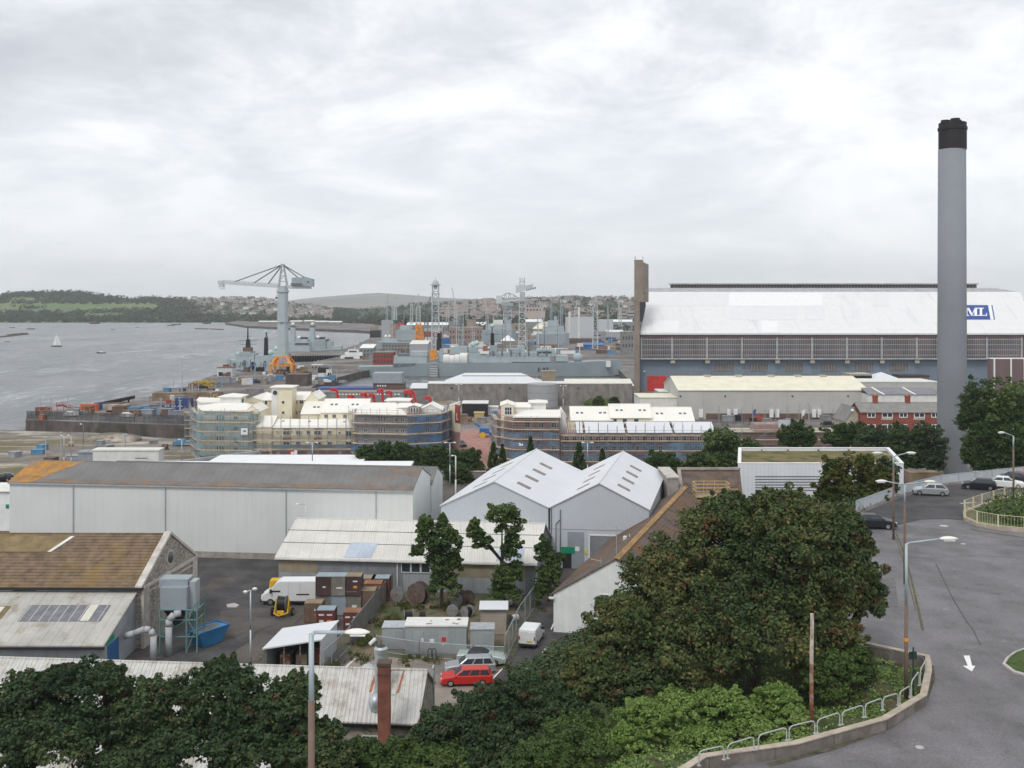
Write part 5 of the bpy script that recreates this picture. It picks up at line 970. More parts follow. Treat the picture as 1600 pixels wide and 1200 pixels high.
for i in range(9): x = XA(886+3*i, 211); q.add([(x, 210.6, ZA(677, 211)), (x+.12, 210.6, ZA(677, 211)), (x+.12, 215, ZA(661, 215)), (x, 215, ZA(661, 215)), (x, 210.6, ZA(677, 211)+.25), (x+.12, 210.6, ZA(677, 211)+.25), (x+.12, 215, ZA(661, 215)+.25), (x, 215, ZA(661, 215)+.25)], [(0, 1, 5, 4), (4, 5, 6, 7), (3, 7, 6, 2), (0, 4, 7, 3), (1, 2, 6, 5)])
q.build('bare_rafters', 'board_wood', t, world=True)
for i in range(20):
    px = 882+12.2*i
    for z in (.9, 3.3, 5.2): win(t, a, b, XA(px, 210.5)-a[0], .95, z, 1.0, 'white' if (i % 5 == 2) else 'panel_pale', 'glass', 2, f=.07)
for z in (1, 3.3, 5.6, 8.0):
    for px in (820, 842, 862): win(t, fq[2], fq[3], XA(px, 210)-fq[2][0], 1.0, z, 1.1, 'panel_pale', 'glass', 2, f=.07)
for (x0, x1, yE, yR, Yf) in ((892, 958, 656.5, 636, 222), (954, 1019, 652.5, 632, 222), (1017, 1085, 657.5, 637, 222)): box_gable(t, x0, x1, yE, yR, Yf, 9); sky(t, Yf, 9, yE, yR, [(x0+8, .45), (x0+15, .45), (x0+44, .45), (x0+51, .45)])
for px in (957, 973, 991): patch(t, 'window', 'glass', P_(954, 222), P_(1019, 222), XA(px, 222)-XA(954, 222), XA(px, 222)-XA(954, 222)+.9, ZA(659, 222), ZA(654.5, 222), .08)
scaffold('scaffolding', 'scaffolding around the rounded left end of the right flats', [P_(774, 224)]+fq, [1.6, 3.7, 5.8, 7.8, 9.4], 9.8, [(1, 4, 1.8, 3.6), (1, 4, 3.9, 5.6), (1, 4, 6.0, 7.4)], netm='net_blue', seed=6)
scaffold('scaffolding', 'long scaffolding in front of the white roofed brick range, behind the conical trees', [P_(876, 210.2), P_(1124, 210.2)], [1.2, 3.4, 5.4, 6.6], 8.6, [(0, 1, 1.4, 3.2), (0, 1, 3.6, 5.2)], netm='net_blue', seed=7)
t = thing('unfinished_range', 'unfinished brick range of flats under bare scaffolding right of the white roofs', 'flats', (60, 222, 0)); q = MB(); q.b(XA(1150, 222), XA(1318, 222), 222, 229, 0, 5.5); q.b(XA(1180, 222), XA(1240, 222), 222, 227, 5.5, 7.3); q.build('wall', 'flat_brick', t, world=True)
q = MB(); q.b(XA(1148, 222), XA(1320, 222), 221, 229, 5.55, 5.75); q.build('floor_slab', 'corbel', t, world=True)
scaffold('scaffolding', 'bare scaffolding on the unfinished range right of the white roofs', [P_(1122, 221.5), P_(1318, 221.5)], [2.2, 4.2, 6.3], 11.0, [], seed=9, step=2.4)
q = MB(); q.box((XA(1225, 219), 219, ZA(662, 219)), (2.4, .3, 1.6)); o = q.build('sheeted_panel', 'panel_pale', None); tag(o, 'small pale sheeted panel standing on the bare scaffolding', 'panel')
for px, m_, lab in ((1176, 'sign_blue', 'blue flag on a white pole in front of the cream warehouse'), (1253, 'white', 'white flag on a white pole in front of the cream warehouse')):
    t = thing('flag', lab, 'flag', (XA(px, 240), 240, 0)); q = MB(); q.tube((XA(px, 240), 240, 0), (XA(px, 240), 240, ZA(643, 240)), .06); q.build('flagpole', 'white', t, world=True); q = MB(); x = XA(px, 240); z = ZA(642, 240); q.slab([(x, 240, z), (x+.9, 240.1, z+.5), (x+.6, 240.1, z-1.0), (x+.05, 240, z-1.3)], .02); q.build('flag_cloth', m_, t, world=True, fix=True)
# banner + notice boards on the left scaffolding
t = thing('site_banner', 'red and white contractor banner hung low on the left scaffolding', 'banner', (XA(458, 218.6), 218.6, ZA(713, 218.6))); q = MB(); s_ = 218.6/F; q.b(XA(452, 218.6), XA(459.5, 218.6), 218.5, 218.6, ZA(713, 218.6), ZA(703.5, 218.6)); q.build('red_half', 'red', t, world=True); q = MB(); q.b(XA(459.6, 218.6), XA(464.5, 218.6), 218.5, 218.6, ZA(713, 218.6), ZA(703.5, 218.6)); q.build('white_half', 'white', t, world=True)
q = MB(); q.tube((XA(457, 218.6), 218.45, ZA(708, 218.6)), (XA(457, 218.6), 218.5, ZA(708, 218.6)), .35, n=10); q.build('printed_mark', 'white', t, world=True)
t = thing('site_notice', 'white notice with a small blue mark on the left rounded scaffolding', 'notice', (XA(382, 218.8), 218.8, 5)); q = MB(); q.b(XA(376.5, 218.8), XA(387, 218.8), 218.7, 218.8, ZA(679, 218.8), ZA(669, 218.8)); q.build('board', 'white', t, world=True); q = MB(); q.b(XA(380, 218.6), XA(384, 218.6), 218.62, 218.68, ZA(674.5, 218.6), ZA(672.5, 218.6)); q.build('printed_mark', 'blue', t, world=True)
# ================================================================ HARBOUR: cranes, ships, quays, far town
mat('crane_grey', (.40, .45, .47), .6, var=.05, scale=.3); mat('crane_pale', (.52, .55, .56), .6, var=.05); mat('ship_grey', (.31, .365, .39), .6, var=.05, scale=.1, streak=.15, spec=.4); mat('ship_grey_light', (.36, .42, .44), .6, var=.08, scale=.2); mat('ship_detail', (.13, .16, .175), .7, var=.2); mat('boot', (.03, .028, .03), .7)
mat('crane_orange', (.72, .27, .03), .6, var=.1, scale=.6); mat('white_sheet', (.75, .75, .72), .7, var=.03); mat('dome_green', (.42, .60, .56), .5)
def lattice(t, name, m, p, q_, w0, w1=None, n=8, r=.12, sides=4):
    p, q_ = Vector(p), Vector(q_); w1 = w0 if w1 is None else w1; d = (q_-p).normalized(); a = Vector((1, 0, 0)); a = (a-d*a.dot(d)); a = a.normalized() if a.length > .1 else Vector((0, 0, 1)); b = d.cross(a); q = MB()
    cs = [(-1, -1), (1, -1), (1, 1), (-1, 1)]
    C = lambda k, i: p.lerp(q_, i/n)+(a*cs[k][0]+b*cs[k][1])*(w0+(w1-w0)*i/n)/2
    for k in range(4):
        q.tube(C(k, 0), C(k, n), r, n=4)
        for i in range(n):
            q.tube(C(k, i), C((k+1) % 4, i), r*.6, n=4)
            q.tube(C(k, i) if i % 2 else C((k+1) % 4, i), C((k+1) % 4, i+1) if i % 2 else C(k, i+1), r*.55, n=4)
    return q.build(name, m, t, world=True)
# ---- cantilever crane on the quay
Y = 503; s_ = Y/F; X = lambda px: XA(px, Y); Z = lambda py: ZA(py, Y)
t = thing('cantilever_crane', 'big pale grey cantilever crane on an orange portal at the river quay', 'crane', (X(442), Y, 0))
q = MB(); 
for z0, z1, w0, w1 in ((Z(558), Z(503), 8.1, 7.8), (Z(503), Z(457), 7.8, 7.3)):
    vs = [[(X(442)+w/2*c[0]*.62, Y+w/2*c[1]*.62, z) for c in ((-1, -.6), (-.6, -1), (.6, -1), (1, -.6), (1, .6), (.6, 1), (-.6, 1), (-1, .6))] for w, z in ((w0, z0), (w1, z1))]; q.ring(vs)
q.build('column', 'crane_grey', t, world=True)
q = MB(); q.lathe((X(442), Y, Z(505)), [(2.9, 0), (2.9, .5)], 8); q.build('column_flange', 'galv_dark', t, world=True)
q = MB(); q.lathe((X(442), Y, Z(457)), [(2.4, -.5), (3.0, .2), (3.0, 1.0), (2.4, 1.2), (2.4, 3.2)], 12); q.build('slewing_ring', 'crane_grey', t, world=True)
q = MB()
for sx in (-1, 1):
    for sy in (-1, 1):
        q.ring([[(X(442)+sx*4.9+e*.48, Y+sy*4+f*.5, 0) for e, f in ((-1, -1), (1, -1), (1, 1), (-1, 1))], [(X(442)+sx*4.9+e*.48, Y+sy*4+f*.5, Z(568)) for e, f in ((-1, -1), (1, -1), (1, 1), (-1, 1))], [(X(442)+sx*2.6+e*.6, Y+sy*2.4+f*.5, Z(557.5)) for e, f in ((-1, -1), (1, -1), (1, 1), (-1, 1))]])
for sy in (-4, 4): q.b(X(442)-4.3, X(442)+4.3, Y+sy-.4, Y+sy+.4, Z(571.5), Z(569.5))
for sx in (-4.9, 4.9): q.b(X(442)+sx-.4, X(442)+sx+.4, Y-3.5, Y+3.5, Z(571.5)+.01, Z(569.5)-.01)
q.b(X(442)-3.4, X(442)+3.4, Y-3.0, Y+3.0, Z(559), Z(556.5))
for sx in (-1, 1): q.tube((X(442)+sx*2.2, Y-4, Z(570)), (X(442)+sx*1.2, Y-3, Z(561)), .35, n=6)
q.build('portal', 'crane_orange', t, world=True, fix=True)
q = MB(); q.b(X(438), X(447), Y-1.5, Y+1.5, Z(578), Z(571.6)); q.build('winch_house', 'metal_grey', t, world=True)
q = MB(); q.ring([[(X(350), Y-1, Z(444)), (X(350), Y+1, Z(444)), (X(350), Y+1, Z(439)), (X(350), Y-1, Z(439))], [(X(436), Y-1.2, Z(450)), (X(436), Y+1.2, Z(450)), (X(436), Y+1.2, Z(444.5)), (X(436), Y-1.2, Z(444.5))]]); q.build('jib', 'crane_pale', t, world=True, fix=True)
q = MB(); q.b(X(341), X(350), Y-1.1, Y+1.1, Z(443), Z(438.5)); q.b(X(342.5), X(350), Y-1, Y+1, Z(449), Z(443)); q.b(X(344), X(351), Y-.8, Y+.8, Z(452), Z(450.5)); q.build('jib_head', 'crane_pale', t, world=True)
q = MB(); q.ring([[(X(446), Y-1.2, Z(451)), (X(446), Y+1.2, Z(451)), (X(446), Y+1.2, Z(445.5)), (X(446), Y-1.2, Z(445.5))], [(X(486), Y-1.2, Z(451.5)), (X(486), Y+1.2, Z(451.5)), (X(486), Y+1.2, Z(447)), (X(486), Y-1.2, Z(447))]]); q.build('counter_jib', 'crane_pale', t, world=True, fix=True)
q = MB(); q.add([(X(457), Y-2, Z(446.5)), (X(490), Y-2, Z(448)), (X(490), Y-2, Z(436)), (X(479), Y-2, Z(433)), (X(457), Y-2, Z(434)), (X(457), Y+2, Z(446.5)), (X(490), Y+2, Z(448)), (X(490), Y+2, Z(436)), (X(479), Y+2, Z(433)), (X(457), Y+2, Z(434))], [(0, 1, 2, 3, 4), (9, 8, 7, 6, 5)]+[(i, 5+i, 5+(i+1) % 5, (i+1) % 5) for i in range(5)]); mat('crane_house', (.31, .36, .38), .6, var=.05); q.build('machine_house', 'crane_house', t, world=True, fix=True)
patch(t, 'house_window', 'dark', (X(457), Y-2), (X(490), Y-2), 7.8, 8.4, Z(442), Z(439.5), .06)
q = MB(); ap = (X(441.5), Y, Z(413.5))
for x, y in ((435.5, -1.5), (435.5, 1.5), (449, -1.5), (449, 1.5)): q.tube((X(x), Y+y, Z(449)), (ap[0]+(x-442)*.06, ap[1]+y*.4, ap[2]), .28, n=5)
for z in (440, 431, 422): 
    k = (z-413.5)/36; q.tube((X(442-6.7*k-.5), Y-1.2, Z(z)), (X(442+6.7*k+.5), Y-1.2, Z(z)), .18, n=4); q.tube((X(442-6.7*k-.5), Y-1.2, Z(z)), (X(442+4.6*k), Y-1.2, Z(z-9)), .14, n=4)
q.b(X(439), X(444.5), Y-1, Y+1, Z(415), Z(412.5)); q.build('a_frame', 'crane_grey', t, world=True)
q = MB()
for x, y in ((366, 440.5), (397, 442), (419, 443.5)):
    for dy in (-.7, .7): q.tube((ap[0], Y+dy, ap[2]), (X(x), Y+dy, Z(y)), .16, n=4)
for x, y in ((466, 434), (477, 434)):
    for dy in (-.7, .7): q.tube((ap[0], Y+dy, ap[2]), (X(x), Y+dy, Z(y)), .2, n=4)
q.build('tie_rod', 'galv_dark', t, world=True)
q = MB(); q.tube((X(349), Y-1, Z(438)), (X(434), Y-1, Z(443.3)), .06, n=4)
for i in range(18): q.tube((X(350+5*i), Y-1, Z(439+.32*i)), (X(350+5*i), Y-1, Z(437.5+.32*i)), .05, n=4)
q.build('jib_rail', 'galv_dark', t, world=True)
q = MB(); q.b(X(456), X(474), Y-2.3, Y-2.1, Z(446), Z(442.5)); q.build('maker_plate', 'galv_dark', t, world=True)
q = MB(); q.b(X(431), X(434), Y-1, Y+1, Z(467), Z(464)); q.tube((X(432.5), Y, Z(450)), (X(432.5), Y, Z(465)), .05, n=4); q.build('hook_block', 'dark', t, world=True)
# ---- lattice dock cranes
def tcrane(name, lab, px, Yc, y0, y1, w, m='crane_grey', jib=None, cap=None, n=12, r=.16, grp=None):
    X = lambda p: XA(p, Yc); Z = lambda p: ZA(p, Yc); s = Yc/F; t = thing(name, lab, 'crane', (X(px), Yc, 0), group=grp); lattice(t, 'lattice_mast', m, (X(px), Yc, max(0, Z(y0))), (X(px), Yc, Z(y1)), w*s, w*s*.8, n, r)
    if jib: lattice(t, 'jib', m, (X(jib[0]), Yc, Z(jib[1])), (X(jib[2]), Yc, Z(jib[3])), jib[4]*s, jib[4]*s*.35, 8, r*.6)
    return t, X, Z, s
t, X, Z, s = tcrane('lattice_tower_crane', 'tall pale lattice tower with a domed cap standing behind the moored frigate', 680.5, 600, 560, 445, 11.5, 'crane_pale', r=.30, n=11)
q = MB(); q.lathe((X(680.5), 600, Z(445)), [(3.0, -.3), (3.0, .2), (2.0, .3), (1.9, 1.2), (1.2, 2.4), (.3, 2.9), (.1, 4.2)], 12); q.build('domed_cap', 'crane_grey', t, world=True)
q = MB(); q.b(X(678), X(683), 599, 601, Z(451), Z(446)); q.build('hanging_cabin', 'crane_grey', t, world=True)
q = MB()
for y in (459, 476, 487): q.b(X(674), X(687), 597.7, 602.2, Z(y+.6), Z(y-.6))
q.build('platform', 'crane_grey', t, world=True)
t, X, Z, s = tcrane('hammerhead_crane', 'pale hammerhead crane with a sloping jib on a lattice tower, right of centre', 816, 800, 548, 470, 11, 'crane_pale', r=.34, n=8)
q = MB(); q.b(X(812.5), X(820.5), 796, 804, Z(471), Z(456)); q.build('turret', 'crane_grey', t, world=True)
q = MB(); q.ring([[(X(806), 797, Z(458)), (X(806), 803, Z(458)), (X(806), 803, Z(446)), (X(806), 797, Z(446))], [(X(822), 797, Z(453)), (X(822), 803, Z(453)), (X(822), 803, Z(446.5)), (X(822), 797, Z(446.5))], [(X(833), 798, Z(449.5)), (X(833), 802, Z(449.5)), (X(833), 802, Z(443.5)), (X(833), 798, Z(443.5))]]); q.build('jib', 'crane_pale', t, world=True, fix=True)
q = MB()
for i in range(5): q.b(X(822+3.3*i), X(824+3.3*i), 799, 801, Z(454.5-.8*i), Z(451.5-.8*i))
q.build('jib_trolley', 'galv_dark', t, world=True); lattice(t, 'head_frame', 'crane_grey', (X(816), 800, Z(446)), (X(816), 800, Z(434)), 8*s, 7*s, 2, .3)
t, X, Z, s = tcrane('hammerhead_crane', 'pale crane with an arched girder and a white counterweight house, left of the hammerhead crane', 793, 1000, 500, 478, 13, 'crane_grey', r=.4, n=3)
q = MB(); q.b(X(788), X(799), 996, 1004, 0, Z(500)); q.b(X(784), X(802), 995, 1005, Z(478), Z(473)); q.build('tower_house', 'metal_grey', t, world=True)
q = MB(); q.b(X(775.5), X(785), 996, 1004, Z(474), Z(462)); q.build('counterweight_house', 'crane_pale', t, world=True)
q = MB(); ar = [(784, 463), (790, 458.5), (796, 457.5), (803, 461), (812, 467)]
for (a, b), (c, d) in zip(ar, ar[1:]):
    q.tube((X(a), 997, Z(b)), (X(c), 997, Z(d)), .6, n=4); q.tube((X(a), 1003, Z(b)), (X(c), 1003, Z(d)), .6, n=4); q.tube((X(c), 997, Z(d)), (X(c-3), 997, Z(471)), .4, n=4); q.tube((X(a), 997, Z(b)), (X(c-3), 997, Z(471)), .35, n=4)
q.tube((X(784), 997, Z(472)), (X(812), 997, Z(469)), .8, n=4); q.build('arched_jib', 'crane_pale', t, world=True)
for i, (px, Yc, y0, y1, w, jb, lab, m_) in enumerate([
    (614.5, 1050, 500, 470, 4, (614, 471, 612, 460, 2.5), 'thin dock crane with an upright jib at the left end of the naval dockyard', 'crane_pale'),
    (617.5, 950, 500, 482, 5, (617, 483, 618.5, 461, 2.5), 'thin dock crane just right of the leftmost dock crane', 'crane_pale'),
    (604.5, 1100, 502, 478, 3, (604.5, 480, 606.5, 460, 1.8), 'faint thin crane mast furthest left over the dockyard', 'crane_grey'),
    (653.5, 900, 508, 478, 7, (654, 480, 654, 459, 3), 'pale dock crane with a tapering lattice mast above the orange lattice frame', 'crane_pale'),
    (666, 850, 508, 484, 6, (667, 486, 673, 463, 3), 'dark dock crane leaning close to the tall domed lattice tower', 'galv_dark'),
    (712, 900, 508, 478, 5, (712, 480, 706, 449, 2.6), 'dock crane with its jib leaning left, right of the domed lattice tower', 'crane_pale'),
    (720.5, 750, 540, 490, 8, (720.5, 492, 726, 478, 3), 'wide lattice dock crane in front of the brown flat topped building', 'crane_grey'),
    (729.5, 1100, 500, 476, 3.5, (729.5, 478, 728, 467, 2), 'far dock crane on the skyline right of the leaning crane', 'crane_grey'),
    (740, 1200, 478, 467, 5, None, 'small squat frame crane on the skyline left of the arched crane', 'crane_grey'),
    (861, 900, 540, 478, 3.5, (861, 480, 861, 469, 2), 'slim pale lattice mast left of the white slab building', 'crane_grey'),
    (877, 880, 530, 478, 3.5, (877, 480, 877, 467, 2), 'slim lattice mast close behind the left edge of the white slab building', 'crane_grey'),
    (930, 700, 545, 478, 8, (931, 480, 932, 463, 5), 'pale lattice crane standing in front of the right side of the white slab building', 'crane_pale'),
    (950, 820, 520, 490, 3, (950, 491, 950, 476, 2), 'slim lattice mast between the white slab building and the brown tower', 'crane_grey')]):
    tt, X, Z, s = tcrane('dock_crane', lab, px, Yc, y0, y1, w, m_, jb, n=6, r=.2, grp='thin dock cranes in the naval dockyard')
t = thing('orange_gantry', 'orange tapering lattice gantry among the docks left of the domed tower', 'crane', (XA(655, 720), 720, 0)); lattice(t, 'lattice_frame', 'crane_orange', (XA(656, 720), 720, ZA(531, 720)), (XA(654, 720), 720, ZA(505, 720)), 5.8, 2.6, 5, .42); q = MB(); q.b(XA(650, 720), XA(662, 720), 718, 722, 0, ZA(531, 720)); q.build('base', 'corbel', t, world=True)
# ---- ships
def hullq(xs, yc, hb, zk=-3.6):
    """xs: list of (x, beam factor, deck z); hull loft along X"""
    secs = []
    for x, b, zd in xs: w = hb*b; secs.append([(x, yc-w*.80, zk), (x, yc+w*.80, zk), (x, yc+w, zd), (x, yc-w, zd)])
    return secs
def ship(name, lab, Y, hull, parts, cat='warship', group=None, hb=7, m='ship_grey'):
    X = lambda p: XA(p, Y); Z = lambda p: ZA(p, Y); yc = Y+hb
    t = thing(name, lab, cat, (X((hull[0][0]+hull[-1][0])/2), yc, 0), group=group)
    secs = hullq([(X(p), b, Z(y)) for p, b, y in hull], yc, hb, WZ+.1)
    q = MB(); q.ring(secs); q.build('hull', m, t, world=True, fix=True)
    q = MB(); q.ring([[(x, y, -3.9), (x2, y2, -3.9), (x2, y2+.02, -2.7), (x, y-.02, -2.7)] for (x, y, z), (x2, y2, z2) in [(s[0], s[1]) for s in secs]]); q.build('waterline_band', 'boot', t, world=True, fix=True)
    for k in parts:
        kind = k[0]
        if kind == 'b': _, nm, x0, x1, yt, yb, mm = k[:7]; dy = k[7] if len(k) > 7 else 0; w = k[8] if len(k) > 8 else hb*.75; q = MB(); q.box(((X(x0)+X(x1))/2, yc+dy, (Z(yt)+Z(yb))/2), (X(x1)-X(x0), w*2, Z(yt)-Z(yb)), top=k[9] if len(k) > 9 else .96); q.build(nm, mm, t, world=True)
        elif kind == 'm': _, nm, x, yt, yb, r, mm = k; q = MB(); q.tube((X(x), yc, Z(yb)), (X(x), yc, Z(yt)), r, r*.6, 8); q.build(nm, mm, t, world=True)
        elif kind == 'y': _, nm, x0, x1, y, r, mm = k; q = MB(); q.tube((X(x0), yc, Z(y)), (X(x1), yc, Z(y)), r, r, 5); q.build(nm, mm, t, world=True)
        elif kind == 'd': _, nm, x, y, r, mm = k[:6]; q = MB(); q.ico((X(x), yc+(k[6] if len(k) > 6 else 0), Z(y)), (r, r, r)); q.build(nm, mm, t, world=True, smooth=True)
    return t, X, Z, yc
G_, GL, DT = 'ship_grey', 'ship_grey_light', 'ship_detail'
P = [('b', 'hangar', 614, 667, 556.5, 568, GL), ('b', 'hangar_top', 640, 668, 549.5, 556.5, GL), ('b', 'deck_gear', 620, 640, 553, 556.5, DT), ('b', 'mast_base', 683, 692, 545, 567, GL, 0, 3, .7), ('b', 'funnel', 681.5, 688.5, 521, 545, 'black', 0, 2.2, .75), ('b', 'funnel_block', 681, 686, 532, 548, 'boot', 0, 2.4),
     ('b', 'blue_cabin', 702, 730, 542.5, 553, 'ship_grey_light', -1, 3.5), ('b', 'deckhouse', 728, 758, 551, 567, GL), ('b', 'deckhouse', 732, 746, 543, 551, G_), ('b', 'deckhouse', 756, 800, 556, 567, GL), ('b', 'deckhouse', 765, 776, 540, 556, G_, 0, 3.5), ('b', 'foremast', 765.5, 772.5, 521, 541, 'black', 0, 1.6, .7), ('m', 'pole_mast', 768.5, 505, 521, .5, DT), ('d', 'radar_dome', 768.5, 509.5, 1.2, 'dome_green'),
     ('b', 'superstructure', 776, 860, 551, 566, GL), ('b', 'bridge', 838, 868, 546, 557, GL), ('b', 'bridge_window', 842, 862, 549.5, 551.5, 'dark', -.35, 5.2), ('b', 'deckhouse', 796, 812, 545, 552, G_), ('b', 'white_funnel', 791.5, 794, 545, 557, 'white', -4.5, .5), ('b', 'white_funnel', 797.5, 800.5, 545, 557, 'white', -4.5, .5), ('b', 'deckhouse', 808, 820, 541, 551, GL, 0, 3),
     ('m', 'signal_mast', 907, 539, 563, .25, 'white'), ('d', 'gun_house', 904, 560, 2.6, GL), ('b', 'deckhouse', 868, 888, 556, 565, GL), ('d', 'radar_dome', 738.5, 538.5, 1.55, 'dome_green', -2), ('d', 'radar_dome', 744, 537, 1.4, 'dome_green', 1.5), ('d', 'radar_dome', 706, 543, .8, 'white', -2), ('y', 'yardarm', 758, 780, 523, .15, DT), ('y', 'yardarm', 760, 777, 516, .12, DT), ('b', 'anchor_cover', 948, 955, 565, 574, 'white', -3.6, 1.0)]
P += [('b', 'crate_stack', 671, 682, 547, 556, 'crane_orange', -5, 1.4), ('b', 'crate_stack', 672, 680, 556, 563, 'crane_orange', -5.2, 1.3), ('b', 'orange_raft', 754, 762, 544, 550, 'flash_orange', -4.4, 1), ('b', 'awning_frame', 750, 764, 549, 553, 'white_sheet', -4.6, 1.2)]
for i in range(14): P.append(('b', 'fitting', 762+7*i, 764.5+7*i, 547+(i*7 % 5), 556, DT if i % 2 else GL, -5.0, .6))
for i in range(8): P.append(('m', 'stanchion_mast', 803+7.5*i, 541+(i*5 % 7), 553, .16, DT))
tF, X, Z, yc = ship('frigate', 'long grey frigate lettered F97 moored across the basin in the middle of the picture', 525, [(557, .55, 573.5), (570, .8, 573), (646, .98, 572), (652, 1, 568), (860, 1, 567), (900, .9, 566), (940, .55, 564.5), (962, .2, 563), (974, .03, 562)], P)
for k, (x0, x1, yt, yb) in enumerate([(692.5, 701.5, 554, 569), (702, 710, 555, 569.5), (710.5, 718, 554, 569.5), (718.5, 730, 551.5, 569)]):
    q = MB(); n = 8; q.ring([[(X(x0 if e == 0 else x1)+math.sin(i)*.1, yc-6.9+1.1-1.5*math.sin(PI*i/n)*1.0, Z(yb)+(Z(yt)-Z(yb))*(1-math.cos(PI*i/n))/2) for i in range(n+1)] for e in (0, 1)]); q.build('white_cover', 'white_sheet', tF, world=True, fix=True)
q = MB(); q.b(X(671), X(684), yc-7.6, yc-7.1, Z(589), Z(570))
mat('ladder_grey', (.42, .45, .46), .7, lines=(('Z', 1.2, .5, .6),)); q.build('boarding_ladder', 'ladder_grey', tF, world=True)
q = MB(); q.b(X(614), X(650), yc-6.8, yc-6.6, Z(572.5), Z(568)); q.build('deck_opening', 'ship_detail', tF, world=True)
tc_ = bpy.data.curves.new('hull_number', 'FONT'); tc_.body = 'F 97'; tc_.size = 3.4; tc_.extrude = .05; tmp = bpy.data.objects.new('tmp', tc_); col.objects.link(tmp); dg = bpy.context.evaluated_depsgraph_get(); me = bpy.data.meshes.new_from_object(tmp.evaluated_get(dg)); bpy.data.objects.remove(tmp)
o = bpy.data.objects.new('hull_number', me); col.objects.link(o); me.materials.clear(); me.materials.append(MT('dark')); o.parent = tF; bF = BASE[tF.name]
o.rotation_euler = (math.radians(79), 0, 0); o.location = Vector((X(840), yc-6.62, Z(581.5)))-bF; o.scale = (.95, 1, 1)
# hull is flared: put the number clear of it
o.location.y -= .35
Yl = 545
P = [('b', 'superstructure', 352, 392, 563, 585, GL), ('b', 'superstructure', 366, 396, 553, 566, GL), ('b', 'bridge', 372, 390, 550, 556, G_), ('b', 'mast_house', 375.5, 388.5, 543.5, 550, 'brown_band', 0, 2.2), ('b', 'main_mast', 379.5, 385.5, 531, 544, 'black', 0, 1.5, .8), ('m', 'pole_mast', 382, 512, 532, .45, 'black'), ('y', 'yardarm', 367, 397, 533, .14, DT), ('y', 'yardarm', 370, 395, 539, .12, DT), ('y', 'yardarm', 376, 388, 526, .1, DT),
     ('b', 'aft_mast', 408, 414, 528, 556, 'black', 0, 1.4, .75), ('m', 'pole_mast', 411.5, 517, 529, .6, DT), ('b', 'radar_panel', 406.5, 417, 516.5, 519.5, 'dome_green', 0, .8), ('b', 'superstructure', 396, 430, 556, 585, GL), ('d', 'radar_dome', 418, 551.5, 1.6, 'dome_green'), ('d', 'radar_dome', 369, 554, 1.4, 'dome_green', -2), ('b', 'blue_door', 388.5, 393, 568, 575, 'blue', -5.3, .4), ('b', 'blue_door', 410, 413, 568, 577, 'blue', -5.3, .4), ('b', 'doorway', 377.5, 379, 567, 571, 'dark', -5.3, .4), ('b', 'deckhouse', 418, 440, 560, 586, G_)]
for i in range(10): P.append(('b', 'fitting', 355+8*i, 358+8*i, 560+(i*7 % 9), 572, DT if i % 2 else GL, -5.4, .5))
ship('destroyer', 'grey warship with two black masts moored behind the river quay, left of the cantilever crane', Yl, [(338, .3, 574), (350, .7, 577), (400, 1, 579), (440, .95, 580)], P)
P = [('b', 'superstructure', 424, 446, 551, 566, GL), ('d', 'radar_dome', 429, 545, 1.9, 'dome_green'), ('b', 'foremast', 450, 459, 512, 547, GL, 0, 3, .7), ('d', 'mast_top', 454.5, 507, 1.5, 'offwhite'), ('b', 'mast_ring', 451, 458, 509, 512, DT, 0, 2), ('b', 'superstructure', 446, 483, 535, 552, GL), ('b', 'bridge', 460, 480, 530, 540, GL), ('b', 'dark_opening', 463, 478, 527.3, 530, 'dark', -1, 2.5), ('d', 'mast_ball', 465.5, 527.5, 1.3, 'white', -3), ('b', 'window_strip', 460, 482, 536.5, 538.2, 'dark', -5, .7)]
ship('frigate', 'grey frigate with a white topped mast behind the wharf, just right of the crane column', 735, [(420, .4, 551), (435, .8, 552), (488, 1, 552)], P)
P = [('b', 'foremast', 480.5, 490, 512, 547, GL, 0, 3, .7), ('d', 'mast_top', 485.5, 507, 1.5, 'offwhite'), ('b', 'mast_ring', 482, 489, 509, 512, DT, 0, 2), ('b', 'superstructure', 484, 518, 534, 551, GL), ('b', 'superstructure', 514, 532, 541, 551, GL), ('b', 'dark_opening', 492, 505, 527.3, 530, 'dark', -1, 2.5), ('d', 'mast_ball', 495.5, 527, 1.3, 'white', -3), ('b', 'hangar', 490, 508, 530, 540, G_), ('m', 'pole_mast', 514, 532, 545, .5, DT), ('b', 'crane_post', 508, 510, 530, 545, DT)]
ship('frigate', 'second grey frigate behind the wharf, with its white topped mast further right', 765, [(490, .8, 550), (535, 1, 550), (545, .6, 549)], P)
P = [('b', 'cabin', 531, 562, 556, 566, 'white'), ('b', 'cabin_window', 538, 552, 558, 561, 'dark', -2.9, .5), ('b', 'upper_deck', 538, 566, 550.5, 556, 'white'), ('b', 'bridge', 543, 560, 547, 550.5, 'white'), ('b', 'bridge_window', 545, 557, 548, 549.7, 'dark', -2.9, .4), ('m', 'mast', 553, 542, 548, .2, 'white')]
ship('motor_yacht', 'large white motor yacht moored beyond the basin beside the dark wharf', 640, [(527, .6, 566), (540, 1, 566), (565, .9, 564), (572, .1, 562)], P, 'yacht', hb=4, m='white')
P = [('b', 'cabin', 598, 622, 530, 536, GL), ('d', 'radar_dome', 601, 526, 1.2, 'white'), ('d', 'radar_dome', 607, 526, 1.2, 'white'), ('b', 'superstructure', 618, 650, 516, 532, G_), ('b', 'superstructure', 625, 640, 508, 517, GL), ('b', 'funnel', 630, 633.5, 498.5, 512, 'black', 0, 1.5), ('b', 'red_cover', 621, 630, 505, 511, 'red', 0, 2)]
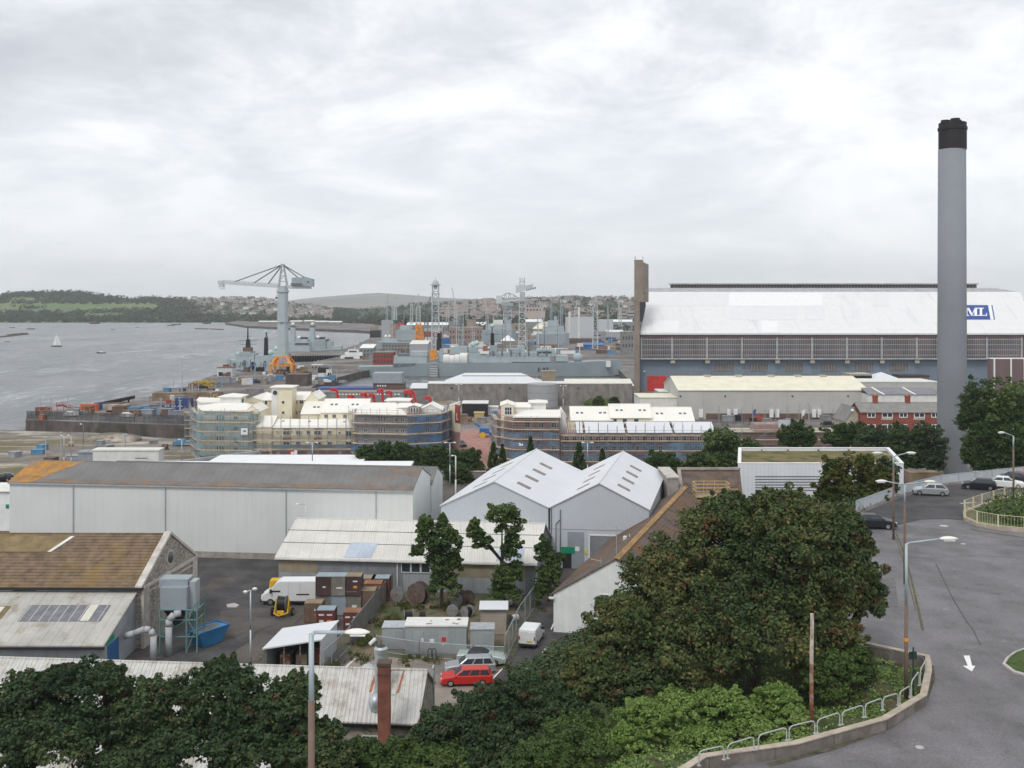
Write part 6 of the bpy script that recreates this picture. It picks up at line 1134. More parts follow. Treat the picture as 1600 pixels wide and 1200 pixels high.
ship('support_ship', 'pale support ship with a black funnel and red cover left of the orange gantry', 780, [(588, .5, 534), (600, 1, 534), (652, 1, 533), (660, .5, 532)], P, 'ship')
# small craft on the river
def boat(lab, px, py, L, m, cab=None, nm='motor_boat', grp='small boats on the river', rz=0):
    p = G(px, py, WZ); t = thing(nm, lab, 'boat', p, rz, grp); q = MB(); q.ring([[(x*L, -w*L*.7, -.3), (x*L, w*L*.7, -.3), (x*L, w*L, h*L), (x*L, -w*L, h*L)] for x, w, h in ((-.5, .11, .09), (-.2, .15, .09), (.2, .14, .10), (.42, .07, .13), (.5, .01, .15))]); q.build('hull', m, t, fix=True)
    if cab: q = MB(); q.box((-.05*L, 0, .16*L), (.4*L, .2*L, .13*L), top=.85); q.build('cabin', cab, t)
    return t
for a in [('small dark launch at the far left of the river', 19, 512, 9, 'dark', 'offwhite'), ('small boat with a tan cabin near the far left pontoon', 48, 514.5, 13, 'brown_band', 'corbel'), ('dark barge under the middle of the green far shore', 148, 506, 20, 'dark', 'brown_band'), ('reddish boat in the row right of centre below the far shore', 267, 509, 14, 'rust', 'corbel'), ('dark low barge next to the reddish boat below the far shore', 276, 507.5, 16, 'dark', None), ('dark barge close under the far shore near the spit', 323, 506, 17, 'dark', 'brown_band'), ('tiny dark boat left of the white sailing yacht', 11, 534.5, 5, 'dark', None), ('tiny boat on open water under the hill saddle', 176, 515.5, 6, 'dark', None), ('tiny boat on open water right of the hill saddle', 214, 511.5, 7, 'brown_band', None)]: boat(*a)
t = boat('speedboat at the head of a long white wake', 158, 552, 7, 'dark', 'offwhite', 'speedboat'); t.rotation_euler = (0, 0, PI)
q = MB(); a, b = G(161, 552.3, WZ), G(247, 546.5, WZ); d = (b-a).normalized(); n_ = Vector((-d.y, d.x, 0)); L = (b-a).length
pts = []; k = 24
for i in range(k+1): f = i/k; c = a.lerp(b, f); w = .5+1.2*f; pts.append((c+n_*w*(1+.3*math.sin(i*2.1))+Vector((0, 0, .05)), c-n_*w*(1+.3*math.cos(i*1.7))+Vector((0, 0, .05))))
for i in range(k): q.poly([pts[i][0], pts[i][1], pts[i+1][1], pts[i+1][0]])
o = struct('boat_wake', q, 'white_sheet', fix=True)
for x0, y0, x1, y1, lab in ((0, 527, 42, 522.5, 'long low pontoon with gear on it at the far left of the river'), (306, 514, 324, 514.6, 'low dark floating pontoon under the town, the left one of two'), (330, 514.5, 347, 515.5, 'low dark floating pontoon under the town, the right one of two')):
    a, b = G(x0, y0, WZ), G(x1, y1, WZ); t = thing('pontoon', lab, 'pontoon', a); q = MB(); c = (a+b)/2; q.box((c.x, c.y, WZ+.5), ((b-a).length, 5, 1.6), math.atan2((b-a).y, (b-a).x)); q.build('deck', 'brown_band', t, world=True)
    if x0 == 0:
        for i, f in enumerate((.35, .5, .62, .75, .9)): c = a.lerp(b, f); q = MB(); q.box((c.x, c.y, WZ+1.9), (6, 3, 1.3)); q.build('deck_gear', 'brown_band' if i % 2 else 'galv_dark', t, world=True)
p = G(88.5, 541.5, WZ); t = thing('sailing_yacht', 'small yacht with two white sails in the middle of the river', 'yacht', p, group='small boats on the river')
q = MB(); L = 9.5; q.ring([[(x*L, -w*L, -.2), (x*L, w*L, -.2), (x*L, w*L*1.2, h*L), (x*L, -w*L*1.2, h*L)] for x, w, h in ((-.5, .08, .08), (-.1, .13, .08), (.3, .09, .09), (.5, .01, .11))]); q.build('hull', 'dark', t, fix=True)
q = MB(); q.tube((.3, 0, .8), (.3, 0, 12.0), .09); q.build('mast', 'offwhite', t)
q = MB(); q.slab([(.1, .0, 1.3), (-3.8, .3, 1.4), (-.2, .1, 11.5)], .04); q.add([(.1, .08, 1.3), (-3.8, .38, 1.4), (-.2, .18, 11.5)], [(0, 2, 1)]); q.build('mainsail', 'white_sheet', t)
q = MB(); q.add([(4.4, 0, 1.1), (.6, .5, 1.2), (.4, 0, 10.8), (4.4, .06, 1.1), (.6, .56, 1.2), (.4, .06, 10.8)], [(0, 1, 2), (5, 4, 3)]); q.build('jib_sail', 'white_sheet', t)
# ---- middle distance buildings
mat('rubble_grey', (.235, .215, .20), .95, var=.2, scale=.6, st=(1, 1, .6), streak=.3); mat('tan_wall', (.30, .25, .19), .9, var=.1); mat('pink_wall', (.32, .23, .205), .9, var=.1); mat('grey_wall', (.36, .37, .385), .8, var=.05); mat('slab_white', (.50, .52, .55), .7, var=.02); mat('mid_grey', (.25, .265, .285), .8, var=.08); mat('far_window', (.05, .055, .065), .5); mat('low_grey', (.22, .225, .22), .9, var=.15)
t = simple('long_rubble_warehouse', 'long grey rubble walled warehouse in front of the basin', 'warehouse', 668, 988, 600, 632, 9, 'rubble_grey', 'offwhite', 'flat', Y=343)
a, b = (XA(668, 343), 343), (XA(988, 343), 343)
for px in (704, 748, 795, 856, 902): patch(t, 'window', 'far_window', a, b, XA(px, 343)-a[0], XA(px, 343)-a[0]+.8, ZA(608, 343), ZA(605.5, 343), .1)
t = simple('white_hip_hall', 'low building with a long white hipped roof beside the basin', 'hall', 694, 846, 599, 604, 14, 'tan_wall', 'roof_white', 'hip', 3.2, Y=356)
q = MB(); q.b(XA(722, 361), XA(843, 361), 360.5, 362, ZA(591, 361), ZA(588, 361)+.3); q.build('ridge_rooflight', 'louvre', t, world=True)
t = thing('round_tank', 'pale grey round clad tank wall standing in front of the rubble warehouse', 'tank', (XA(848, 330), 336, 0)); q = MB(); q.lathe((XA(848, 336), 336, 0), [(5.0, 0), (5.0, ZA(601, 331))], 32); mat('tank_grey', (.34, .345, .35), .8, var=.04, lines=(('Z', 2.3, .15, .25),)); q.build('shell', 'tank_grey', t, world=True)
simple('brown_pump_house', 'square brown pump house at the basin edge right of the white hipped roof', 'pump house', 846, 868, 581, 600, 6, 'tan_wall', 'tan_wall', Y=400)
t = simple('basin_shed', 'low cream and grey roofed shed between the rubble warehouse and the red door', 'shed', 885, 990, 603, 622, 12, 'low_grey', 'cream_roof', 'mono', 1.6, Y=350)
t = simple('blue_roof_office', 'long low dark office with a blue roof edge in front of the basin', 'office', 494, 590, 608, 625, 10, 'dark', 'sign_blue', 'flat', Y=372); a, b = (XA(494, 372), 372), (XA(590, 372), 372)
for i in range(11): patch(t, 'window', 'white', a, b, 5+i*1.6, 6+i*1.6, ZA(611.5, 372), ZA(609.5, 372), .1)
t = simple('brick_office', 'brick office under a big square grey plant box in front of the basin', 'office', 583, 630, 600, 625, 9, 'brown_band', 'low_grey', Y=374); q = MB(); q.b(XA(582, 374), XA(628, 374), 373.5, 382, ZA(600, 374)+.3, ZA(583, 374)); q.build('grey_plant_box', 'metal_grey', t, world=True); a, b = (XA(583, 374), 374), (XA(630, 374), 374)
for i in range(4): patch(t, 'window', 'white', a, b, 1.5+i*.9, 2.0+i*.9, ZA(604, 374), ZA(601.5, 374), .1)
t = simple('grey_store_sheds', 'row of low grey stores behind the red boom lifts', 'shed', 492, 632, 614, 640, 10, 'low_grey', 'rubble_grey', Y=352); a, b = (XA(492, 352), 352), (XA(632, 352), 352)
for i in range(18): patch(t, 'window', 'white', a, b, 8+i*1.2, 8.8+i*1.2, ZA(613.5, 352)-.8, ZA(613.5, 352)-.3, .1)
simple('pale_small_store', 'small pale roofed store left of the rubble warehouse', 'shed', 641, 668, 607, 624, 9, 'low_grey', 'roof_white', 'mono', 1.2, Y=350)
simple('open_fronted_shed', 'open fronted grey shed behind the gap between the two blocks of flats', 'shed', 722, 762, 631, 648, 8, 'dark', 'offwhite', Y=305)
simple('orange_hoarding', 'small orange tan site cabin in the gap between the flats', 'cabin', 741, 756, 646, 656, 2.5, 'tube_yellow', 'tube_yellow', Y=290)
simple('white_site_cabin', 'small white site cabin left of the right flats', 'cabin', 760, 778, 637, 645, 4, 'offwhite', 'offwhite', Y=310)
simple('river_shelter', 'pale boxy shelter with a dark red roof edge on the river quay', 'shelter', 339, 363, 575, 588, 6, 'crane_pale', 'rust_red', Y=478, wins=(2, 1, 2.0, 1.8, .3, 'dark'))
# far dockyard, front to back
FB = [('brick_block_house', 'square dark red brick house with cream end beside the yacht', 583, 614, 551, 573, 12, 'brick_red', 'low_grey', 'flat', 0),
 ('quay_office', 'low cream walled store left of the brick house by the yacht', 562, 583, 544, 560, 15, 'low_grey', 'white', 'mono', 2),
 ('dock_store', 'grey store with round dark windows behind the frigate hangar', 597, 640, 536, 552, 20, 'low_grey', 'mid_grey', 'flat', 0),
 ('dock_store', 'bluish grey long store above the frigate hangar', 640, 668, 538, 556, 20, 'grey_wall', 'offwhite', 'mono', 2),
 ('silo_block', 'tall plain grey block at the left end of the dockyard', 596, 610, 501, 536, 20, 'grey_wall', 'grey_wall', 'flat', 0),
 ('silo_block', 'pinkish grey block touching the plain grey block at the left end', 610, 619, 507, 536, 20, 'pink_wall', 'low_grey', 'flat', 0),
 ('white_store', 'long white roofed store behind the orange gantry', 633, 700, 508, 518, 40, 'low_grey', 'white', 'mono', 3),
 ('brick_workshop', 'pink brick workshop right of the orange gantry', 662, 690, 518, 530, 25, 'brick_red', 'low_grey', 'gable', 3),
 ('blue_container_stack', 'blue covered stack beside the domed lattice tower', 688, 702, 529, 541, 6, 'blue', 'blue', 'flat', 0),
 ('broad_flat_hall', 'broad brown hall with an overhanging flat grey roof in the middle of the docks', 702, 754, 512, 536, 30, 'pink_wall', 'mid_grey', 'flat', 0),
 ('tan_block', 'small square tan block behind the broad brown hall', 729, 743, 500, 512, 20, 'tan_wall', 'tan_wall', 'flat', 0),
 ('tan_block', 'small grey tan block left of the square tan block', 701, 710, 502, 512, 15, 'low_grey', 'low_grey', 'flat', 0),
 ('white_pitched_store', 'white pitched roof showing behind the broad brown hall', 743, 760, 508, 514, 30, 'low_grey', 'white', 'gable', 4),
 ('long_pale_store', 'long pale stores row with dark openings behind the black mast', 757, 812, 520, 532, 25, 'low_grey', 'offwhite', 'flat', 0),
 ('long_pale_store', 'tan long stores row further back behind the arched crane', 760, 822, 506, 516, 30, 'tan_wall', 'low_grey', 'flat', 0),
 ('white_long_roof', 'bright white roof strip right of the hammerhead crane', 822, 848, 503, 512, 40, 'low_grey', 'white', 'mono', 3),
 ('cream_dome_tent', 'cream mounded roof hall right of the hammerhead crane', 833, 860, 514, 519, 30, 'tan_wall', 'cream_roof', 'hip', 9),
 ('pale_cube', 'pale square store left of the white slab building', 840, 858, 521, 535, 12, 'slab_white', 'slab_white', 'flat', 0),
 ('slab_building', 'large plain white slab building in the right half of the docks', 885.5, 928, 496, 529, 30, 'slab_white', 'slab_white', 'flat', 0),
 ('slab_building', 'second plain pale slab building right of the large one', 936, 958, 500, 518, 30, 'slab_white', 'offwhite', 'flat', 0),
 ('red_roof_store', 'low reddish store under the white slab building', 880, 940, 529, 537, 14, 'brown_band', 'low_grey', 'flat', 0),
 ('white_roof_annex', 'white roofed stores between the slab building and the brown tower', 948, 992, 503, 515, 30, 'mid_grey', 'white', 'mono', 3),
 ('white_roof_annex', 'pale low annex in front of the brown tower', 948, 975, 519, 530, 15, 'grey_wall', 'offwhite', 'mono', 2),
 ('dock_pump_house', 'tan pump house near the foot of the brown tower', 972, 990, 519, 553, 12, 'low_grey', 'tan_wall', 'flat', 0),
 ('white_cabins', 'white site cabins with dark windows above the frigate bridge', 867, 888, 545, 549.5, 5, 'white', 'white', 'flat', 0),
 ('white_cabins', 'long white cabin with a red end above the middle of the frigate', 836, 861, 541.5, 546, 5, 'white', 'white', 'flat', 0),
 ('blue_shed', 'wide blue roofed shed above the frigate bow', 913, 944, 539, 546, 12, 'blue', 'blue', 'mono', 1.5),
 ('white_tent', 'white two tier tent roof left of the hammerhead crane', 783, 804, 533, 538, 16, 'tan_wall', 'white', 'hip', 5),
 ('blue_sheds', 'blue covered stores right of the black funnel', 690, 703, 530, 539, 10, 'blue', 'blue', 'flat', 0),
 ('round_store', 'squat brown and cream store on the quay left of the basin', 486, 502, 571, 577, 8, 'corbel', 'offwhite', 'flat', 0),
 ('caisson_block', 'dark weathered stone block at the corner of the basin below the orange portal', 446, 480, 586, 603, 10, 'quay_wall', 'brown_band', 'flat', 0)]
for nm, lab, x0, x1, yt, yb, dp, wm, rm, rf, rh in FB:
    Yd = G(800, yb).y if yb > 512 else G(800, yb+6).y
    wins = (max(3, int((x1-x0)/4.5)), 1 if yb-yt < 14 else 2, (x1-x0)*Yd/F/max(3, int((x1-x0)/4.5))*.45, max(.8, (yb-yt)*Yd/F*.16), (yb-yt)*Yd/F*.3, 'far_window') if wm not in ('slab_white', 'blue', 'quay_wall', 'grey_wall', 'tan_wall') and x1-x0 > 14 else None
    simple(nm, lab, 'building', x0, x1, yt, yb, dp, wm, rm, rf, rh, Y=Yd, wins=wins, group='dockyard buildings behind the basin')
for px, y in ((890, 487), (904.5, 480)): t = thing('boiler_stack', ['short cream stack behind the white slab building', 'tall slim cream stack behind the white slab building'][px > 900], 'chimney', (XA(px, 900), 900, 0)); q = MB(); q.lathe((XA(px, 900), 900, 0), [(1.1, 0), (1.0, ZA(y, 900))], 12); q.build('shaft', 'offwhite', t, world=True)
t = thing('far_barge', 'cluttered barge moored left of the plain grey block', 'barge', (XA(585, 1080), 1080, WZ)); q = MB(); q.b(XA(580, 1080), XA(595, 1080), 1070, 1085, -3.6, ZA(516, 1080)); q.build('hull', 'dark', t, world=True); q = MB(); q.b(XA(581, 1080), XA(590, 1080), 1072, 1082, ZA(516, 1080), ZA(509, 1080)); q.build('deckhouse', 'tan_wall', t, world=True)
# shore buildings on the spit
for i, (x0, x1, y0, y1) in enumerate([(403, 419, 500, 504), (420, 434, 500, 504), (452, 471, 499.5, 504), (474, 490, 499, 504.5), (491, 512, 500, 504.5), (513, 533, 500.5, 505)]):
    simple('shore_store', 'long white roofed shore building number %s from the left on the far spit' % ['one', 'two', 'three', 'four', 'five', 'six'][i], 'building', x0, x1, y0+3, y1+3, 14, 'low_grey', 'offwhite', 'mono', 2, Y=1880-i*25, group='white roofed buildings on the far spit')
# ---- quay clutter: yard stores along the river
mat('crate_yellow', (.52, .36, .06), .7, var=.2); mat('cont_red', (.58, .12, .05), .6); mat('cont_blue', (.10, .24, .40), .6, var=.1, lines=(('X', .6, .1, .3),)); mat('cont_dblue', (.04, .07, .22), .6, lines=(('X', .6, .1, .3),)); mat('cont_cream', (.48, .38, .30), .7); mat('cont_grey', (.27, .29, .32), .7)
def crate(nm, lab, px, py, w, h, m_, cat='container', grp='containers and crates on the river pier', d=2.4, rz=0):
    p = G(px, py); t = thing(nm, lab, cat, p, rz, grp); s = p.y/F; W_, H_ = w*s, h*s; q = MB(); q.b(-W_/2, W_/2, -d/2, d/2, .1, H_-.05); q.build('body', m_, t); q = MB(); q.b(-W_/2-.05, W_/2+.05, -d/2-.05, d/2+.05, H_-.05, H_+.05); q.b(-W_/2-.05, W_/2+.05, -d/2-.05, d/2+.05, 0, .1)
    q.build('frame', m_, t); q = MB(); q.b(W_*.30, W_*.44, -d/2-.06, -d/2-.01, .2, H_-.2); q.build('door', 'galv_dark' if m_ != 'dark' else 'rust', t); return t
for a in [('shipping_container', 'bright orange red container on the river pier', 140, 642, 24, 10.5, 'cont_red'), ('shipping_container', 'small dark blue container right of the orange red one', 154, 640, 8, 11, 'cont_dblue'), ('shipping_container', 'pale sky blue container at the front of the river pier', 212, 648, 19, 12, 'cont_blue'), ('shipping_container', 'deep blue container standing tilted near the scaffolded flats', 288, 637, 25, 15, 'cont_dblue'), ('shipping_container', 'cream pink container in the middle of the river pier', 178, 640, 13, 8, 'cont_cream'), ('shipping_container', 'pale grey container right of the cream pink one', 191, 639.5, 13, 7, 'cont_grey'),
          ('shipping_container', 'grey container by the thin lamp mast on the river quay', 277, 615, 15, 9, 'cont_grey'), ('shipping_container', 'long grey container right of the thin lamp mast', 304, 616, 17, 8, 'cont_grey'), ('tarpaulin_stack', 'bright blue covered stack left of the orange crane portal', 385, 599, 10, 6, 'cont_blue', 'stack'), ('tarpaulin_stack', 'second bright blue covered stack left of the orange crane portal', 396, 598, 8, 6, 'blue', 'stack'), ('tank_container', 'long cream tank store left of the blue covered stacks', 364, 594.5, 28, 4, 'offwhite', 'tank'), ('shipping_container', 'grey blue container beside the foot of the orange portal', 421, 595, 12, 7.5, 'cont_grey'), ('shipping_container', 'blue container beside the foot of the orange portal', 437, 594, 12, 7.5, 'cont_blue'),
          ('van_body', 'white parked lorry body on the basin quay', 470, 578, 9, 6.5, 'white', 'lorry'), ('pallet_stack', 'tan timber stack on the river quay under the yellow drums', 330, 622, 22, 6, 'tube_yellow', 'stack'), ('site_hut', 'small orange hut at the left end of the pier fence', 67, 656, 7, 8, 'flash_orange', 'hut'), ('shipping_container', 'dark red store behind the deep blue container', 245, 642, 18, 9, 'brown_band'), ('pallet_stack', 'reddish timber stack on the pier behind the rounded flats', 262, 650, 20, 6, 'rust', 'stack'), ('shipping_container', 'small teal store right of the sky blue container', 226, 640, 10, 6, 'cont_blue'), ('site_hut', 'long grey hut behind the cream flats roof', 398, 613, 26, 6, 'low_grey', 'hut')]: crate(*a)
for i in range(9):
    p = G(304+5.2*i+(2 if i > 4 else 0), 605-(i % 2)); t = thing('float_drum', 'yellow drum in the row stacked on the river quay' if i < 6 else 'pale drum at the right end of the row on the river quay', 'drum', p, group='yellow drums on the river quay' if i < 6 else 'pale drums on the river quay'); q = MB(); q.lathe((0, 0, 0), [(.65, 0), (.75, .3), (.75, 2.3), (.65, 2.6)], 12); q.build('body', 'crate_yellow' if i < 6 else 'cont_grey', t); q = MB(); q.lathe((0, 0, 0), [(.78, 1.2), (.78, 1.4)], 12); q.build('hoop', 'dark', t)
for i in range(6):
    p = G(256+5*i, 645.5); t = thing('pontoon_float', 'dark blue float in the row beside the deep blue container', 'float', p, .5, 'dark blue floats on the pier'); q = MB(); q.tube((-.5, 0, .5), (.5, 0, 2.0), .5, .5, 10); q.build('body', 'cont_dblue', t); q = MB(); q.tube((.45, 0, 1.93), (.62, 0, 2.15), .3, .3, 8); q.build('cap', 'offwhite', t)
# ramp, gangway, fences on the pier
t = thing('steel_gangway', 'dark sloping steel gangway structure on the river pier', 'gangway', tuple(G(183, 632))); q = MB(); a, b = A(160, 628, 345), A(206, 619, 350); q.slab([a, b, b+Vector((0, 3, 0)), a+Vector((0, 3, 0))], 1.1); q.build('deck', 'black', t, world=True, fix=True); q = MB()
for f in (.1, .35, .6, .85): c = a.lerp(b, f); q.tube((c.x, c.y+1, 0), (c.x, c.y+1, c.z), .25)
q.build('trestle_leg', 'black', t, world=True); q = MB(); q.b(XA(150, 346), XA(192, 346), 344, 349, 0, ZA(629, 346)); q.build('base_block', 'brown_band', t, world=True)
t = thing('red_stair', 'dark red sloping steel stair with railings at the left of the pier', 'stair', tuple(G(105, 642))); q = MB()
for dy in (0, 2): q.path([A(88, 634, 322+dy), A(98, 633, 322+dy), A(118, 641, 322+dy), A(130, 641, 322+dy)], .35); q.path([A(88, 630, 322+dy), A(98, 629, 322+dy), A(118, 637, 322+dy), A(130, 637, 322+dy)], .08)
for px in (88, 98, 108, 118, 130): q.tube(G(px, 646)+Vector((0, 1, 0)), A(px, 629+(px-88)*.18, 322), .12)
q.build('frame', 'rust_red', t, world=True)
# quay railing lines & the pier screen wall
t = thing('pier_screen_wall', 'long dark netted fence along the front of the river pier', 'fence', tuple(G(42, 656))); pts = [G(42, 655), G(120, 657), G(210, 660), G(300, 663)]; q = MB(); qn = MB()
for a, b in zip(pts, pts[1:]):
    n = 12
    for i in range(n+1): c = a.lerp(b, i/n); q.tube(c, c+Vector((0, 0, 2.5)), .07, n=4)
    qn.poly([a+Vector((0, .1, .1)), b+Vector((0, .1, .1)), b+Vector((0, .1, 2.4)), a+Vector((0, .1, 2.4))])
netmat('net_dark', (.08, .085, .095), .7); q.build('fence_posts', 'galv_dark', t, world=True); qn.build('netting', 'net_dark', t, world=True)
t = thing('tall_lamp_mast', 'very thin tall lamp mast on the river quay', 'lamp mast', tuple(G(284.5, 618))); q = MB(); b = G(284.5, 618); q.tube(b, A(284.5, 559, b.y), .14); q.build('mast', 'galv', t, world=True); q = MB(); c = A(284.5, 559, b.y); q.b(c.x-.8, c.x+.8, c.y-.3, c.y+.3, c.z, c.z+.4); q.build('lamp_head', 'offwhite', t, world=True)
# timber/ tan quay wall section
t = thing('timber_bund', 'tan timber faced bund wall on the river quay behind the containers', 'wall', tuple(G(260, 626))); q = MB(); a, b = G(238, 626), G(345, 622); q.slab([a+Vector((0, 0, 2.6)), b+Vector((0, 0, 2.2)), b+Vector((0, 3, 2.2)), a+Vector((0, 3, 2.6))], 2.6); mat('bund_tan', (.24, .18, .12), .9, var=.25, scale=.3); q.build('wall_body', 'bund_tan', t, world=True, fix=True)
# the wharf
t = thing('dark_wharf_fender', 'dark timber fendering along the wharf between the two frigates and the yacht', 'wharf', (-120, 668, 0)); q = MB()
a, b = Vector((-144, 667.5)), Vector((-112, 676.5))
for i in range(22): c = a.lerp(b, i/21); q.b(c.x-.4, c.x+.4, c.y-.9, c.y-.2, -3.6, .6)
q.build('fender_posts', 'black', t, world=True); q = MB(); q.slab([(a.x, a.y-.6, .6), (b.x, b.y-.6, .6), (b.x, b.y+6, .6), (a.x, a.y+6, .6)], .5); q.build('deck', 'low_grey', t, world=True, fix=True)
# red boom lifts / excavator arms
for i, (px, y, ax, ay, bx, by) in enumerate([(516, 632, 500, 612, 494, 613), (533, 630, 526, 609, 521, 608), (557, 627, 552, 618, 548, 619), (576, 628, 572, 614, 568, 616), (587, 628, 584, 616, 581, 617), (600, 625, 597, 607, 594, 610), (614, 623, 611, 612, 608, 613), (646, 630, 641, 612, 636, 612), (657, 631, 646, 613, 642, 611), (675, 629, 672, 622, 669, 621)]):
    Yc = 300-i*2; t = thing('excavator_arm' if 0 else 'red_boom_lift', 'red boom lift number %s from the left in the row behind the flats roofs' % ['one', 'two', 'three', 'four', 'five', 'six', 'seven', 'eight', 'nine', 'ten'][i], 'boom lift', (XA(px, Yc), Yc, 0), group='red boom lifts behind the flats')
    b = A(px, y, Yc); b.z = max(b.z, 1.6); k = A(ax, ay, Yc); e = A(bx, by, Yc); mid = k; q = MB(); q.tube((b.x, Yc, 1.4), tuple(k), .5, .35, 6); q.tube(tuple(k), tuple(e), .3, .3, 6); q.build('boom', 'red', t, world=True)
    q = MB(); q.box((e.x-.2, Yc, e.z-.1), (1.4, 1.2, 1.0)); q.build('basket', 'red', t, world=True); q = MB(); q.box((b.x, Yc, .95), (3.2, 2.0, .9)); q.build('chassis', 'red', t, world=True)
    for sx in (-1, 1): q = MB(); q.tube((b.x+sx*1.1, Yc-1.1, .5), (b.x+sx*1.1, Yc+1.1, .5), .5, n=10); q.build('wheel_pair', 'tyre', t, world=True)
t = thing('blue_telehandler', 'blue and yellow telehandler in the street gap between the flats', 'telehandler', (XA(758, 262), 262, 0)); q = MB(); q.box((XA(757, 258), 258, 1.7), (2.4, 4, 1.3)); q.build('body', 'blue', t, world=True); q = MB(); q.tube(A(768, 679, 258), A(742, 661, 262), .3); q.build('boom', 'blue', t, world=True); q = MB(); 
q.tube((XA(754, 256), 255.9, .7), (XA(754, 256), 256.5, .7), .75, n=12); q.build('wheel', 'yellow', t, world=True)
# heaps and rubble beyond the river fence
for i, (px, y, r_, h_, m_, lab) in enumerate([(178, 688, 7, 1.8, 'waste', 'grassy spoil heap on the waste ground'), (700, 632, 5, 1.6, 'waste', 'rubble heap left of the gap between the flats'), (690, 634, 4, 1.3, 'bund_tan', 'small rubble heap beside the larger heap near the painted wall'), (935, 633, 5, 2.5, 'grass', 'scrubby heap right of the round tank')]):
    p = G(px, y); t = thing('spoil_heap', lab, 'heap', p); q = MB(); rs = random.Random(i); q.ico((0, 0, 0), (r_, r_*.6, h_), 0, 3); q.v = [(x+rs.uniform(-.2, .2), y_+rs.uniform(-.2, .2), max(-.1, z+rs.uniform(-.15, .15))) for x, y_, z in q.v]; q.build('mound', m_, t)
# ---- far town: every house its own object
hm = {}
def house_mesh(k):
    if k in hm: return hm[k]
    w, d, h, r_, wm, rm = k; q = MB(); q.b(-w/2, w/2, -d/2, d/2, -4, h); q.add([(-w/2-.3, -d/2-.4, h), (w/2+.3, -d/2-.4, h), (w/2+.3, d/2+.4, h), (-w/2-.3, d/2+.4, h), (-w/2, 0, h+r_), (w/2, 0, h+r_)], [(0, 1, 5, 4), (2, 3, 4, 5), (1, 2, 5), (3, 0, 4)], 1)
    n = max(1, int(w/5))
    for i in range(n): x = -w/2+(i+.5)*w/n; q.b(x-.9, x+.9, -d/2-.12, -d/2, h-2.4, h-.9, 2)
    o = q.build('far_house', [wm, rm, 'far_window']); me = o.data; bpy.data.objects.remove(o); hm[k] = me; return me
mat('th_white', (.74, .72, .68), .8); mat('th_pink', (.50, .41, .37), .8); mat('th_grey', (.38, .36, .34), .8); mat('th_roof', (.20, .18, .18), .9); mat('th_roof2', (.25, .20, .18), .9)
def town(S, x0, x1, n, grp, lab, seed, tr=(0, 1), W_=(9, 16), rows=None, cols=('th_white', 'th_white', 'th_grey', 'th_pink'), cond=None):
    rs = random.Random(seed); k = 0; taken = []
    while k < n:
        px = rs.uniform(x0, x1); tt_ = (rs.choice(rows)+rs.uniform(-.012, .012)) if rows else rs.uniform(*tr)
        if cond and not cond(px, tt_): continue
        v = S(px, tt_); kk = (rs.choice([W_[0], W_[1]]), 8, rs.choice([5.5, 6.5]), rs.choice([2.6, 3.2]), rs.choice(cols), rs.choice(['th_roof', 'th_roof2']))
        o = bpy.data.objects.new('far_house', house_mesh(kk)); col.objects.link(o); o.location = v; o.rotation_euler = (0, 0, rs.uniform(-.35, .35)); tag(o, lab, 'house', grp); k += 1
town(S_town, 272, 520, 165, 'houses on the hill behind the cantilever crane', 'pale far house among trees on the hill behind the cantilever crane', 21, rows=[.30, .36, .42, .5, .56, .63, .70, .78, .86, .93, .97])
town(S_city, 690, 992, 135, 'houses on the hill behind the docks', 'far house or terrace on the hill behind the docks right of centre', 22, rows=[.25, .35, .45, .55, .62, .7, .8, .88, .95], W_=(11, 20), cols=('th_white', 'th_grey', 'th_pink', 'th_pink'))
for i in range(26):
    rs = random.Random(i+300); row = i//5; px = 692+(i % 5)*19+rs.uniform(-3, 3)+(row % 2)*8+(row > 3)*65; v = S_city(px, .30+.11*row); w = rs.uniform(22, 34)
    o = bpy.data.objects.new('far_terrace', house_mesh((round(w/4)*4, 9, 6.5, 2.5, 'th_pink', 'th_roof2'))); col.objects.link(o); o.location = v; tag(o, 'long pinkish far terrace in the estate behind the hammerhead crane', 'terrace', 'pinkish terraces behind the hammerhead crane')
for i, (x0, x1, yt, yb) in enumerate([(822, 848, 477, 482), (822, 852, 483, 488), (955, 972, 481, 490), (966, 980, 489, 502), (980, 992, 485, 498), (838, 858, 471, 477)]):
    Yd = [1750, 1650, 2100, 1500, 1650, 2300][i]; simple('far_flats', 'block of far flats, number %s of six behind the docks at the right' % ['one', 'two', 'three', 'four', 'five', 'six'][i], 'flats', x0, x1, yt, yb, 14, 'th_pink' if i < 2 else 'th_grey', 'th_roof', Y=Yd, z0=-10, wins=(6, 2, 2.4, 2, ZA(yb, Yd)+2, 'far_window'))
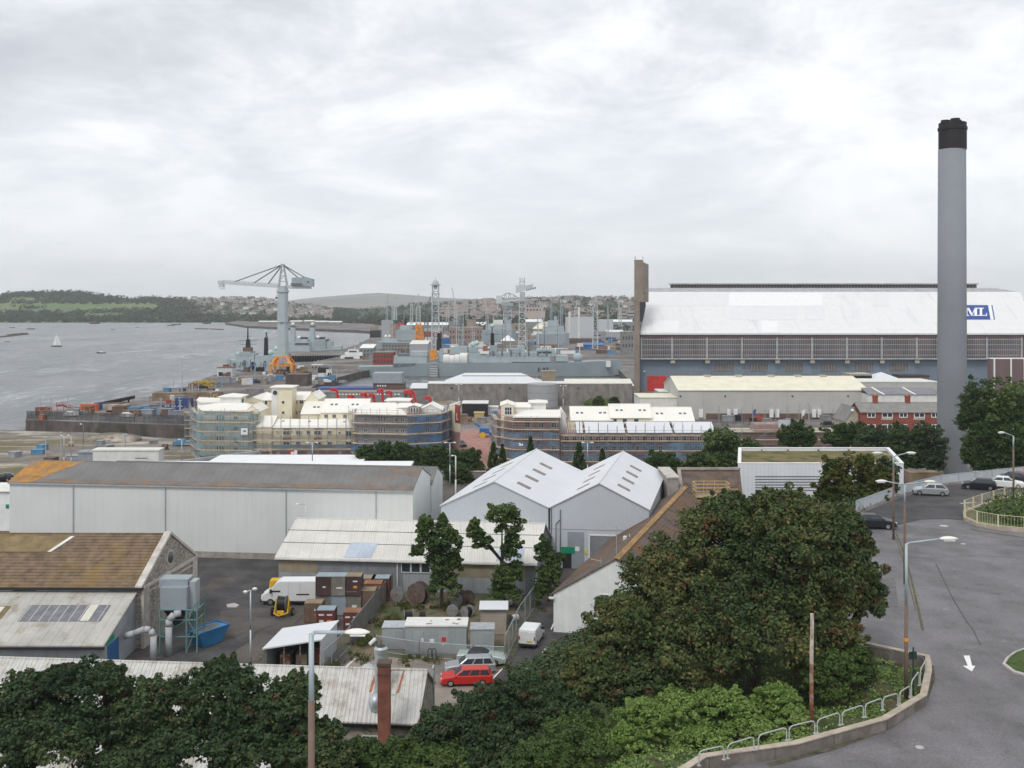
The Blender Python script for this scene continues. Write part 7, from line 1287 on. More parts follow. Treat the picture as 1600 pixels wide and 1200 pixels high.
# dockside rows of stacked goods, vehicles and cabins behind the frigate, each its own object
rs = random.Random(77); cols_ = ['rust', 'cont_blue', 'offwhite', 'cont_grey', 'brown_band', 'tan_wall', 'low_grey', 'white', 'tan_wall', 'mid_grey', 'cont_dblue']
names_ = {'rust': 'rusty red', 'cont_blue': 'pale blue', 'offwhite': 'off white', 'cont_grey': 'grey', 'brown_band': 'brown', 'tan_wall': 'tan', 'low_grey': 'dull grey', 'white': 'white', 'flash_orange': 'rusty orange', 'mid_grey': 'blue grey', 'cont_dblue': 'dark blue'}
for i in range(200):
    py = rs.choice([531, 535, 539, 543, 547, 552]) if i < 140 else rs.choice([521, 525, 528]); px = rs.uniform(600, 985); m_ = rs.choice(cols_)
    if 885 < px < 930 and py < 535: continue
    p = G(px, py+rs.uniform(-1, 1)); w, h, d = rs.choice([4, 6, 10]), rs.choice([2.2, 2.4, 3]), rs.choice([3, 5]); o = MB().box((0, 0, h/2), (w, d, h)).box((0, 0, h+.06), (w+.2, d+.2, .1)).box((w*.2, -d/2-.05, h*.4), (w*.2, .1, h*.7)).build('dock_cabin', m_); o.location = p; o.rotation_euler = (0, 0, rs.uniform(-.2, .2)); tag(o, 'small %s cabin or container in the cluttered yards behind the frigate' % names_[m_], 'cabin', 'small %s cabins behind the frigate' % names_[m_])

# goods and gear standing about on the quays, every piece its own object
def clutter(n, x0, x1, y0, y1, seed, where, hmax=2.6, wm=5):
    rs = random.Random(seed)
    for i in range(n):
        p = G(rs.uniform(x0, x1), rs.uniform(y0, y1)); k = rs.choice('bbbdpt'); m_ = rs.choice(['cont_blue', 'offwhite', 'cont_grey', 'brown_band', 'tan_wall', 'low_grey', 'rust', 'bund_tan', 'dark', 'mid_grey']); q = MB(); w = rs.uniform(1.5, wm); h = rs.uniform(.8, hmax)
        if k == 'b': q.box((0, 0, h/2), (w, 2, h)).box((0, 0, h+.05), (w+.15, 2.15, .1)); nm = 'quay_crate'
        elif k == 'd': q.tube((-.6, 0, .7), (.6, 0, .7), .7, n=12); q.box((0, 0, .1), (1.6, 1.2, .2)); nm = 'quay_coil'
        elif k == 'p': q.tube((0, 0, 0), (0, 0, 5), .12, n=6); q.box((0, 0, 5), (.9, .3, .2)); m_ = 'galv'; nm = 'quay_lamp'
        else: q.box((0, 0, .75), (4.2, 1.8, .8), top=.95).box((-.3, 0, 1.3), (2.2, 1.5, .5), top=.8); nm = 'distant_car'; m_ = rs.choice(['car_dark0', 'offwhite', 'rust_red', 'cont_blue'])
        o = q.build(nm, m_ if m_ in MATS else 'dark'); o.location = p; o.rotation_euler = (0, 0, rs.uniform(-.6, .6)); d = {'quay_crate': 'stacked crate or store', 'quay_coil': 'cable coil', 'quay_lamp': 'thin pale lamp post', 'distant_car': 'tiny parked vehicle'}[nm]; tag(o, d+' '+where, d.split()[-1] if nm != 'quay_crate' else 'crate', d+' '+where)
clutter(60, 350, 545, 576, 601, 1, 'on the quay around the cantilever crane'); clutter(34, 250, 340, 606, 640, 2, 'on the river quay behind the left flats'); clutter(34, 60, 290, 644, 653, 3, 'behind the netted pier fence'); clutter(36, 545, 640, 538, 566, 4, 'on the quay beside the white motor yacht'); clutter(20, 640, 780, 634, 662, 6, 'on the ground behind the gap between the flats'); clutter(30, 1125, 1320, 645, 668, 7, 'on the building site right of the white roofs', 2, 3); clutter(16, 20, 285, 690, 722, 8, 'on the waste ground', 1.2, 2.5)
rs = random.Random(5)
for i in range(44):
    px = 600+rs.random()*385; Yc = rs.uniform(620, 1100); h = rs.uniform(12, 26); q = MB(); q.tube((0, 0, 0), (0, 0, h), .35, .15, 5); q.box((0, 0, h*.8), (3.2, .3, .3)).box((0, 0, h*.6), (2.2, .3, .3)); o = q.build('dock_mast', rs.choice(['crane_pale', 'crane_grey', 'galv_dark'])); o.location = (XA(px, Yc), Yc, 0); tag(o, 'thin mast standing among the docks behind the frigate', 'mast', 'thin masts among the docks')
for i, (px, Yc, y0, y1, w, jb) in enumerate([(643, 980, 505, 476, 4, (643, 478, 646, 462, 2)), (699, 1000, 505, 480, 4, (699, 482, 703, 466, 2)), (761, 950, 515, 484, 4, (761, 486, 757, 468, 2)), (847, 980, 505, 482, 4, (847, 484, 843, 468, 2)), (899, 1000, 505, 480, 3, (899, 482, 903, 467, 2)), (969, 900, 510, 486, 4, (969, 488, 965, 470, 2))]): tcrane('dock_crane', 'thin dock crane with a slanting jib, number %s from the left behind the frigate' % ['one', 'two', 'three', 'four', 'five', 'six'][i], px, Yc, y0, y1, w, 'crane_pale', jb, n=5, r=.2, grp='thin dock cranes in the naval dockyard')
ship('docked_ship', 'pale grey ship with stepped superstructure docked left of the white slab building', 860, [(838, .4, 522), (850, 1, 522), (884, .9, 521), (890, .2, 520)], [('b', 'superstructure', 848, 882, 510, 522, GL), ('b', 'bridge', 856, 872, 501, 510, GL), ('b', 'funnel', 866, 871, 494, 502, G_, 0, 2), ('m', 'mast', 861, 486, 501, .5, DT), ('b', 'mast_house', 850, 856, 503, 510, 'offwhite')], 'ship')
ship('docked_ship', 'pale grey ship docked above the frigate stern between the cranes', 900, [(752, .4, 517), (760, 1, 517), (800, .9, 516), (806, .2, 515)], [('b', 'superstructure', 762, 796, 507, 517, GL), ('b', 'bridge', 770, 786, 500, 507, 'offwhite'), ('m', 'mast', 778, 488, 500, .5, DT), ('b', 'funnel', 788, 793, 497, 507, G_, 0, 2)], 'ship')
# ================================================================ VEHICLES
def paint(name, c, met=.0, rough=.3): return mat(name, c, rough, met, var=.03, spec=.5)
paint('car_silver', (.42, .44, .46), .5); paint('car_silver_green', (.46, .53, .50), .4); paint('car_red', (.50, .02, .015)); paint('car_black', (.012, .013, .018)); paint('car_white', (.74, .75, .76)); paint('van_white', (.72, .73, .73)); paint('car_dark', (.06, .065, .075), .4)
mat('lamp_red', (.45, .02, .02), .3); mat('lamp_clear', (.65, .66, .68), .2, .3); mat('plate_yellow', (.62, .48, .05), .5); mat('bumper_black', (.03, .03, .033), .7)
def wheel(t, x, y, r=.31, w=.2):
    q = MB(); q.tube((x, y-w/2, r), (x, y+w/2, r), r, n=18); o = q.build('wheel', 'tyre', t, bevel=.02)
    s = 1 if y > 0 else -1; q = MB(); q.tube((x, y+s*(w/2-.02), r), (x, y+s*(w/2+.012), r), r*.62, n=14); q.build('rim', 'chrome', o)
def frust(q, b0, b1, t0, t1, wb, wt, zb, zt, mi=0):
    q.add([(b0, -wb, zb), (b1, -wb, zb), (b1, wb, zb), (b0, wb, zb), (t0, -wt, zt), (t1, -wt, zt), (t1, wt, zt), (t0, wt, zt)], [(3, 2, 1, 0), (4, 5, 6, 7), (0, 1, 5, 4), (1, 2, 6, 5), (2, 3, 7, 6), (3, 0, 4, 7)], mi)
def car(name, lab, loc, rz, pm, L=4.2, W_=1.7, prof=None, gh=None, wx=(-1.25, 1.3), r=.3, cat='car', side=((.06, .47), (.53, .92)), dark_roof=False, bumper=None, pitch=0, tail=True):
    """gh: rear-bottom, front-bottom, rear-top, front-top, z belt, z roof"""
    t = thing(name, lab, cat, loc, rz, None)
    if pitch: t.rotation_euler = (0, pitch, rz)
    q = MB(); n = len(prof); h = W_/2; lp = []
    for y, s in ((-h, 1), (-h+.10, 1.0), (h-.10, 1.0), (h, 1)):
        k = .965 if abs(y) == h else 1.0; lp.append([(x*(k if True else 1), y, z if z < .5 else z-(.05 if abs(y) == h else 0)) for x, z in prof])
    q.ring(lp); q.build('body', pm, t, smooth=False, bevel=.05, fix=True)
    b0, b1, t0, t1, zb, zt = gh; wb, wt = h-.10, h-.27
    q = MB(); frust(q, b0, b1, t0, t1, wb, wt, zb-.02, zt); q.build('cabin', 'bumper_black' if dark_roof else pm, t, bevel=.06)
    ins = .05
    def P3(f, g, s):  # f along, g up, side
        xb, xt = b0+(b1-b0)*f, t0+(t1-t0)*f; x = xb+(xt-xb)*g; y = wb+(wt-wb)*g; z = zb+(zt-zb)*g; return (x, s*(y+.012), z)
    for s in (-1, 1):
        for f0, f1 in side:
            q = MB(); pts = [P3(f0, .08, s), P3(f1, .08, s), P3(f1, .86, s), P3(f0, .86, s)]; q.poly(pts if s < 0 else pts[::-1]); 
            q.add([(x, y-s*.03, z) for x, y, z in pts], [(0, 1, 2, 3)]); q.build('side_window', 'glass', t)
    for nm, xb, xt, s in (('rear_window', b0, t0, -1), ('windscreen', b1, t1, 1)):
        q = MB(); e = .012*s; pts = [(xb+(xt-xb)*.1+e, -wb+.12, zb+(zt-zb)*.1), (xb+(xt-xb)*.1+e, wb-.12, zb+(zt-zb)*.1), (xb+(xt-xb)*.88+e, wt-.04, zb+(zt-zb)*.88), (xb+(xt-xb)*.88+e, -wt+.04, zb+(zt-zb)*.88)]
        q.poly(pts if s > 0 else pts[::-1]); q.add([(x-.03*s, y, z) for x, y, z in pts], [(0, 1, 2, 3)]); q.build(nm, 'glass', t)
    for x in wx:
        for y in (-h+.09, h-.09): wheel(t, x, y, r)
    xf = max(p[0] for p in prof); xr = min(p[0] for p in prof)
    for y in (-h+.28, h-.28):
        q = MB(); q.box((xf-.03, y, .62), (.1, .34, .16)); q.build('headlight', 'lamp_clear', t, bevel=.02)
        q = MB(); q.box((xr+.03, y*1.05, .74), (.1, .26, .18)); q.build('tail_light', 'lamp_red', t, bevel=.02)
    q = MB(); q.box((xr-.01, 0, .55), (.06, .5, .11)); q.build('number_plate', 'plate_yellow', t)
    q = MB(); q.box((xf-.02, 0, .33), (.16, W_*.94, .17)); q.build('bumper', bumper or 'bumper_black', t, bevel=.03); q = MB(); q.box((xr+.02, 0, .34), (.16, W_*.94, .17)); q.build('bumper', bumper or 'bumper_black', t, bevel=.03)
    for s in (-1, 1): q = MB(); q.box((b1-.15, s*(h+.04), zb+.06), (.14, .14, .11)); q.build('mirror', pm, t, bevel=.02)
    return t
def sill(q): return q
HATCH = [(-1.95, .25), (-1.98, .55), (-1.9, .88), (-1.2, .95), (.75, .93), (1.75, .76), (1.98, .6), (2.0, .28), (1.62, .2), (-1.6, .2)]
SALOON = [(-2.2, .28), (-2.24, .6), (-2.18, .92), (-1.4, .98), (.95, .95), (2.0, .80), (2.22, .62), (2.24, .3), (1.8, .2), (-1.8, .2)]
ESTATE = [(-2.2, .28), (-2.24, .6), (-2.2, .90), (.9, .92), (2.0, .78), (2.22, .62), (2.24, .3), (1.8, .2), (-1.8, .2)]
pr = lambda px, py: R(px, py)+Vector((0, 0, .03))
car('parked_car', 'silver three door hatchback parked nose to the parapet beside the foot of the tall chimney', pr(1454, 773.5), PI-.30, 'car_silver', prof=HATCH, gh=(-1.9, 1.0, -1.25, .25, .92, 1.40))
car('parked_car', 'black hatchback parked between the silver hatchback and the white saloon', pr(1530, 764.5), PI-.42, 'car_black', prof=HATCH, gh=(-1.9, 1.0, -1.35, .25, .92, 1.38))
car('parked_car', 'white saloon parked behind the lamp post at the right end of the upper car park', pr(1571, 762), -.38, 'car_white', prof=SALOON, gh=(-1.75, 1.15, -.95, .35, .95, 1.40), bumper='car_white', wx=(-1.35, 1.38))
car('parked_car', 'dark grey car half hidden behind the white saloon', pr(1592, 754.5), -.5, 'car_dark', prof=SALOON, gh=(-1.75, 1.15, -.95, .35, .95, 1.40), wx=(-1.35, 1.38))
car('parked_car', 'red car cut by the right edge beside the pale parapet', pr(1607, 754), -.5, 'car_red', prof=HATCH, gh=(-1.9, 1.0, -1.3, .25, .92, 1.40))
car('parked_car', 'black saloon emerging from behind the big tree on the upper road', pr(1362, 825), -.12, 'car_black', prof=SALOON, gh=(-1.75, 1.15, -.95, .35, .95, 1.40), wx=(-1.35, 1.38))
car('parked_car', 'bright red estate car in the cable yard beside the brick stack workshop', G(729, 1069)+Vector((0, 0, .09)), PI+.07, 'car_red', prof=ESTATE, gh=(-2.15, 1.1, -1.9, .35, .90, 1.40), wx=(-1.35, 1.4), side=((.05, .30), (.34, .60), (.65, .92)), bumper='car_red')
car('parked_car', 'silver estate car with a pale roof directly behind the red estate', G(735, 1051)+Vector((0, 0, .09)), PI+.10, 'car_silver', prof=ESTATE, gh=(-2.15, 1.1, -1.8, .35, .90, 1.42), wx=(-1.35, 1.4), side=((.05, .30), (.34, .60), (.65, .92)), bumper='car_silver')
car('parked_car', 'pale green silver convertible with a black soft top beside the grey containers', G(752, 1037)+Vector((0, 0, .09)), -.10, 'car_silver_green', prof=SALOON, gh=(-1.3, .75, -.85, .15, .93, 1.28), wx=(-1.3, 1.4), dark_roof=True, bumper='car_silver_green')
car('parked_car', 'dark car parked on the brick street in the gap between the flats', G(719, 697.5)+Vector((0, 0, .06)), -1.1, 'car_dark', prof=SALOON, gh=(-1.75, 1.15, -.95, .35, .95, 1.40), wx=(-1.35, 1.38))
for px, py in ((2, 752), (14, 750.5)): car('parked_car', 'dark car at the left edge of the picture, %s' % ('cut by the frame' if px == 2 else 'just clear of the frame'), G(px, py)+Vector((0, 0, .03)), .2, 'car_black', prof=HATCH, gh=(-1.9, 1.0, -1.3, .25, .92, 1.40))
# small white van, seen from behind
t = thing('parked_van', 'small white panel van parked by the mesh fence with its rear doors to the camera', 'van', G(831, 1004)+Vector((0, 0, .06)), 1.32)
q = MB(); pf = [(-2.05, .3), (-2.08, 1.0), (-1.98, 1.82), (.35, 1.84), (1.05, 1.12), (1.9, .92), (2.05, .6), (2.05, .3)]; q.ring([[(x, y, z) for x, z in pf] for y in (-.84, .84)]); q.build('body', 'van_white', t, bevel=.09, fix=True)
for s in (-1, 1): 
    for x in (-1.25, 1.3): wheel(t, x, s*.76)
    q = MB(); q.box((-2.07, s*.74, 1.0), (.06, .12, .34)); q.build('tail_light', 'lamp_red', t); q = MB(); q.box((.45, s*.845, 1.38), (.6, .02, .34)); q.build('side_window', 'glass', t); q = MB(); q.box((.75, s*.98, 1.22), (.12, .22, .2)); q.build('mirror', 'bumper_black', t)
    q = MB(); q.box((-2.055, s*.385, .98), (.03, .72, 1.25)); q.build('rear_door', 'van_white', t, bevel=.02)
q = MB(); q.box((-2.1, -.25, .72), (.03, .5, .12)); q.build('number_plate', 'plate_yellow', t); q = MB(); q.box((-2.08, 0, .38), (.16, 1.66, .2)); q.build('bumper', 'bumper_black', t, bevel=.03)
q = MB(); q.slab([(.40, -.7, 1.80), (1.02, -.74, 1.16), (1.02, .74, 1.16), (.40, .7, 1.80)], -.03); q.build('windscreen', 'glass', t)
# long high roofed van
t = thing('parked_van', 'long high roofed white van parked in front of the workshop store beside the stacked crates', 'van', G(459, 943)+Vector((0, 0, .06)), PI)
q = MB(); pf = [(-3.3, .42), (-3.35, 1.2), (-3.3, 2.62), (-3.1, 2.72), (1.35, 2.70), (1.75, 2.5), (2.55, 1.55), (3.2, 1.25), (3.42, .95), (3.45, .45)]; q.ring([[(x, y, z) for x, z in pf] for y in (-.98, .98)]); q.build('body', 'van_white', t, bevel=.11, fix=True)
for s in (-1, 1):
    for x in (-2.1, 2.35): wheel(t, x, s*.88, .37, .24)
    q = MB(); q.add([(1.25, s*.99, 1.45), (2.45, s*.99, 1.45), (1.85, s*.95, 2.25), (1.35, s*.95, 2.25)], [(0, 1, 2, 3) if s < 0 else (3, 2, 1, 0)]); q.build('side_window', 'glass', t)
    q = MB(); q.box((1.25, s*.99, .98), (.45, .03, .14)); q.box((-1.2, s*.99, 1.22), (1.4, .03, .13)); q.build('side_moulding', 'bumper_black', t); q = MB(); q.box((3.35, s*.66, 1.02), (.1, .4, .24)); q.build('headlight', 'lamp_clear', t, bevel=.03); q = MB(); q.box((2.3, s*1.15, 1.6), (.16, .3, .4)); q.build('mirror', 'bumper_black', t)
    for x in (.35, -.9): q = MB(); q.box((x, s*.987, 1.65), (.03, .02, 1.7)); q.build('door_seam', 'galv', t)
q = MB(); q.slab([(1.78, -.86, 2.50), (2.58, -.9, 1.58), (2.58, .9, 1.58), (1.78, .86, 2.50)], -.03); q.build('windscreen', 'glass', t); q = MB(); q.box((3.4, 0, .52), (.2, 1.96, .34)); q.box((0, 0, .42), (6.4, 1.9, .22)); q.build('bumper', 'bumper_black', t, bevel=.03)
# yellow machine peeping over the van bonnet
t = thing('yellow_machine', 'yellow plant machine half hidden behind the bonnet of the long white van', 'machine', G(432, 934)); q = MB(); q.box((0, 0, 1.35), (1.6, 1.4, 1.6), top=.8); q.build('body', 'yellow', t, bevel=.1)
for s in (-.5, .5): q = MB(); q.tube((s, -.8, .4), (s, -.5, .4), .4, n=14); q.build('wheel', 'tyre', t)
# cable drum trailer
t = thing('drum_trailer', 'yellow cable drum trailer carrying a black cable drum in front of the long white van', 'trailer', G(441, 962), 0)
for s in (-1, 1):
    q = MB(); q.tube((s*1.05-.12, .1, .42), (s*1.05+.12, .1, .42), .42, n=16); o = q.build('wheel', 'tyre', t); q = MB(); q.tube((s*1.05-.13, .1, .42), (s*1.05+.13, .1, .42), .2, n=10); q.build('rim', 'yellow', o)
    q = MB(); q.tube((s*.68, -.9, .5), (s*.68, .9, .55), .08, n=6); q.tube((s*.68, .3, .5), (s*.68, .1, 1.75), .09, n=6); q.tube((s*.68, -.6, .5), (s*.68, .1, 1.6), .06, n=6); q.build('side_arm', 'yellow', t)
    q = MB(); q.tube((s*.45-.03, .1, 1.25), (s*.45+.03, .1, 1.25), .85, n=22); q.build('drum_flange', 'galv_dark', t)
q = MB(); q.tube((-.42, .1, 1.25), (.42, .1, 1.25), .76, n=22); q.build('cable_drum', 'black', t)
q = MB(); q.tube((-.68, -.9, .5), (0, -1.75, .5), .07, n=6); q.tube((.68, -.9, .5), (0, -1.75, .5), .07, n=6); q.tube((-1.0, .1, .45), (1.0, .1, .45), .07, n=6); q.box((0, -.85, .6), (.7, .35, .3)); q.build('tow_bar', 'yellow', t)
# ================================================================ CABLE YARD
mat('crate_dark', (.075, .045, .045), .8, var=.2, lines=(('X', .5, .04, .4),)); mat('crate_brown', (.17, .115, .085), .85, var=.2, scale=1, lines=(('X', .22, .02, .3),)); mat('crate_maroon', (.15, .045, .04), .8, var=.15); mat('crate_grey', (.21, .195, .175), .85, var=.2, lines=(('X', .2, .025, .4),)); mat('crate_blue', (.27, .33, .37), .7, var=.08); mat('crate_top_tan', (.27, .21, .14), .9, var=.15); mat('crate_rust', (.26, .13, .075), .9, var=.2); mat('label_white', (.7, .7, .68), .7); mat('label_orange', (.68, .30, .03), .6)
def stack(lab, px, py, w, h, z0, m_, top=None, marks=(), d=1.6, rz=.0):
    p = G(px, py); t = thing('storage_crate', lab, 'crate', (p.x, p.y+d/2, z0), rz, 'storage crates beside the long white van'); q = MB(); q.b(-w/2, w/2, -d/2, d/2, .08, h-.06); q.build('body', m_, t); q = MB(); q.b(-w/2-.03, w/2+.03, -d/2-.03, d/2+.03, h-.06, h); q.build('lid', top or m_, t)
    for x in (-w/2, w/2):
        for y in (-d/2, d/2): q = MB(); q.b(x-.05, x+.05, y-.05, y+.05, 0, h-.065); q.build('corner_post', m_, t)
    for (x, z, a, b, mm) in marks: q = MB(); q.b(x-a/2, x+a/2, -d/2-.04, -d/2+.01, z-b/2, z+b/2); q.build('label_plate', mm, t)
    return t
S_ = [('dark crate with a grey lid, upper left of the back stack beside the van', 505, 962, 1.55, 2.15, 2.05, 'crate_dark', 'crate_blue', ((.1, 1.0, .3, .15, 'label_white'),)),
 ('grey slatted crate in the middle of the upper row of the back stack', 528.5, 962, 1.55, 2.15, 2.05, 'crate_grey', 'crate_blue', ((.1, .9, .65, .15, 'label_white'),)),
 ('open dark crate with white and orange labels at the right of the upper row', 552, 962, 1.6, 2.15, 2.05, 'crate_dark', 'crate_top_tan', ((.2, 1.6, .5, .15, 'label_white'), (.2, 1.0, .4, .25, 'label_orange'), (-.2, .5, 1.2, .06, 'crate_grey'))),
 ('brown crate in the lower row behind the brown tan topped crate', 505, 962, 1.55, 2.0, 0, 'crate_grey', None, ()), ('pale blue crate in the lower row under the grey slatted crate', 528.5, 962, 1.5, 2.0, 0, 'crate_blue', None, ()), ('grey brown crate in the lower row under the open dark crate', 552, 962, 1.5, 2.0, 0, 'crate_grey', None, ((.1, 1.0, .5, .25, 'label_white'),)),
 ('brown crate with a tan top right of the lower row of the back stack', 574.5, 961, 1.5, 2.6, 0, 'crate_brown', 'crate_top_tan', ()), ('rusty topped crate behind the brown tan topped one, next to the corrugated fence', 582, 949, 1.9, 2.6, 0, 'crate_rust', 'crate_rust', ()), ('pale blue topped crate furthest back beside the corrugated fence', 594, 940, 1.9, 2.6, 0, 'crate_maroon', 'crate_blue', ()), ('olive topped crate left of the pale blue topped one at the back', 573, 940, 1.7, 2.6, 0, 'crate_rust', 'board_tan', ()),
 ('single brown crate with a tan top in front of the long white van', 489, 974, 1.75, 2.1, 0, 'crate_brown', 'crate_top_tan', ((.2, 1.4, .15, .18, 'label_white'), (.2, .9, .12, .1, 'label_orange'))), ('maroon crate with a grey top and four labels beside the open shelter', 508.5, 983, 1.75, 1.95, 0, 'crate_maroon', 'crate_blue', ((-.42, 1.45, .55, .15, 'label_white'), (.42, 1.45, .55, .15, 'label_white'), (-.4, .8, .45, .25, 'label_white'), (.4, .8, .45, .25, 'label_orange'))),
 ('maroon crate with a brown top and four labels against the corrugated fence', 549.5, 990, 1.6, 2.15, 0, 'crate_maroon', 'crate_rust', ((-.4, 1.65, .5, .15, 'label_white'), (.35, 1.65, .45, .15, 'label_white'), (-.4, .95, .4, .2, 'label_white'), (.4, .95, .45, .25, 'label_orange')))]
for a in S_: stack(*a)
def fence_line(name, lab, pts, h, mpost, mpanel, post=2.2, th=.04, net=False, arms=False, grp=None):
    t = thing(name, lab, 'fence', pts[0], group=grp); pts = [Vector(p) for p in pts]
    for a, b in zip(pts, pts[1:]):
        n = max(1, int((b-a).length/post)); d = (b-a).normalized(); nn = Vector((-d.y, d.x, 0))*th
        for i in range(n+1): c = a.lerp(b, i/n); q = MB(); q.tube(c, c+Vector((0, 0, h+.1)), .05, n=6); q.build('post', mpost, t, world=True)
        q = MB(); q.add([a-nn+Vector((0, 0, .05)), b-nn+Vector((0, 0, .05)), b-nn+Vector((0, 0, h)), a-nn+Vector((0, 0, h)), a+nn+Vector((0, 0, .05)), b+nn+Vector((0, 0, .05)), b+nn+Vector((0, 0, h)), a+nn+Vector((0, 0, h))], [(0, 1, 2, 3), (7, 6, 5, 4), (3, 2, 6, 7), (0, 3, 7, 4), (1, 5, 6, 2)]) if not net else q.poly([a+Vector((0, 0, .05)), b+Vector((0, 0, .05)), b+Vector((0, 0, h)), a+Vector((0, 0, h))]); q.build('mesh_panel' if net else 'sheet_panel', mpanel, t, world=True)
        if net: q = MB(); q.tube(a+Vector((0, 0, h)), b+Vector((0, 0, h)), .035); q.tube(a+Vector((0, 0, .1)), b+Vector((0, 0, .1)), .03); q.build('rail', mpost, t, world=True)
    return t
mat('corr_fence', (.24, .235, .235), .8, .2, var=.12, scale=1, lines=(('Y', .9, .06, .35),), corr=('Y', .2, .03), streak=.4)
m = bpy.data.materials.new('chain_mesh'); m.use_nodes = True; nt = m.node_tree; nt.nodes.clear(); MATS['chain_mesh'] = m; out = N(nt, 'ShaderNodeOutputMaterial'); d = N(nt, 'ShaderNodeBsdfPrincipled', Roughness=.5, Metallic=.5); d.inputs['Base Color'].default_value = (.42, .44, .45, 1); tr = N(nt, 'ShaderNodeBsdfTransparent'); mx = N(nt, 'ShaderNodeMixShader')
tcn = N(nt, 'ShaderNodeTexCoord'); sp = N(nt, 'ShaderNodeSeparateXYZ'); nt.links.new(tcn.outputs['Object'], sp.inputs[0])
def dg_(s): return math_(nt, 'LESS_THAN', math_(nt, 'FRACT', math_(nt, 'DIVIDE', math_(nt, 'ADD', math_(nt, 'ADD', math_(nt, 'MULTIPLY', sp.outputs[0], .6), sp.outputs[1]), math_(nt, 'MULTIPLY', sp.outputs[2], s)), .09)), .2)
nt.links.new(math_(nt, 'MAXIMUM', dg_(1), dg_(-1)), mx.inputs[0]); nt.links.new(tr.outputs[0], mx.inputs[1]); nt.links.new(d.outputs[0], mx.inputs[2]); nt.links.new(mx.outputs[0], out.inputs[0])
fence_line('corrugated_fence', 'grey corrugated sheet fence running diagonally beside the stacked crates', [G(613, 928), G(590, 955), G(548, 1010)], 2.3, 'galv_dark', 'corr_fence')
fence_line('mesh_fence', 'tall galvanised mesh fence between the cable yard and the side lane', [G(839, 925), G(836, 950), G(812, 985), G(789, 1036)], 2.5, 'galv', 'chain_mesh', 2.4, net=True)
fence_line('mesh_fence', 'low mesh fence in front of the grey generator containers', [G(789, 1036), G(740, 1034), G(655, 1028), G(588, 1018)], 1.5, 'galv', 'chain_mesh', 3, net=True)
fence_line('mesh_fence', 'mesh fence behind the open fronted shelter', [G(548, 1010), G(531, 1028), G(505, 1052)], 2.0, 'galv', 'chain_mesh', 2, net=True)
# open fronted shelter
t = thing('open_shelter', 'white open fronted lean-to shelter in front of the maroon crates', 'shelter', (-19.5, 93, 0)); FL, FR, BR, BL = (-22.0, 91.3), (-17.4, 93.2), (-16.8, 98.5), (-21.5, 96.7)
q = MB(); q.slab([(FL[0]-.2, FL[1]-.3, 2.55), (FR[0]+.15, FR[1]-.3, 2.75), (BR[0]+.15, BR[1]+.1, 2.75), (BL[0]-.2, BL[1]+.1, 2.55)], .12); q.build('roof', 'roof_white', t, world=True)
q = MB(); q.prism([FR, BR, (BR[0]-.12, BR[1]), (FR[0]-.12, FR[1])], 0, 2.62); q.build('side_wall', 'roof_white', t, world=True, fix=True); q = MB(); q.prism([BL, BR, (BR[0], BR[1]-.1), (BL[0], BL[1]-.1)], 0, 2.45); q.build('back_wall', 'galv_dark', t, world=True, fix=True); q = MB(); q.prism([FL, BL, (BL[0]+.1, BL[1]), (FL[0]+.1, FL[1])], 0, 2.4); q.build('side_wall', 'steel_grey', t, world=True, fix=True)
for f in (0.0, .33, .62, .98): c = V2(FL).lerp(V2(FR), f); q = MB(); q.tube((c.x, c.y+.05, 0), (c.x, c.y+.05, 2.45), .06); q.build('post', 'rust', t, world=True)
for i, (f, w, h, m_, lab) in enumerate([(.25, .9, 1.3, 'rust', 'rusty rack stored inside the open shelter, at its left'), (.55, 1.0, 1.1, 'board_tan', 'tan board stack stored in the middle of the open shelter'), (.8, .9, 1.5, 'crate_maroon', 'maroon locker stored at the right inside the open shelter')]): c = V2(FL).lerp(V2(FR), f); t2_ = thing('stored_rack', lab, 'rack', (c.x+.2, c.y+2, 0)); q = MB(); q.box((0, 0, h/2+.1), (w, 1.4, h-.2)); q.build('body', m_, t2_); q = MB(); q.box((0, 0, h+.03), (w+.1, 1.5, .06)); q.build('top', 'galv_dark', t2_)
# generator containers
mat('gen_grey', (.33, .355, .37), .6, var=.05, scale=.8, lines=(('X', .34, .03, .18),), streak=.2); mat('gen_plain', (.35, .375, .39), .6, var=.05, scale=.6, streak=.15)
t = thing('generator_container', 'large grey generator container with rust patches on its roof, the middle one of three', 'container', (-7.4, 96.8, 0)); X0, X1, Y0, Y1, h = XA(633, 96.8), XA(729, 96.8), 96.8, 99.3, 2.75
q = MB(); q.b(X0, X1, Y0, Y1, .1, h-.08); q.build('body', 'gen_grey', t, world=True); q = MB(); q.b(X0-.08, X1+.08, Y0-.08, Y1+.08, h-.08, h+.06); q.build('roof', 'offwhite', t, world=True)
rs = random.Random(4)
for i in range(9): x, y = rs.uniform(X0+1.5, X1-.5), rs.uniform(Y0+.3, Y1-.3); q = MB(); q.lathe((x, y, h+.062), [(rs.uniform(.1, .28), 0), (.1, .012)], 7); q.build('rust_patch', 'rust', t, world=True)
a, b = (X0, Y0), (X1, Y0)
for u0 in (.8, 3.2): patch(t, 'door', 'gen_plain', a, b, u0, u0+.95, .25, 2.25, .05)
q = MB(); onbox(q, a, b, 1.55, 1.75, 1.3, 1.6, .0, .08); q.build('label_plate', 'white', t, world=True)
patch(t, 'label_plate', 'white', a, b, 2.35, 2.75, 1.2, 1.5, .06); patch(t, 'warning_label', 'red', a, b, 3.45, 3.85, 1.3, 1.7, .08); patch(t, 'label_plate', 'white', a, b, 3.5, 3.65, .9, 1.1, .08)
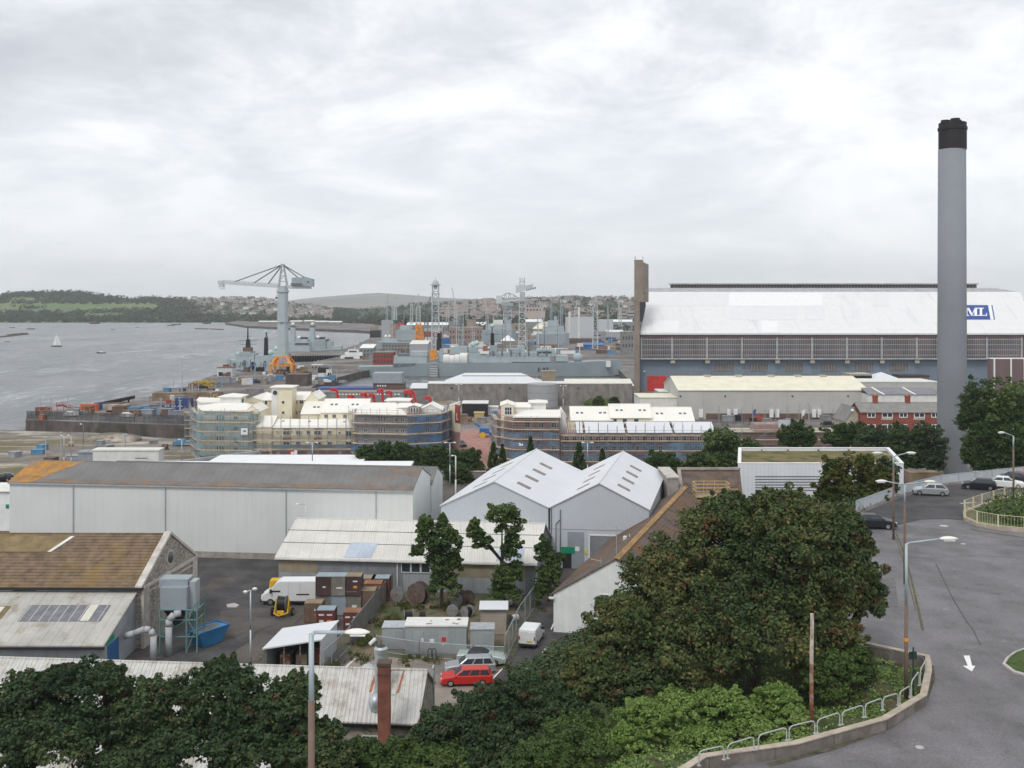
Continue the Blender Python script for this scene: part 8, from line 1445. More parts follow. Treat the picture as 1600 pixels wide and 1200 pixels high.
for i, (px0, px1, Yc, h, lab) in enumerate([(597, 632.5, 98.0, 2.2, 'plain grey container joined to the left end of the generator container'), (734.5, 772, 97.3, 2.25, 'plain grey container joined to the right end of the generator container')]):
    t = thing('grey_container', lab, 'container', (XA(px0, Yc), Yc, 0)); q = MB(); q.b(XA(px0, Yc), XA(px1, Yc), Yc, Yc+2.1, .15, h-.05); q.build('body', 'gen_plain', t, world=True); q = MB(); q.b(XA(px0, Yc)-.05, XA(px1, Yc)+.05, Yc-.05, Yc+2.15, h-.05, h+.04); q.build('roof', 'galv', t, world=True); patch(t, 'door', 'gen_grey', (XA(px0, Yc), Yc), (XA(px1, Yc), Yc), 1.2, 2.0, .3, 1.9, .04)
    for x in (XA(px0, Yc)+.2, XA(px1, Yc)-.2): q = MB(); q.b(x-.12, x+.12, Yc+.1, Yc+2, 0, .15); q.build('skid', 'dark', t, world=True)
# hut
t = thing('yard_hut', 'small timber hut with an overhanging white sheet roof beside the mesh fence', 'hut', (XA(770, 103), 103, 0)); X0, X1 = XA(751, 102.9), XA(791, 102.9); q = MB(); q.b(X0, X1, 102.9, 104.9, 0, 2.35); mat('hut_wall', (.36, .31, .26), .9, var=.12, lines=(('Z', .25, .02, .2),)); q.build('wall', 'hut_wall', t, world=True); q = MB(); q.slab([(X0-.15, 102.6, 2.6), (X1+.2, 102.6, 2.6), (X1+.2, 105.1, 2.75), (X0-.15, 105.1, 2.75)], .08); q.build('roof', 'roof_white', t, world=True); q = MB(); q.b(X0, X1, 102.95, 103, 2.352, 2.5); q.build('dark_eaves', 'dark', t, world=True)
# cable reels
def reel(lab, px, py, r, w, rz, mf='galv_dark', md='black'):
    p = G(px, py); t = thing('cable_reel', lab, 'cable reel', p, rz, 'cable reels lying in the yard'); 
    for s in (-1, 1):
        q = MB(); q.tube((s*w/2-.03, 0, r), (s*w/2+.03, 0, r), r, n=24); o = q.build('flange', mf, t); q = MB(); q.tube((s*w/2-.045, 0, r), (s*w/2+.045, 0, r), r*.18, n=10); q.build('hub', 'rust', o)
    q = MB(); q.tube((-w/2, 0, r), (w/2, 0, r), r*.68, n=20); q.build('drum', md, t); return t
mat('reel_brown', (.13, .095, .085), .9, var=.25, scale=2); mat('reel_grey', (.22, .22, .22), .8, var=.2, scale=2)
for a in [('grey cable reel left of the biggest brown reel under the workshop windows', 621, 939, .78, .5, 1.35, 'reel_grey', 'reel_brown'), ('biggest brown cable reel leaning against the workshop wall', 654, 942, 1.15, 1.1, 1.15, 'reel_brown', 'reel_brown'), ('brown reel beside the first thin tree', 721, 944, .75, .6, 1.2, 'reel_brown', 'rust'), ('grey green reel left of the brown reel near the first thin tree', 713, 947, .68, .3, 1.4, 'reel_grey', 'reel_brown'), ('brown reel close behind the pair of reels near the first thin tree', 731, 943, .72, .5, 1.3, 'reel_brown', 'rust'), ('pale reel standing face on in front of the pair', 707, 963, .62, .3, 1.4, 'reel_grey', 'galv'), ('reel with black cable right of the pale face on reel', 730, 964, .6, .8, .8, 'reel_grey', 'black'), ('black reel lying just behind the generator container, the left one', 638, 971, .62, .9, .2, 'reel_grey', 'black'), ('small dark reel behind the generator container, the right one', 660, 970, .55, .7, .1, 'reel_brown', 'black'), ('reel wound with white cable by the mesh fence', 803, 973, .5, 1.0, .7, 'galv_dark', 'offwhite'), ('small reel with a white top near the far end of the mesh fence', 797, 948, .45, .6, .3, 'galv_dark', 'offwhite')]: reel(*a)
# bicycle hoops, camera pole, skip, dust collector, lamps
t = thing('cycle_stand', 'black double hoop cycle stand in front of the generator container', 'cycle stand', G(675, 1031)); 
for x in (-.18, .18): q = MB(); q.path([(x-.2, 0, 0), (x-.2, 0, .8), (x-.12, 0, 1.0), (x+.0, 0, 1.08), (x+.12, 0, 1.0), (x+.2, 0, .8), (x+.2, 0, 0)], .035); q.build('hoop', 'black', t)
t = thing('camera_pole', 'security camera on a thin pole beside the metal flue', 'camera', (XA(589, 86), 86, 0)); q = MB(); q.tube((XA(589, 86), 86, 0), (XA(589, 86), 86, 4.9), .06); q.tube((XA(589, 86), 86, 4.7), (XA(585, 86), 85.6, 5.0), .04); q.build('pole', 'galv_dark', t, world=True); q = MB(); q.tube((XA(579, 86), 85.4, 4.75), (XA(587, 86), 85.8, 5.1), .16, n=8); q.build('camera_body', 'offwhite', t, world=True)
def oddskip(lab, px, py, m_):
    t = thing('rubbish_skip', lab, 'skip', G(px, py), 1.0); q = MB(); q.ring([[(-1.2, -.8, .1), (.9, -.8, .1), (.9, .8, .1), (-1.2, .8, .1)], [(-1.95, -1.0, 1.6), (1.9, -1.0, 1.6), (1.9, 1.0, 1.6), (-1.95, 1.0, 1.6)]]); q.build('body', m_, t, fix=True)
    q = MB()
    for c, d_ in (((0, -1.0, 1.63), (3.9, .1, .1)), ((0, 1.0, 1.63), (3.9, .1, .1)), ((-1.95, 0, 1.63), (.1, 1.9, .1)), ((1.9, 0, 1.63), (.1, 1.9, .1))): q.box(c, d_)
    q.build('rim', m_, t); q = MB(); q.ico((0, 0, 1.45), (1.5, .75, .28)); q.build('rubble', 'waste', t)
mat('skip_blue', (.03, .17, .36), .5, var=.12); oddskip('bright blue rubbish skip beside the dust collector frame', 325, 1006, 'skip_blue')
t = thing('dust_collector', 'grey steel dust collector raised on a blue green frame against the stone gable', 'dust collector', (-32, 97, 0)); x0, x1, y0, y1 = -33.4, -30.9, 97.2, 99.4
q = MB(); q.b(x0, x1, y0, y1, 4.1, 6.25); q.build('hopper_box', 'metal_grey', t, world=True); q = MB(); q.b(x0-.35, x1-.1, y0+.7, y1+.3, 6.0, 6.85); q.build('inlet_box', 'metal_grey', t, world=True); q = MB(); q.b(x1+.02, x1+.6, y0+.8, y0+2.2, 3.8, 6.6); q.build('side_fan_box', 'gen_plain', t, world=True)
mat('frame_teal', (.13, .24, .24), .7, var=.1); q = MB()
for x in (x0, x1, x1+1.0):
    for y in (y0, y1): q.tube((x, y, 0), (x, y, 4.2 if x < x1+.5 else 5.0), .09, n=5)
for z in (1.6, 3.2, 4.15): q.tube((x0, y0, z), (x1+1, y0, z), .07, n=5); q.tube((x1, y0, z), (x1, y1, z), .07, n=5); q.tube((x1+1, y0, z), (x1+1, y1, z), .06, n=5)
q.tube((x1, y0, .2), (x1+1, y0, 2.6), .06, n=5); q.tube((x1, y0, 3.4), (x1+1, y0, 1.7), .06, n=5); q.tube((x1, y0, 3.0), (x1+1, y0, 5.0), .07, n=5); q.tube((x0, y0, 1.6), (x1, y0, 3.2), .06, n=5); q.build('support_frame', 'frame_teal', t, world=True)
q = MB(); q.ring([[(x0+.2, y0+.2, 4.1), (x1-.2, y0+.2, 4.1), (x1-.2, y1-.2, 4.1), (x0+.2, y1-.2, 4.1)], [(-32.4, 98.1, 2.4), (-31.9, 98.1, 2.4), (-31.9, 98.6, 2.4), (-32.4, 98.6, 2.4)]]); q.build('hopper_cone', 'dark', t, world=True, fix=True)
q = MB(); q.path([(-35.8, 94.6, 2.5), (-34.9, 94.6, 2.75), (-34.0, 94.7, 3.1), (-33.5, 94.8, 3.0), (-33.2, 94.8, 2.5), (-33.2, 94.8, 0)], .3, 12); q.build('duct', 'duct_grey', t, world=True, smooth=True)
q = MB(); q.path([(-31.4, 97.0, 3.9), (-31.9, 96.7, 3.9), (-32.3, 96.5, 3.4), (-32.35, 96.5, 2.8), (-32.35, 96.5, 0)], .32, 12); q.build('duct', 'duct_grey', t, world=True, smooth=True)
# ---------------------------------------------------------------- street lamps
def lamp(lab, base, h, heads, armz=.0, r=.10, split=.62, mlow='post_brown', mhigh='post_grey', hl=.9, lean=0, grp=None, bracket=None):
    """heads: list of (reach, rise) measured sideways along X"""
    t = thing('street_lamp', lab, 'street lamp', base, group=grp); q = MB(); zs = h*split
    q.tube((0, 0, -.1), (0, 0, zs), r, r*.9, 12); q.build('lower_post', mlow, t, smooth=True); q = MB(); q.tube((0, 0, zs), (0, 0, h-.05), r*.8, r*.72, 12); q.build('upper_post', mhigh, t, smooth=True)
    for dx, dz in heads:
        s = 1 if dx > 0 else -1; q = MB(); q.path([(0, 0, h-.12), (.1*s, 0, h), (dx, 0, h+dz)], r*.5, 8); q.build('arm', mhigh, t, smooth=True)
        q = MB(); n = 10; secs = []
        for i in range(7):
            f = i/6; x = dx+s*hl*(f-.12); w = .16*math.sin(PI*min(1, f*.85+.12))**.7; hh_ = .11*math.sin(PI*min(1, f*.88+.08))**.7
            secs.append([(x, w*math.cos(2*PI*k/n), h+dz+hh_*math.sin(2*PI*k/n)*(1.2 if math.sin(2*PI*k/n) > 0 else .7)) for k in range(n)])
        q.ring(secs); hd = q.build('lantern', 'lamp_head', t, smooth=True, fix=True); q = MB(); q.box((dx+s*hl*.4, 0, h+dz-.085), (hl*.6, .18, .05)); q.build('diffuser', 'white', hd)
    return t
lamp('tall street lamp with a level grey arm close to the camera, bottom left', (XA(486.5, 35), 35, ZA(1330, 35)), ZA(988, 35)-ZA(1330, 35), [(1.25, .0)], r=.125, split=.69, hl=.85)
p = R(1416, 1089); lamp('single armed street lamp rising from the green bank beside the curved wall', p, 8.0, [(1.85, .22)], r=.10, split=.60, hl=.95)
q = MB(); tL = [o for o in col.objects if o.get('label', '').startswith('single armed street lamp')][0]; q.lathe((0, 0, 2.9), [(.11, 0), (.11, .18)], 12); q.build('orange_band', 'label_orange', tL)
lamp('double armed street lamp standing furthest left on the upper road', R(1396, 843), 7.8, [(-1.15, .3), (1.3, .3)], r=.10, split=.86, hl=.95)
lamp('double armed street lamp in line behind the single armed one', R(1413.5, 913), 7.6, [(-1.45, .25), (1.6, .22)], r=.09, split=.80, hl=.9)
lamp('street lamp with a short left arm inside the cream railed planting bed', R(1583.5, 786), 7.75, [(-1.1, .35)], r=.11, split=.80, hl=.8)
p = G(391.5, 1046); lamp('pale grey double headed lamp post in the yard beside the open shelter', p, 7.2, [(-.30, -.15), (.22, .12)], r=.085, split=.5, mlow='galv', mhigh='galv', hl=.45)
for px, Y_, h, lab in ((712, 171, 8, 'white topped lamp post between the long shed and the twin gable sheds'),): lamp(lab, (XA(px, Y_), Y_, 0), h, [(-.35, 0)], r=.14, split=.5, mlow='offwhite', mhigh='offwhite', hl=.5)
for px, Y_, lab in ((703, 187, 'double lamp post in front of the dark hedge by the painted wall'), (488, 187, 'double lamp post in front of the cream middle of the left flats'), (918, 187, 'double lamp post beside the dark cone shaped tree'), (717, 325, 'far double lamp in front of the rubble warehouse'), (880, 320, 'far double lamp near the round tank')): lamp(lab, (XA(px, Y_), Y_, 0), 8, [(-.6, .05), (.6, .05)], r=.11, split=.5, mlow='galv', mhigh='galv', hl=.65)
for px, Y_, lab in ((284, 190, 'pale lamp post on the waste ground just left of the scaffolded flats'), (100, 196, 'left one of two pale poles on the waste ground'), (111, 196, 'right one of two pale poles on the waste ground'), (478, 128, 'thin lamp post with a long left arm in front of the long white shed'), (130, 215, 'dark pole on the waste ground right of the two pale poles')):
    lamp(lab, (XA(px, Y_), Y_, 0), 8.2, [(-.9 if px == 478 else -.3, .0)], r=.08, split=.5, mlow='galv_dark' if px in (130, 478) else 'galv', mhigh='galv_dark' if px in (130,) else 'galv', hl=.5)
# rusty pole + small sign on the bank
p = Vector((XA(1268, 50), 50, bank_z(XA(1268, 50), 50))); t = thing('rusty_pole', 'short thick rusty steel pole with flaking paint standing in the shrubs', 'pole', p); q = MB(); hp_ = ZA(959, 50)-p.z; 
q.tube((0, 0, -.2), (.0, 0, hp_*.55), .105, .095, 10); q.build('lower_shaft', 'rust', t); q = MB(); q.tube((0, 0, hp_*.55), (.03, 0, hp_), .095, .09, 10); mat('rust_flaked', (.50, .44, .38), .9, var=.2, scale=2, c2=(.20, .07, .04), amt=.32, s2=2.0, st2=(1, 1, .4)); q.build('upper_shaft', 'rust_flaked', t)
b = R(1427, 1086); t = thing('road_sign', 'small dark sign on a thin green post by the short end wall', 'sign', b); h = 2.5; q = MB(); q.tube((0, 0, -.1), (0, 0, h), .04, n=8); mat('sign_green', (.02, .045, .04), .6); q.build('post', 'sign_green', t); q = MB(); q.box((0, .06, h-.45), (.42, .04, .42)); q.build('sign_plate', 'sign_green', t, bevel=.03)
# white store & conveyor on the waste ground, white building at the left edge
t = simple('white_site_store', 'long white store box on the waste ground with small red lettering at its foot', 'store', 145, 248, 704.5, 727, 3, 'offwhite', 'offwhite', Y=206); a, b = (XA(145, 206), 206), (XA(248, 206), 206)
for i in range(4): patch(t, 'red_mark', 'red', a, b, 11.3+i*.45, 11.6+i*.45, .5, .95, .06)
patch(t, 'dark_slot', 'galv_dark', a, b, 8.5, 11, 2.3, 2.45, .05); patch(t, 'vent_hatch', 'rust', a, b, .8, 1.2, .9, 1.3, .05)
simple('blue_site_store', 'small bluish store against the left end of the long white store box', 'store', 122, 145, 708, 722, 3, 'cont_grey', 'cont_grey', Y=210)
t = thing('covered_walkway', 'grey covered walkway sloping up towards the scaffolded flats', 'walkway', tuple(G(300, 735))); a, b = A(236, 726, 207), A(405, 704.5, 207); q = MB(); q.slab([a, b, b+Vector((0, 1.4, 0)), a+Vector((0, 1.4, 0))], .45); q.build('deck', 'cont_grey', t, world=True, fix=True)
for f in (.25, .42, .6, .8, .98): c = a.lerp(b, f); q = MB(); q.tube((c.x, c.y+.7, 0), (c.x, c.y+.7, max(c.z-.4, .2)), .12); q.build('support_post', 'galv_dark', t, world=True)
simple('corner_building', 'white building cut by the left edge next to the long white shed', 'building', -60, 15, 768, 812, 3, 'render_white', 'offwhite', 'mono', .8, Y=150); tcb = [o for o in col.objects if o.name == 'corner_building'][0]; patch(tcb, 'exit_sign', 'green_sign', (XA(-60, 150), 150), (XA(15, 150), 150), 6.5, 6.95, ZA(794, 150), ZA(788, 150), .08)
fence_line('road_fence', 'long low grey boundary fence behind the twin sheds', [G(690, 752), G(800, 752)], 1.6, 'galv_dark', 'steel_grey', 4)
t = thing('boundary_wall', 'ivy topped stone boundary wall between the dark hedge and the long shed', 'wall', tuple(G(655, 752))); q = MB(); a, b = G(640, 753), G(790, 753); q.b(a.x, b.x, a.y, a.y+.5, 0, 1.9); q.build('wall_body', 'rubble_grey', t, world=True); q = MB(); q.b(a.x, b.x, a.y-.1, a.y+.6, 1.9, 2.0); q.build('coping', 'stone_trim', t, world=True)
# roof pipes & masts on the far flats roof area, gull in flight
t = thing('gull', 'white gull flying in front of the blue netting of the right flats', 'gull', A(814, 696, 118), .5); q = MB(); q.ring([[(x, w*math.cos(k*PI/4), w*math.sin(k*PI/4)) for k in range(8)] for x, w in ((-.26, .01), (-.18, .05), (0, .075), (.12, .06), (.2, .045), (.26, .035), (.31, .008))]); q.build('body', 'white', t, smooth=True, fix=True)
for s in (-1, 1):
    q = MB(); q.slab([(.1, 0, .03), (-.08, 0, .03), (-.14, s*.32, .2), (.06, s*.32, .22)], .015); q.slab([(.06, s*.32, .22), (-.14, s*.32, .2), (-.22, s*.68, .1), (-.14, s*.68, .11)], .012); q.build('wing', 'offwhite', t, fix=True)
q = MB(); q.slab([(-.2, -.04, .02), (-.36, -.09, .02), (-.36, .09, .02), (-.2, .04, .02)], .01); q.build('tail', 'white', t, fix=True); q = MB(); q.tube((.3, 0, 0), (.36, 0, -.01), .012, .004); q.build('beak', 'yellow', t)
# orange & blue things behind the trees by the chimney
for px, Yc, w, h, m_, lab, nm in ((1440, 176, 5, 4.5, 'bund_tan', 'tan earth skip glimpsed between trees left of the chimney foot', 'spoil_bay'), (1552, 178, 4, 3.2, 'bund_tan', 'tan bay glimpsed under the big trees right of the chimney', 'spoil_bay'), (1585, 172, 8, 1.8, 'skip_blue', 'blue container glimpsed under the big trees at the right', 'blue_container')):
    t = thing(nm, lab, 'bay', (XA(px, Yc), Yc, 0)); q = MB(); q.box((XA(px, Yc), Yc, h/2), (w, 2.5, h)); q.build('body', m_, t, world=True); q = MB(); q.box((XA(px, Yc), Yc, h+.04), (w+.1, 2.6, .08)); q.build('top', m_, t, world=True)
# ================================================================ TREES
def LP(px, py, Y, a, b, dscale=1.0):
    s = Y/F; c = A(px, py, Y); return (c.x, c.y, c.z, a*s, a*s*dscale, b*s)
def tree(name, lab, base, lobes, m, n_l, n, size, seed, trunk=.25, rel=.34, grp=None, limbs=5, zlo=-.6, inner=.74, vary=.18, lab_cat='tree', shell=(.5, 1.05)):
    t = thing(name, lab, lab_cat, base, group=grp); bx, by, bz = base; q = MB(); rs = random.Random(seed)
    top = max(l[2] for l in lobes); 
    p = Vector((bx, by, bz-.3)); mid = Vector((bx+rs.uniform(-.2, .2), by, bz+(top-bz)*.45)); q.tube(p, mid, trunk, trunk*.7, 9)
    for l in lobes:
        e = Vector(l[:3]); k = mid.lerp(e, .5)+Vector((rs.uniform(-.2, .2), rs.uniform(-.2, .2), .1)); q.tube(mid, k, trunk*.5, trunk*.3, 6); q.tube(k, e, trunk*.3, trunk*.12, 6)
        for _ in range(limbs): d = Vector((rs.uniform(-1, 1)*l[3], rs.uniform(-1, 1)*l[4], rs.uniform(-.4, 1)*l[5]))*.75; q.tube(k.lerp(e, rs.random()), e+d, trunk*.14, .015, 4)
    q.build('trunk', 'bark', t, world=True)
    cl = lumps(lobes, n_l, rel, seed, inner, zlo, vary); leaves('crown', m, t, cl, n, size, seed, off=base, shell=shell); return t
# the big sycamore-like tree
Yb = 59
big = [LP(1235, 880, Yb, 105, 95), LP(1130, 865, 61, 90, 85), LP(1050, 935, 60, 88, 85), LP(978, 1000, 58, 62, 70), LP(1300, 900, 60, 72, 85), LP(1335, 930, 60, 45, 55), LP(1180, 985, 57, 120, 90), LP(1290, 1010, 57, 60, 60), LP(1080, 1020, 57, 100, 75), LP(930, 1060, 56, 52, 50), LP(1225, 815, 61, 72, 48), LP(1140, 815, 62, 50, 45), LP(1000, 1075, 55.5, 70, 45), LP(1310, 840, 60, 48, 48)]
tree('big_tree', 'huge dense broadleaved tree with rusty seed clusters filling the lower right middle', (14, 59, bank_z(14, 59)), big, 'leaf_autumn', 200, 90, .105, 31, .45, rel=.165, inner=.8, vary=.28)
# loose leafy tips round its outline
fl = [LP(500, 1170, 49, 45, 45), LP(450, 1110, 49, 50, 50), LP(350, 1090, 50, 60, 52), LP(250, 1120, 50, 70, 58), LP(140, 1100, 50, 70, 60), LP(45, 1110, 50, 60, 55), LP(-30, 1130, 50, 50, 60), LP(90, 1170, 48, 90, 55), LP(300, 1180, 48, 90, 50), LP(410, 1185, 48, 70, 45), LP(170, 1065, 50, 30, 26), LP(345, 1050, 50, 28, 20), LP(470, 1080, 49, 30, 28), LP(95, 1062, 50, 34, 24), LP(215, 1140, 49.5, 60, 40), LP(395, 1130, 49.5, 60, 40), LP(490, 1190, 48, 60, 35), LP(20, 1180, 48, 60, 45), LP(210, 1195, 47.5, 70, 30)]
fl1 = [l for l in fl if l[0] < XA(235, 50)]; fl2 = [l for l in fl if l[0] >= XA(235, 50)]
tree('foreground_tree', 'dark green tree with rusty seed clusters filling the bottom left corner', (-21, 51, bank_z(-21, 51)), fl1, 'leaf_dark', 150, 62, .10, 41, .3, rel=.17, inner=.78, vary=.34, shell=(.3, 1.15))
tree('foreground_tree', 'rust flecked dark tree between the bottom left corner tree and the near street lamp', (-13, 50, bank_z(-13, 50)), fl2, 'leaf_dark', 150, 62, .10, 42, .3, rel=.17, inner=.78, vary=.34, shell=(.3, 1.15))
tree('bank_shrub', 'dark rust flecked shrubby tree below the red estate car', (-1, 56, bank_z(-1, 56)), [LP(760, 1120, 55, 70, 42), LP(830, 1095, 55, 62, 45), LP(690, 1150, 54, 45, 36), LP(875, 1130, 54, 60, 45), LP(790, 1165, 53, 80, 40)], 'leaf_dark', 150, 80, .09, 43, .2, rel=.17, inner=.8, vary=.3)
tree('bank_shrub', 'mixed green shrub at the foot of the brick stack workshop', (-8, 56, bank_z(-8, 56)), [LP(640, 1180, 54, 45, 26), LP(560, 1185, 53, 40, 26), LP(600, 1200, 53, 55, 26), LP(690, 1195, 52, 60, 28)], 'leaf_green', 110, 80, .09, 44, .15, rel=.18, inner=.8, vary=.3)
for i, (lob, lab) in enumerate([([LP(1010, 1130, 50, 52, 34), LP(1060, 1120, 50.5, 48, 36), LP(985, 1165, 49, 40, 30)], 'bright green shrub in the middle of the bottom edge of the picture'), ([LP(1130, 1120, 50, 55, 38), LP(1175, 1150, 49, 48, 30), LP(1100, 1165, 48.5, 50, 28)], 'bright green shrub in front of the big tree left of the rusty pole'), ([LP(900, 1160, 50, 60, 36), LP(950, 1180, 49, 50, 30), LP(850, 1190, 49, 55, 28)], 'mid green shrub at the bottom edge below the big tree'), ([LP(1215, 1100, 51, 38, 30), LP(1240, 1125, 50, 24, 20)], 'small green shrub touching the rusty pole on its left')]):
    c = lob[0]; tree('green_shrub', lab, (c[0], c[1], bank_z(c[0], c[1])), lob, 'leaf_bright' if i != 2 else 'leaf_green', 120, 80, .075, 51+i, .1, rel=.17, inner=.85, vary=.2, lab_cat='shrub', limbs=3)
for i, (lob, lab) in enumerate([([LP(1295, 1060, 54, 45, 40), LP(1330, 1040, 56, 35, 32)], 'climber clad green shrub right of the rusty pole under the big tree')]):
    c = lob[0]; tree('green_shrub', lab, (c[0], c[1], bank_z(c[0], c[1])), lob, 'leaf_green', 110, 80, .08, 61+i, .1, rel=.18, inner=.85, vary=.25, lab_cat='shrub', limbs=3)
# ground cover on the bank
rs = np.random.RandomState(9); cl = []
while len(cl) < 4200:
    x, y = rs.uniform(-16, 24), rs.uniform(42.5, 74); d, bp, ins = dist_poly(x, y, TERR)
    if ins or d < .35: continue
    if x > 8 and y > 62: continue
    r_ = rs.uniform(.25, .6)*(.55 if d < 1.5 else 1); cl.append((x, y, bank_z(x, y)+.05, r_, r_, r_*.55))
tag(leaves('bank_ground_cover', 'leaf_bright', None, cl, 30, .07, 77), 'low green weeds and ivy covering the bank inside the curved wall', 'ground cover', kind='stuff')
cl = []
while len(cl) < 900:
    x, y = rs.uniform(0, 46), rs.uniform(70, 124); d, bp, ins = dist_poly(x, y, TERR)
    if ins or d < .5 or d > 22: continue
    r_ = rs.uniform(.5, 1.4); cl.append((x, y, bank_z(x, y)+.2, r_, r_, r_*.8))
tag(leaves('bank_scrub', 'leaf_dark', None, cl, 60, .16, 78), 'dark scrub on the slope between the car park parapet and the tiled house', 'scrub', kind='stuff')
cl = []
for px, py, n_, sp_ in ((610, 975, 30, 16), (575, 1005, 26, 14), (640, 950, 26, 22), (700, 950, 20, 20), (560, 1030, 14, 10), (520, 1040, 12, 10), (650, 1035, 16, 45), (730, 1037, 8, 20), (800, 1050, 6, 6), (830, 950, 16, 10)):
    for _ in range(n_): p = G(px+rs.normal()*sp_, py+rs.normal()*4); r_ = rs.uniform(.2, .6); cl.append((p.x, p.y, .15, r_, r_, r_*.9))
tag(leaves('yard_weeds', 'leaf_olive', None, cl, 60, .09, 79), 'scruffy weeds round the fences and reels of the cable yard', 'weeds', kind='stuff')
# thin trees of the cable yard
tree('thin_tree', 'thin ragged tree left of the two slim ones in front of the workshop store', tuple(G(690, 945)), [LP(665, 822, 111, 14, 16), LP(668, 850, 111, 24, 20), LP(690, 845, 111, 20, 30), LP(706, 850, 111, 15, 20), LP(688, 885, 111, 22, 26), LP(695, 915, 111, 26, 24), LP(712, 880, 111, 10, 18), LP(651, 862, 111, 10, 12), LP(692, 815, 111, 7, 12)], 'leaf_green', 50, 42, .15, 81, .22, rel=.25, inner=.8, vary=.35)
tree('thin_tree', 'tall thin leaning tree in front of the left twin gable shed', tuple(G(786, 943)), [LP(785, 803, 111, 26, 18), LP(798, 822, 111, 20, 26), LP(742, 830, 111, 11, 20), LP(753, 848, 111, 16, 15), LP(800, 858, 111, 17, 24), LP(788, 905, 111, 20, 22), LP(805, 895, 111, 12, 20), LP(790, 928, 111, 24, 14)], 'leaf_green', 50, 42, .15, 82, .3, rel=.25, inner=.8, vary=.35)
tree('thin_tree', 'small bushy tree under the green exit sign of the right twin gable shed', tuple(G(858, 940)), [LP(850, 865, 112, 14, 26), LP(866, 890, 112, 13, 18), LP(855, 905, 112, 20, 24), LP(848, 925, 112, 16, 16), LP(876, 872, 112, 7, 8)], 'leaf_green', 50, 42, .15, 83, .15, rel=.25, inner=.8, vary=.35)
# dark hedge trees in front of the left flats
for i, (px, py, a, b) in enumerate([(572, 718, 20, 20), (598, 712, 20, 22), (627, 714, 22, 22), (655, 718, 18, 20), (680, 716, 18, 22), (705, 722, 16, 20), (733, 722, 22, 20), (645, 735, 24, 14), (715, 738, 24, 14)]):
    Yt = 196 if i < 7 else 192; tree('hedge_tree', ['dark round tree at the left end of the hedge line below the left flats', 'dark tree second from the left in the hedge line below the left flats', 'dark tree third from the left in the hedge line', 'dark tree in the middle of the hedge line', 'dark tree just right of the middle of the hedge line', 'small dark tree behind the double lamp post in the hedge line', 'palm like dark tree at the right end of the hedge line', 'low dark bush in front of the middle of the hedge line', 'low dark bush behind the white topped lamp post'][i], (XA(px, Yt), Yt, 0), [LP(px, py, Yt, a, b), LP(px+6, py+12, Yt, a*.9, b*.7)], 'leaf_hedge', 70, 40, .24, 90+i, .25, rel=.24, inner=.8, vary=.28, grp='dark trees in front of the left flats')
def conifer(lab, px, y0, y1, w, Yt, m='leaf_hedge', seed=1):
    s = Yt/F; b = (XA(px, Yt), Yt, 0); t = thing('cone_tree', lab, 'tree', b, group='cone shaped trees by the flats'); q = MB(); q.tube((*b[:2], -.2), (*b[:2], ZA(y0, Yt)), .2, .03, 8); q.build('trunk', 'bark', t, world=True); zt, zb = ZA(y0, Yt), ZA(y1, Yt); cl = []; rs = random.Random(seed)
    for k in range(46): f = rs.random()**.8; z = zb+(zt-zb)*f; r_ = w*s*(1-f)**.75*.8; an = rs.random()*6.3; e = .28*w*s*(1.15-f*.7); cl.append((b[0]+r_*math.cos(an), b[1]+r_*math.sin(an), z, e, e, e*1.3))
    leaves('crown', m, t, cl, 60, .24, seed, off=b)
for a in [('dark cone tree just left of the roof of the left twin gable shed', 771, 692, 738, 11, 190), ('thin brown cone tree right of the dark cone tree by the left twin shed', 785, 694, 733, 7, 192, 'leaf_olive', 2), ('narrow cone tree behind the ridge of the left twin gable shed', 829, 683, 712, 6, 192), ('dark cone tree in the valley between the twin gable sheds', 905, 692, 738, 12, 188), ('small brown cone tree right of the valley between the twin sheds', 941, 702, 725, 6, 192, 'leaf_olive', 3)]: conifer(*a)
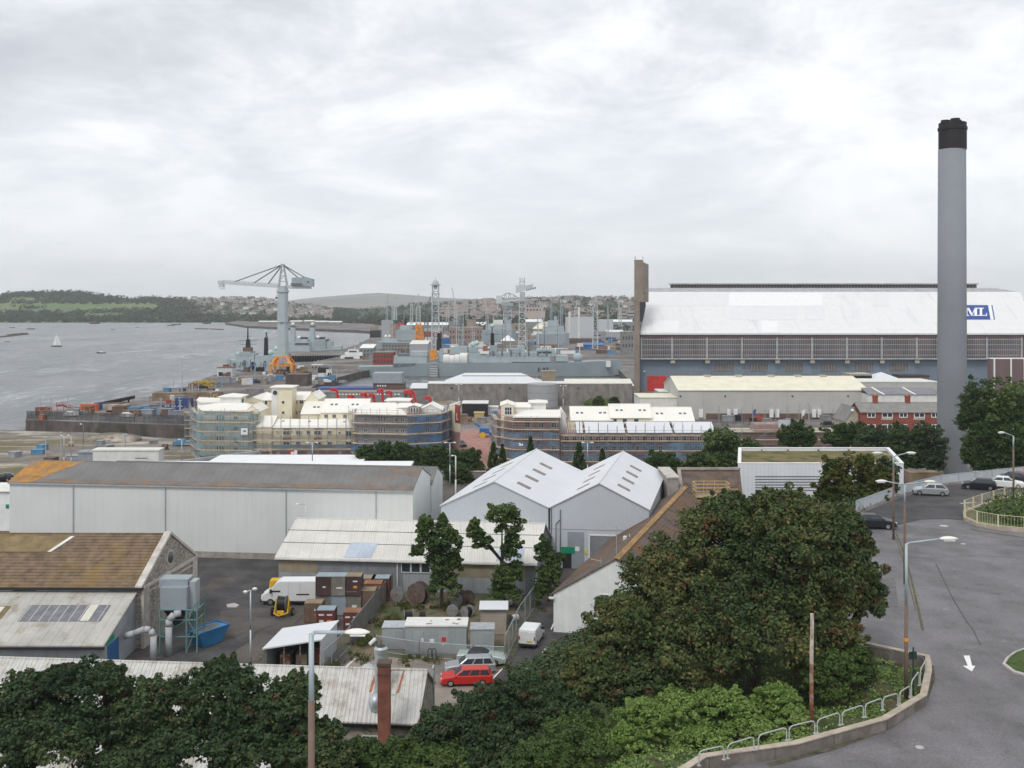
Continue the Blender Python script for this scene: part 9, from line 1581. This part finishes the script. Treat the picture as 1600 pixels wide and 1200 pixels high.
for i, (px, py, a, b, Yt, m_, lab, base) in enumerate([(1035, 725, 26, 18, 178, 'leaf_hedge', 'round dark tree behind the right end of the twin gable sheds', 0), (1130, 700, 30, 32, 185, 'leaf_green', 'broad mid green tree in front of the long scaffolding', 0), (1095, 725, 26, 18, 180, 'leaf_green', 'lower green tree left of the broad mid green one', 0), (1168, 712, 22, 24, 184, 'leaf_green', 'green tree behind the corner of the moss roofed building', 0),
    (1245, 682, 26, 20, 200, 'leaf_hedge', 'dark tree behind the moss roofed building, below the bare scaffolding', 0), (1322, 680, 32, 20, 200, 'leaf_hedge', 'dark spreading tree below the cream gabled house', 0), (1365, 695, 34, 30, 195, 'leaf_dark', 'rusty dark tree in front of the red brick terrace', 0), (1410, 700, 34, 34, 190, 'leaf_hedge', 'dark tree right of the rusty one before the red brick terrace', 0), (1448, 700, 28, 38, 188, 'leaf_dark', 'tall dark tree touching the left side of the tall chimney', 0),
    (1535, 640, 36, 46, 178, 'leaf_hedge', 'tall dark tree touching the right side of the tall chimney', 0), (1580, 640, 50, 50, 176, 'leaf_green', 'large dark tree crown at the right edge of the picture', 0), (1535, 700, 30, 40, 172, 'leaf_hedge', 'dark lower tree right of the chimney above the parked black hatchback', 0), (1590, 705, 40, 36, 170, 'leaf_hedge', 'dark lower tree at the right edge above the white saloon', 0), (1303, 765, 26, 52, 125, 'leaf_olive', 'brownish young tree growing in front of the moss roofed building', 0), (1350, 762, 34, 58, 122, 'leaf_olive', 'bushy rusty tree at the right corner of the moss roofed building', 0), (1385, 745, 18, 28, 124, 'leaf_dark', 'small dark tree beside the left double armed street lamp', 0), (935, 628, 8, 7, 330, 'leaf_green', 'small tree against the right part of the rubble warehouse', 0), (960, 627, 7, 6, 325, 'leaf_hedge', 'dark bush beside the small tree by the rubble warehouse', 0)]):
    s = Yt/F; tree('leafy_tree', lab, (XA(px, Yt), Yt, 0), [LP(px, py, Yt, a, b), LP(px-a*.45, py+b*.35, Yt, a*.6, b*.6), LP(px+a*.45, py+b*.3, Yt, a*.6, b*.6), LP(px+a*.1, py+b*.6, Yt-1, a*.7, b*.5)], m_, 80, 40, .14+.0006*Yt, 120+i, .3, rel=.22, inner=.8, vary=.4, grp='trees beyond the sheds' if i < 13 else None)
# ================================================================ HAZE
hz = bpy.data.materials.new('haze_air'); hz.use_nodes = True; nt = hz.node_tree; nt.nodes.clear(); MATS['haze_air'] = hz; o_ = N(nt, 'ShaderNodeOutputMaterial'); pv = N(nt, 'ShaderNodeVolumePrincipled', Density=HAZE); pv.inputs['Color'].default_value = (.93, .97, 1, 1); pv.inputs['Anisotropy'].default_value = .0; nt.links.new(pv.outputs[0], o_.inputs['Volume'])
q = MB(); q.b(-8000, 9000, -100, 10200, -14, 420); o = q.build('haze', 'haze_air'); tag(o, 'thin grey blue haze filling the air over the river and the docks', 'haze', kind='stuff')
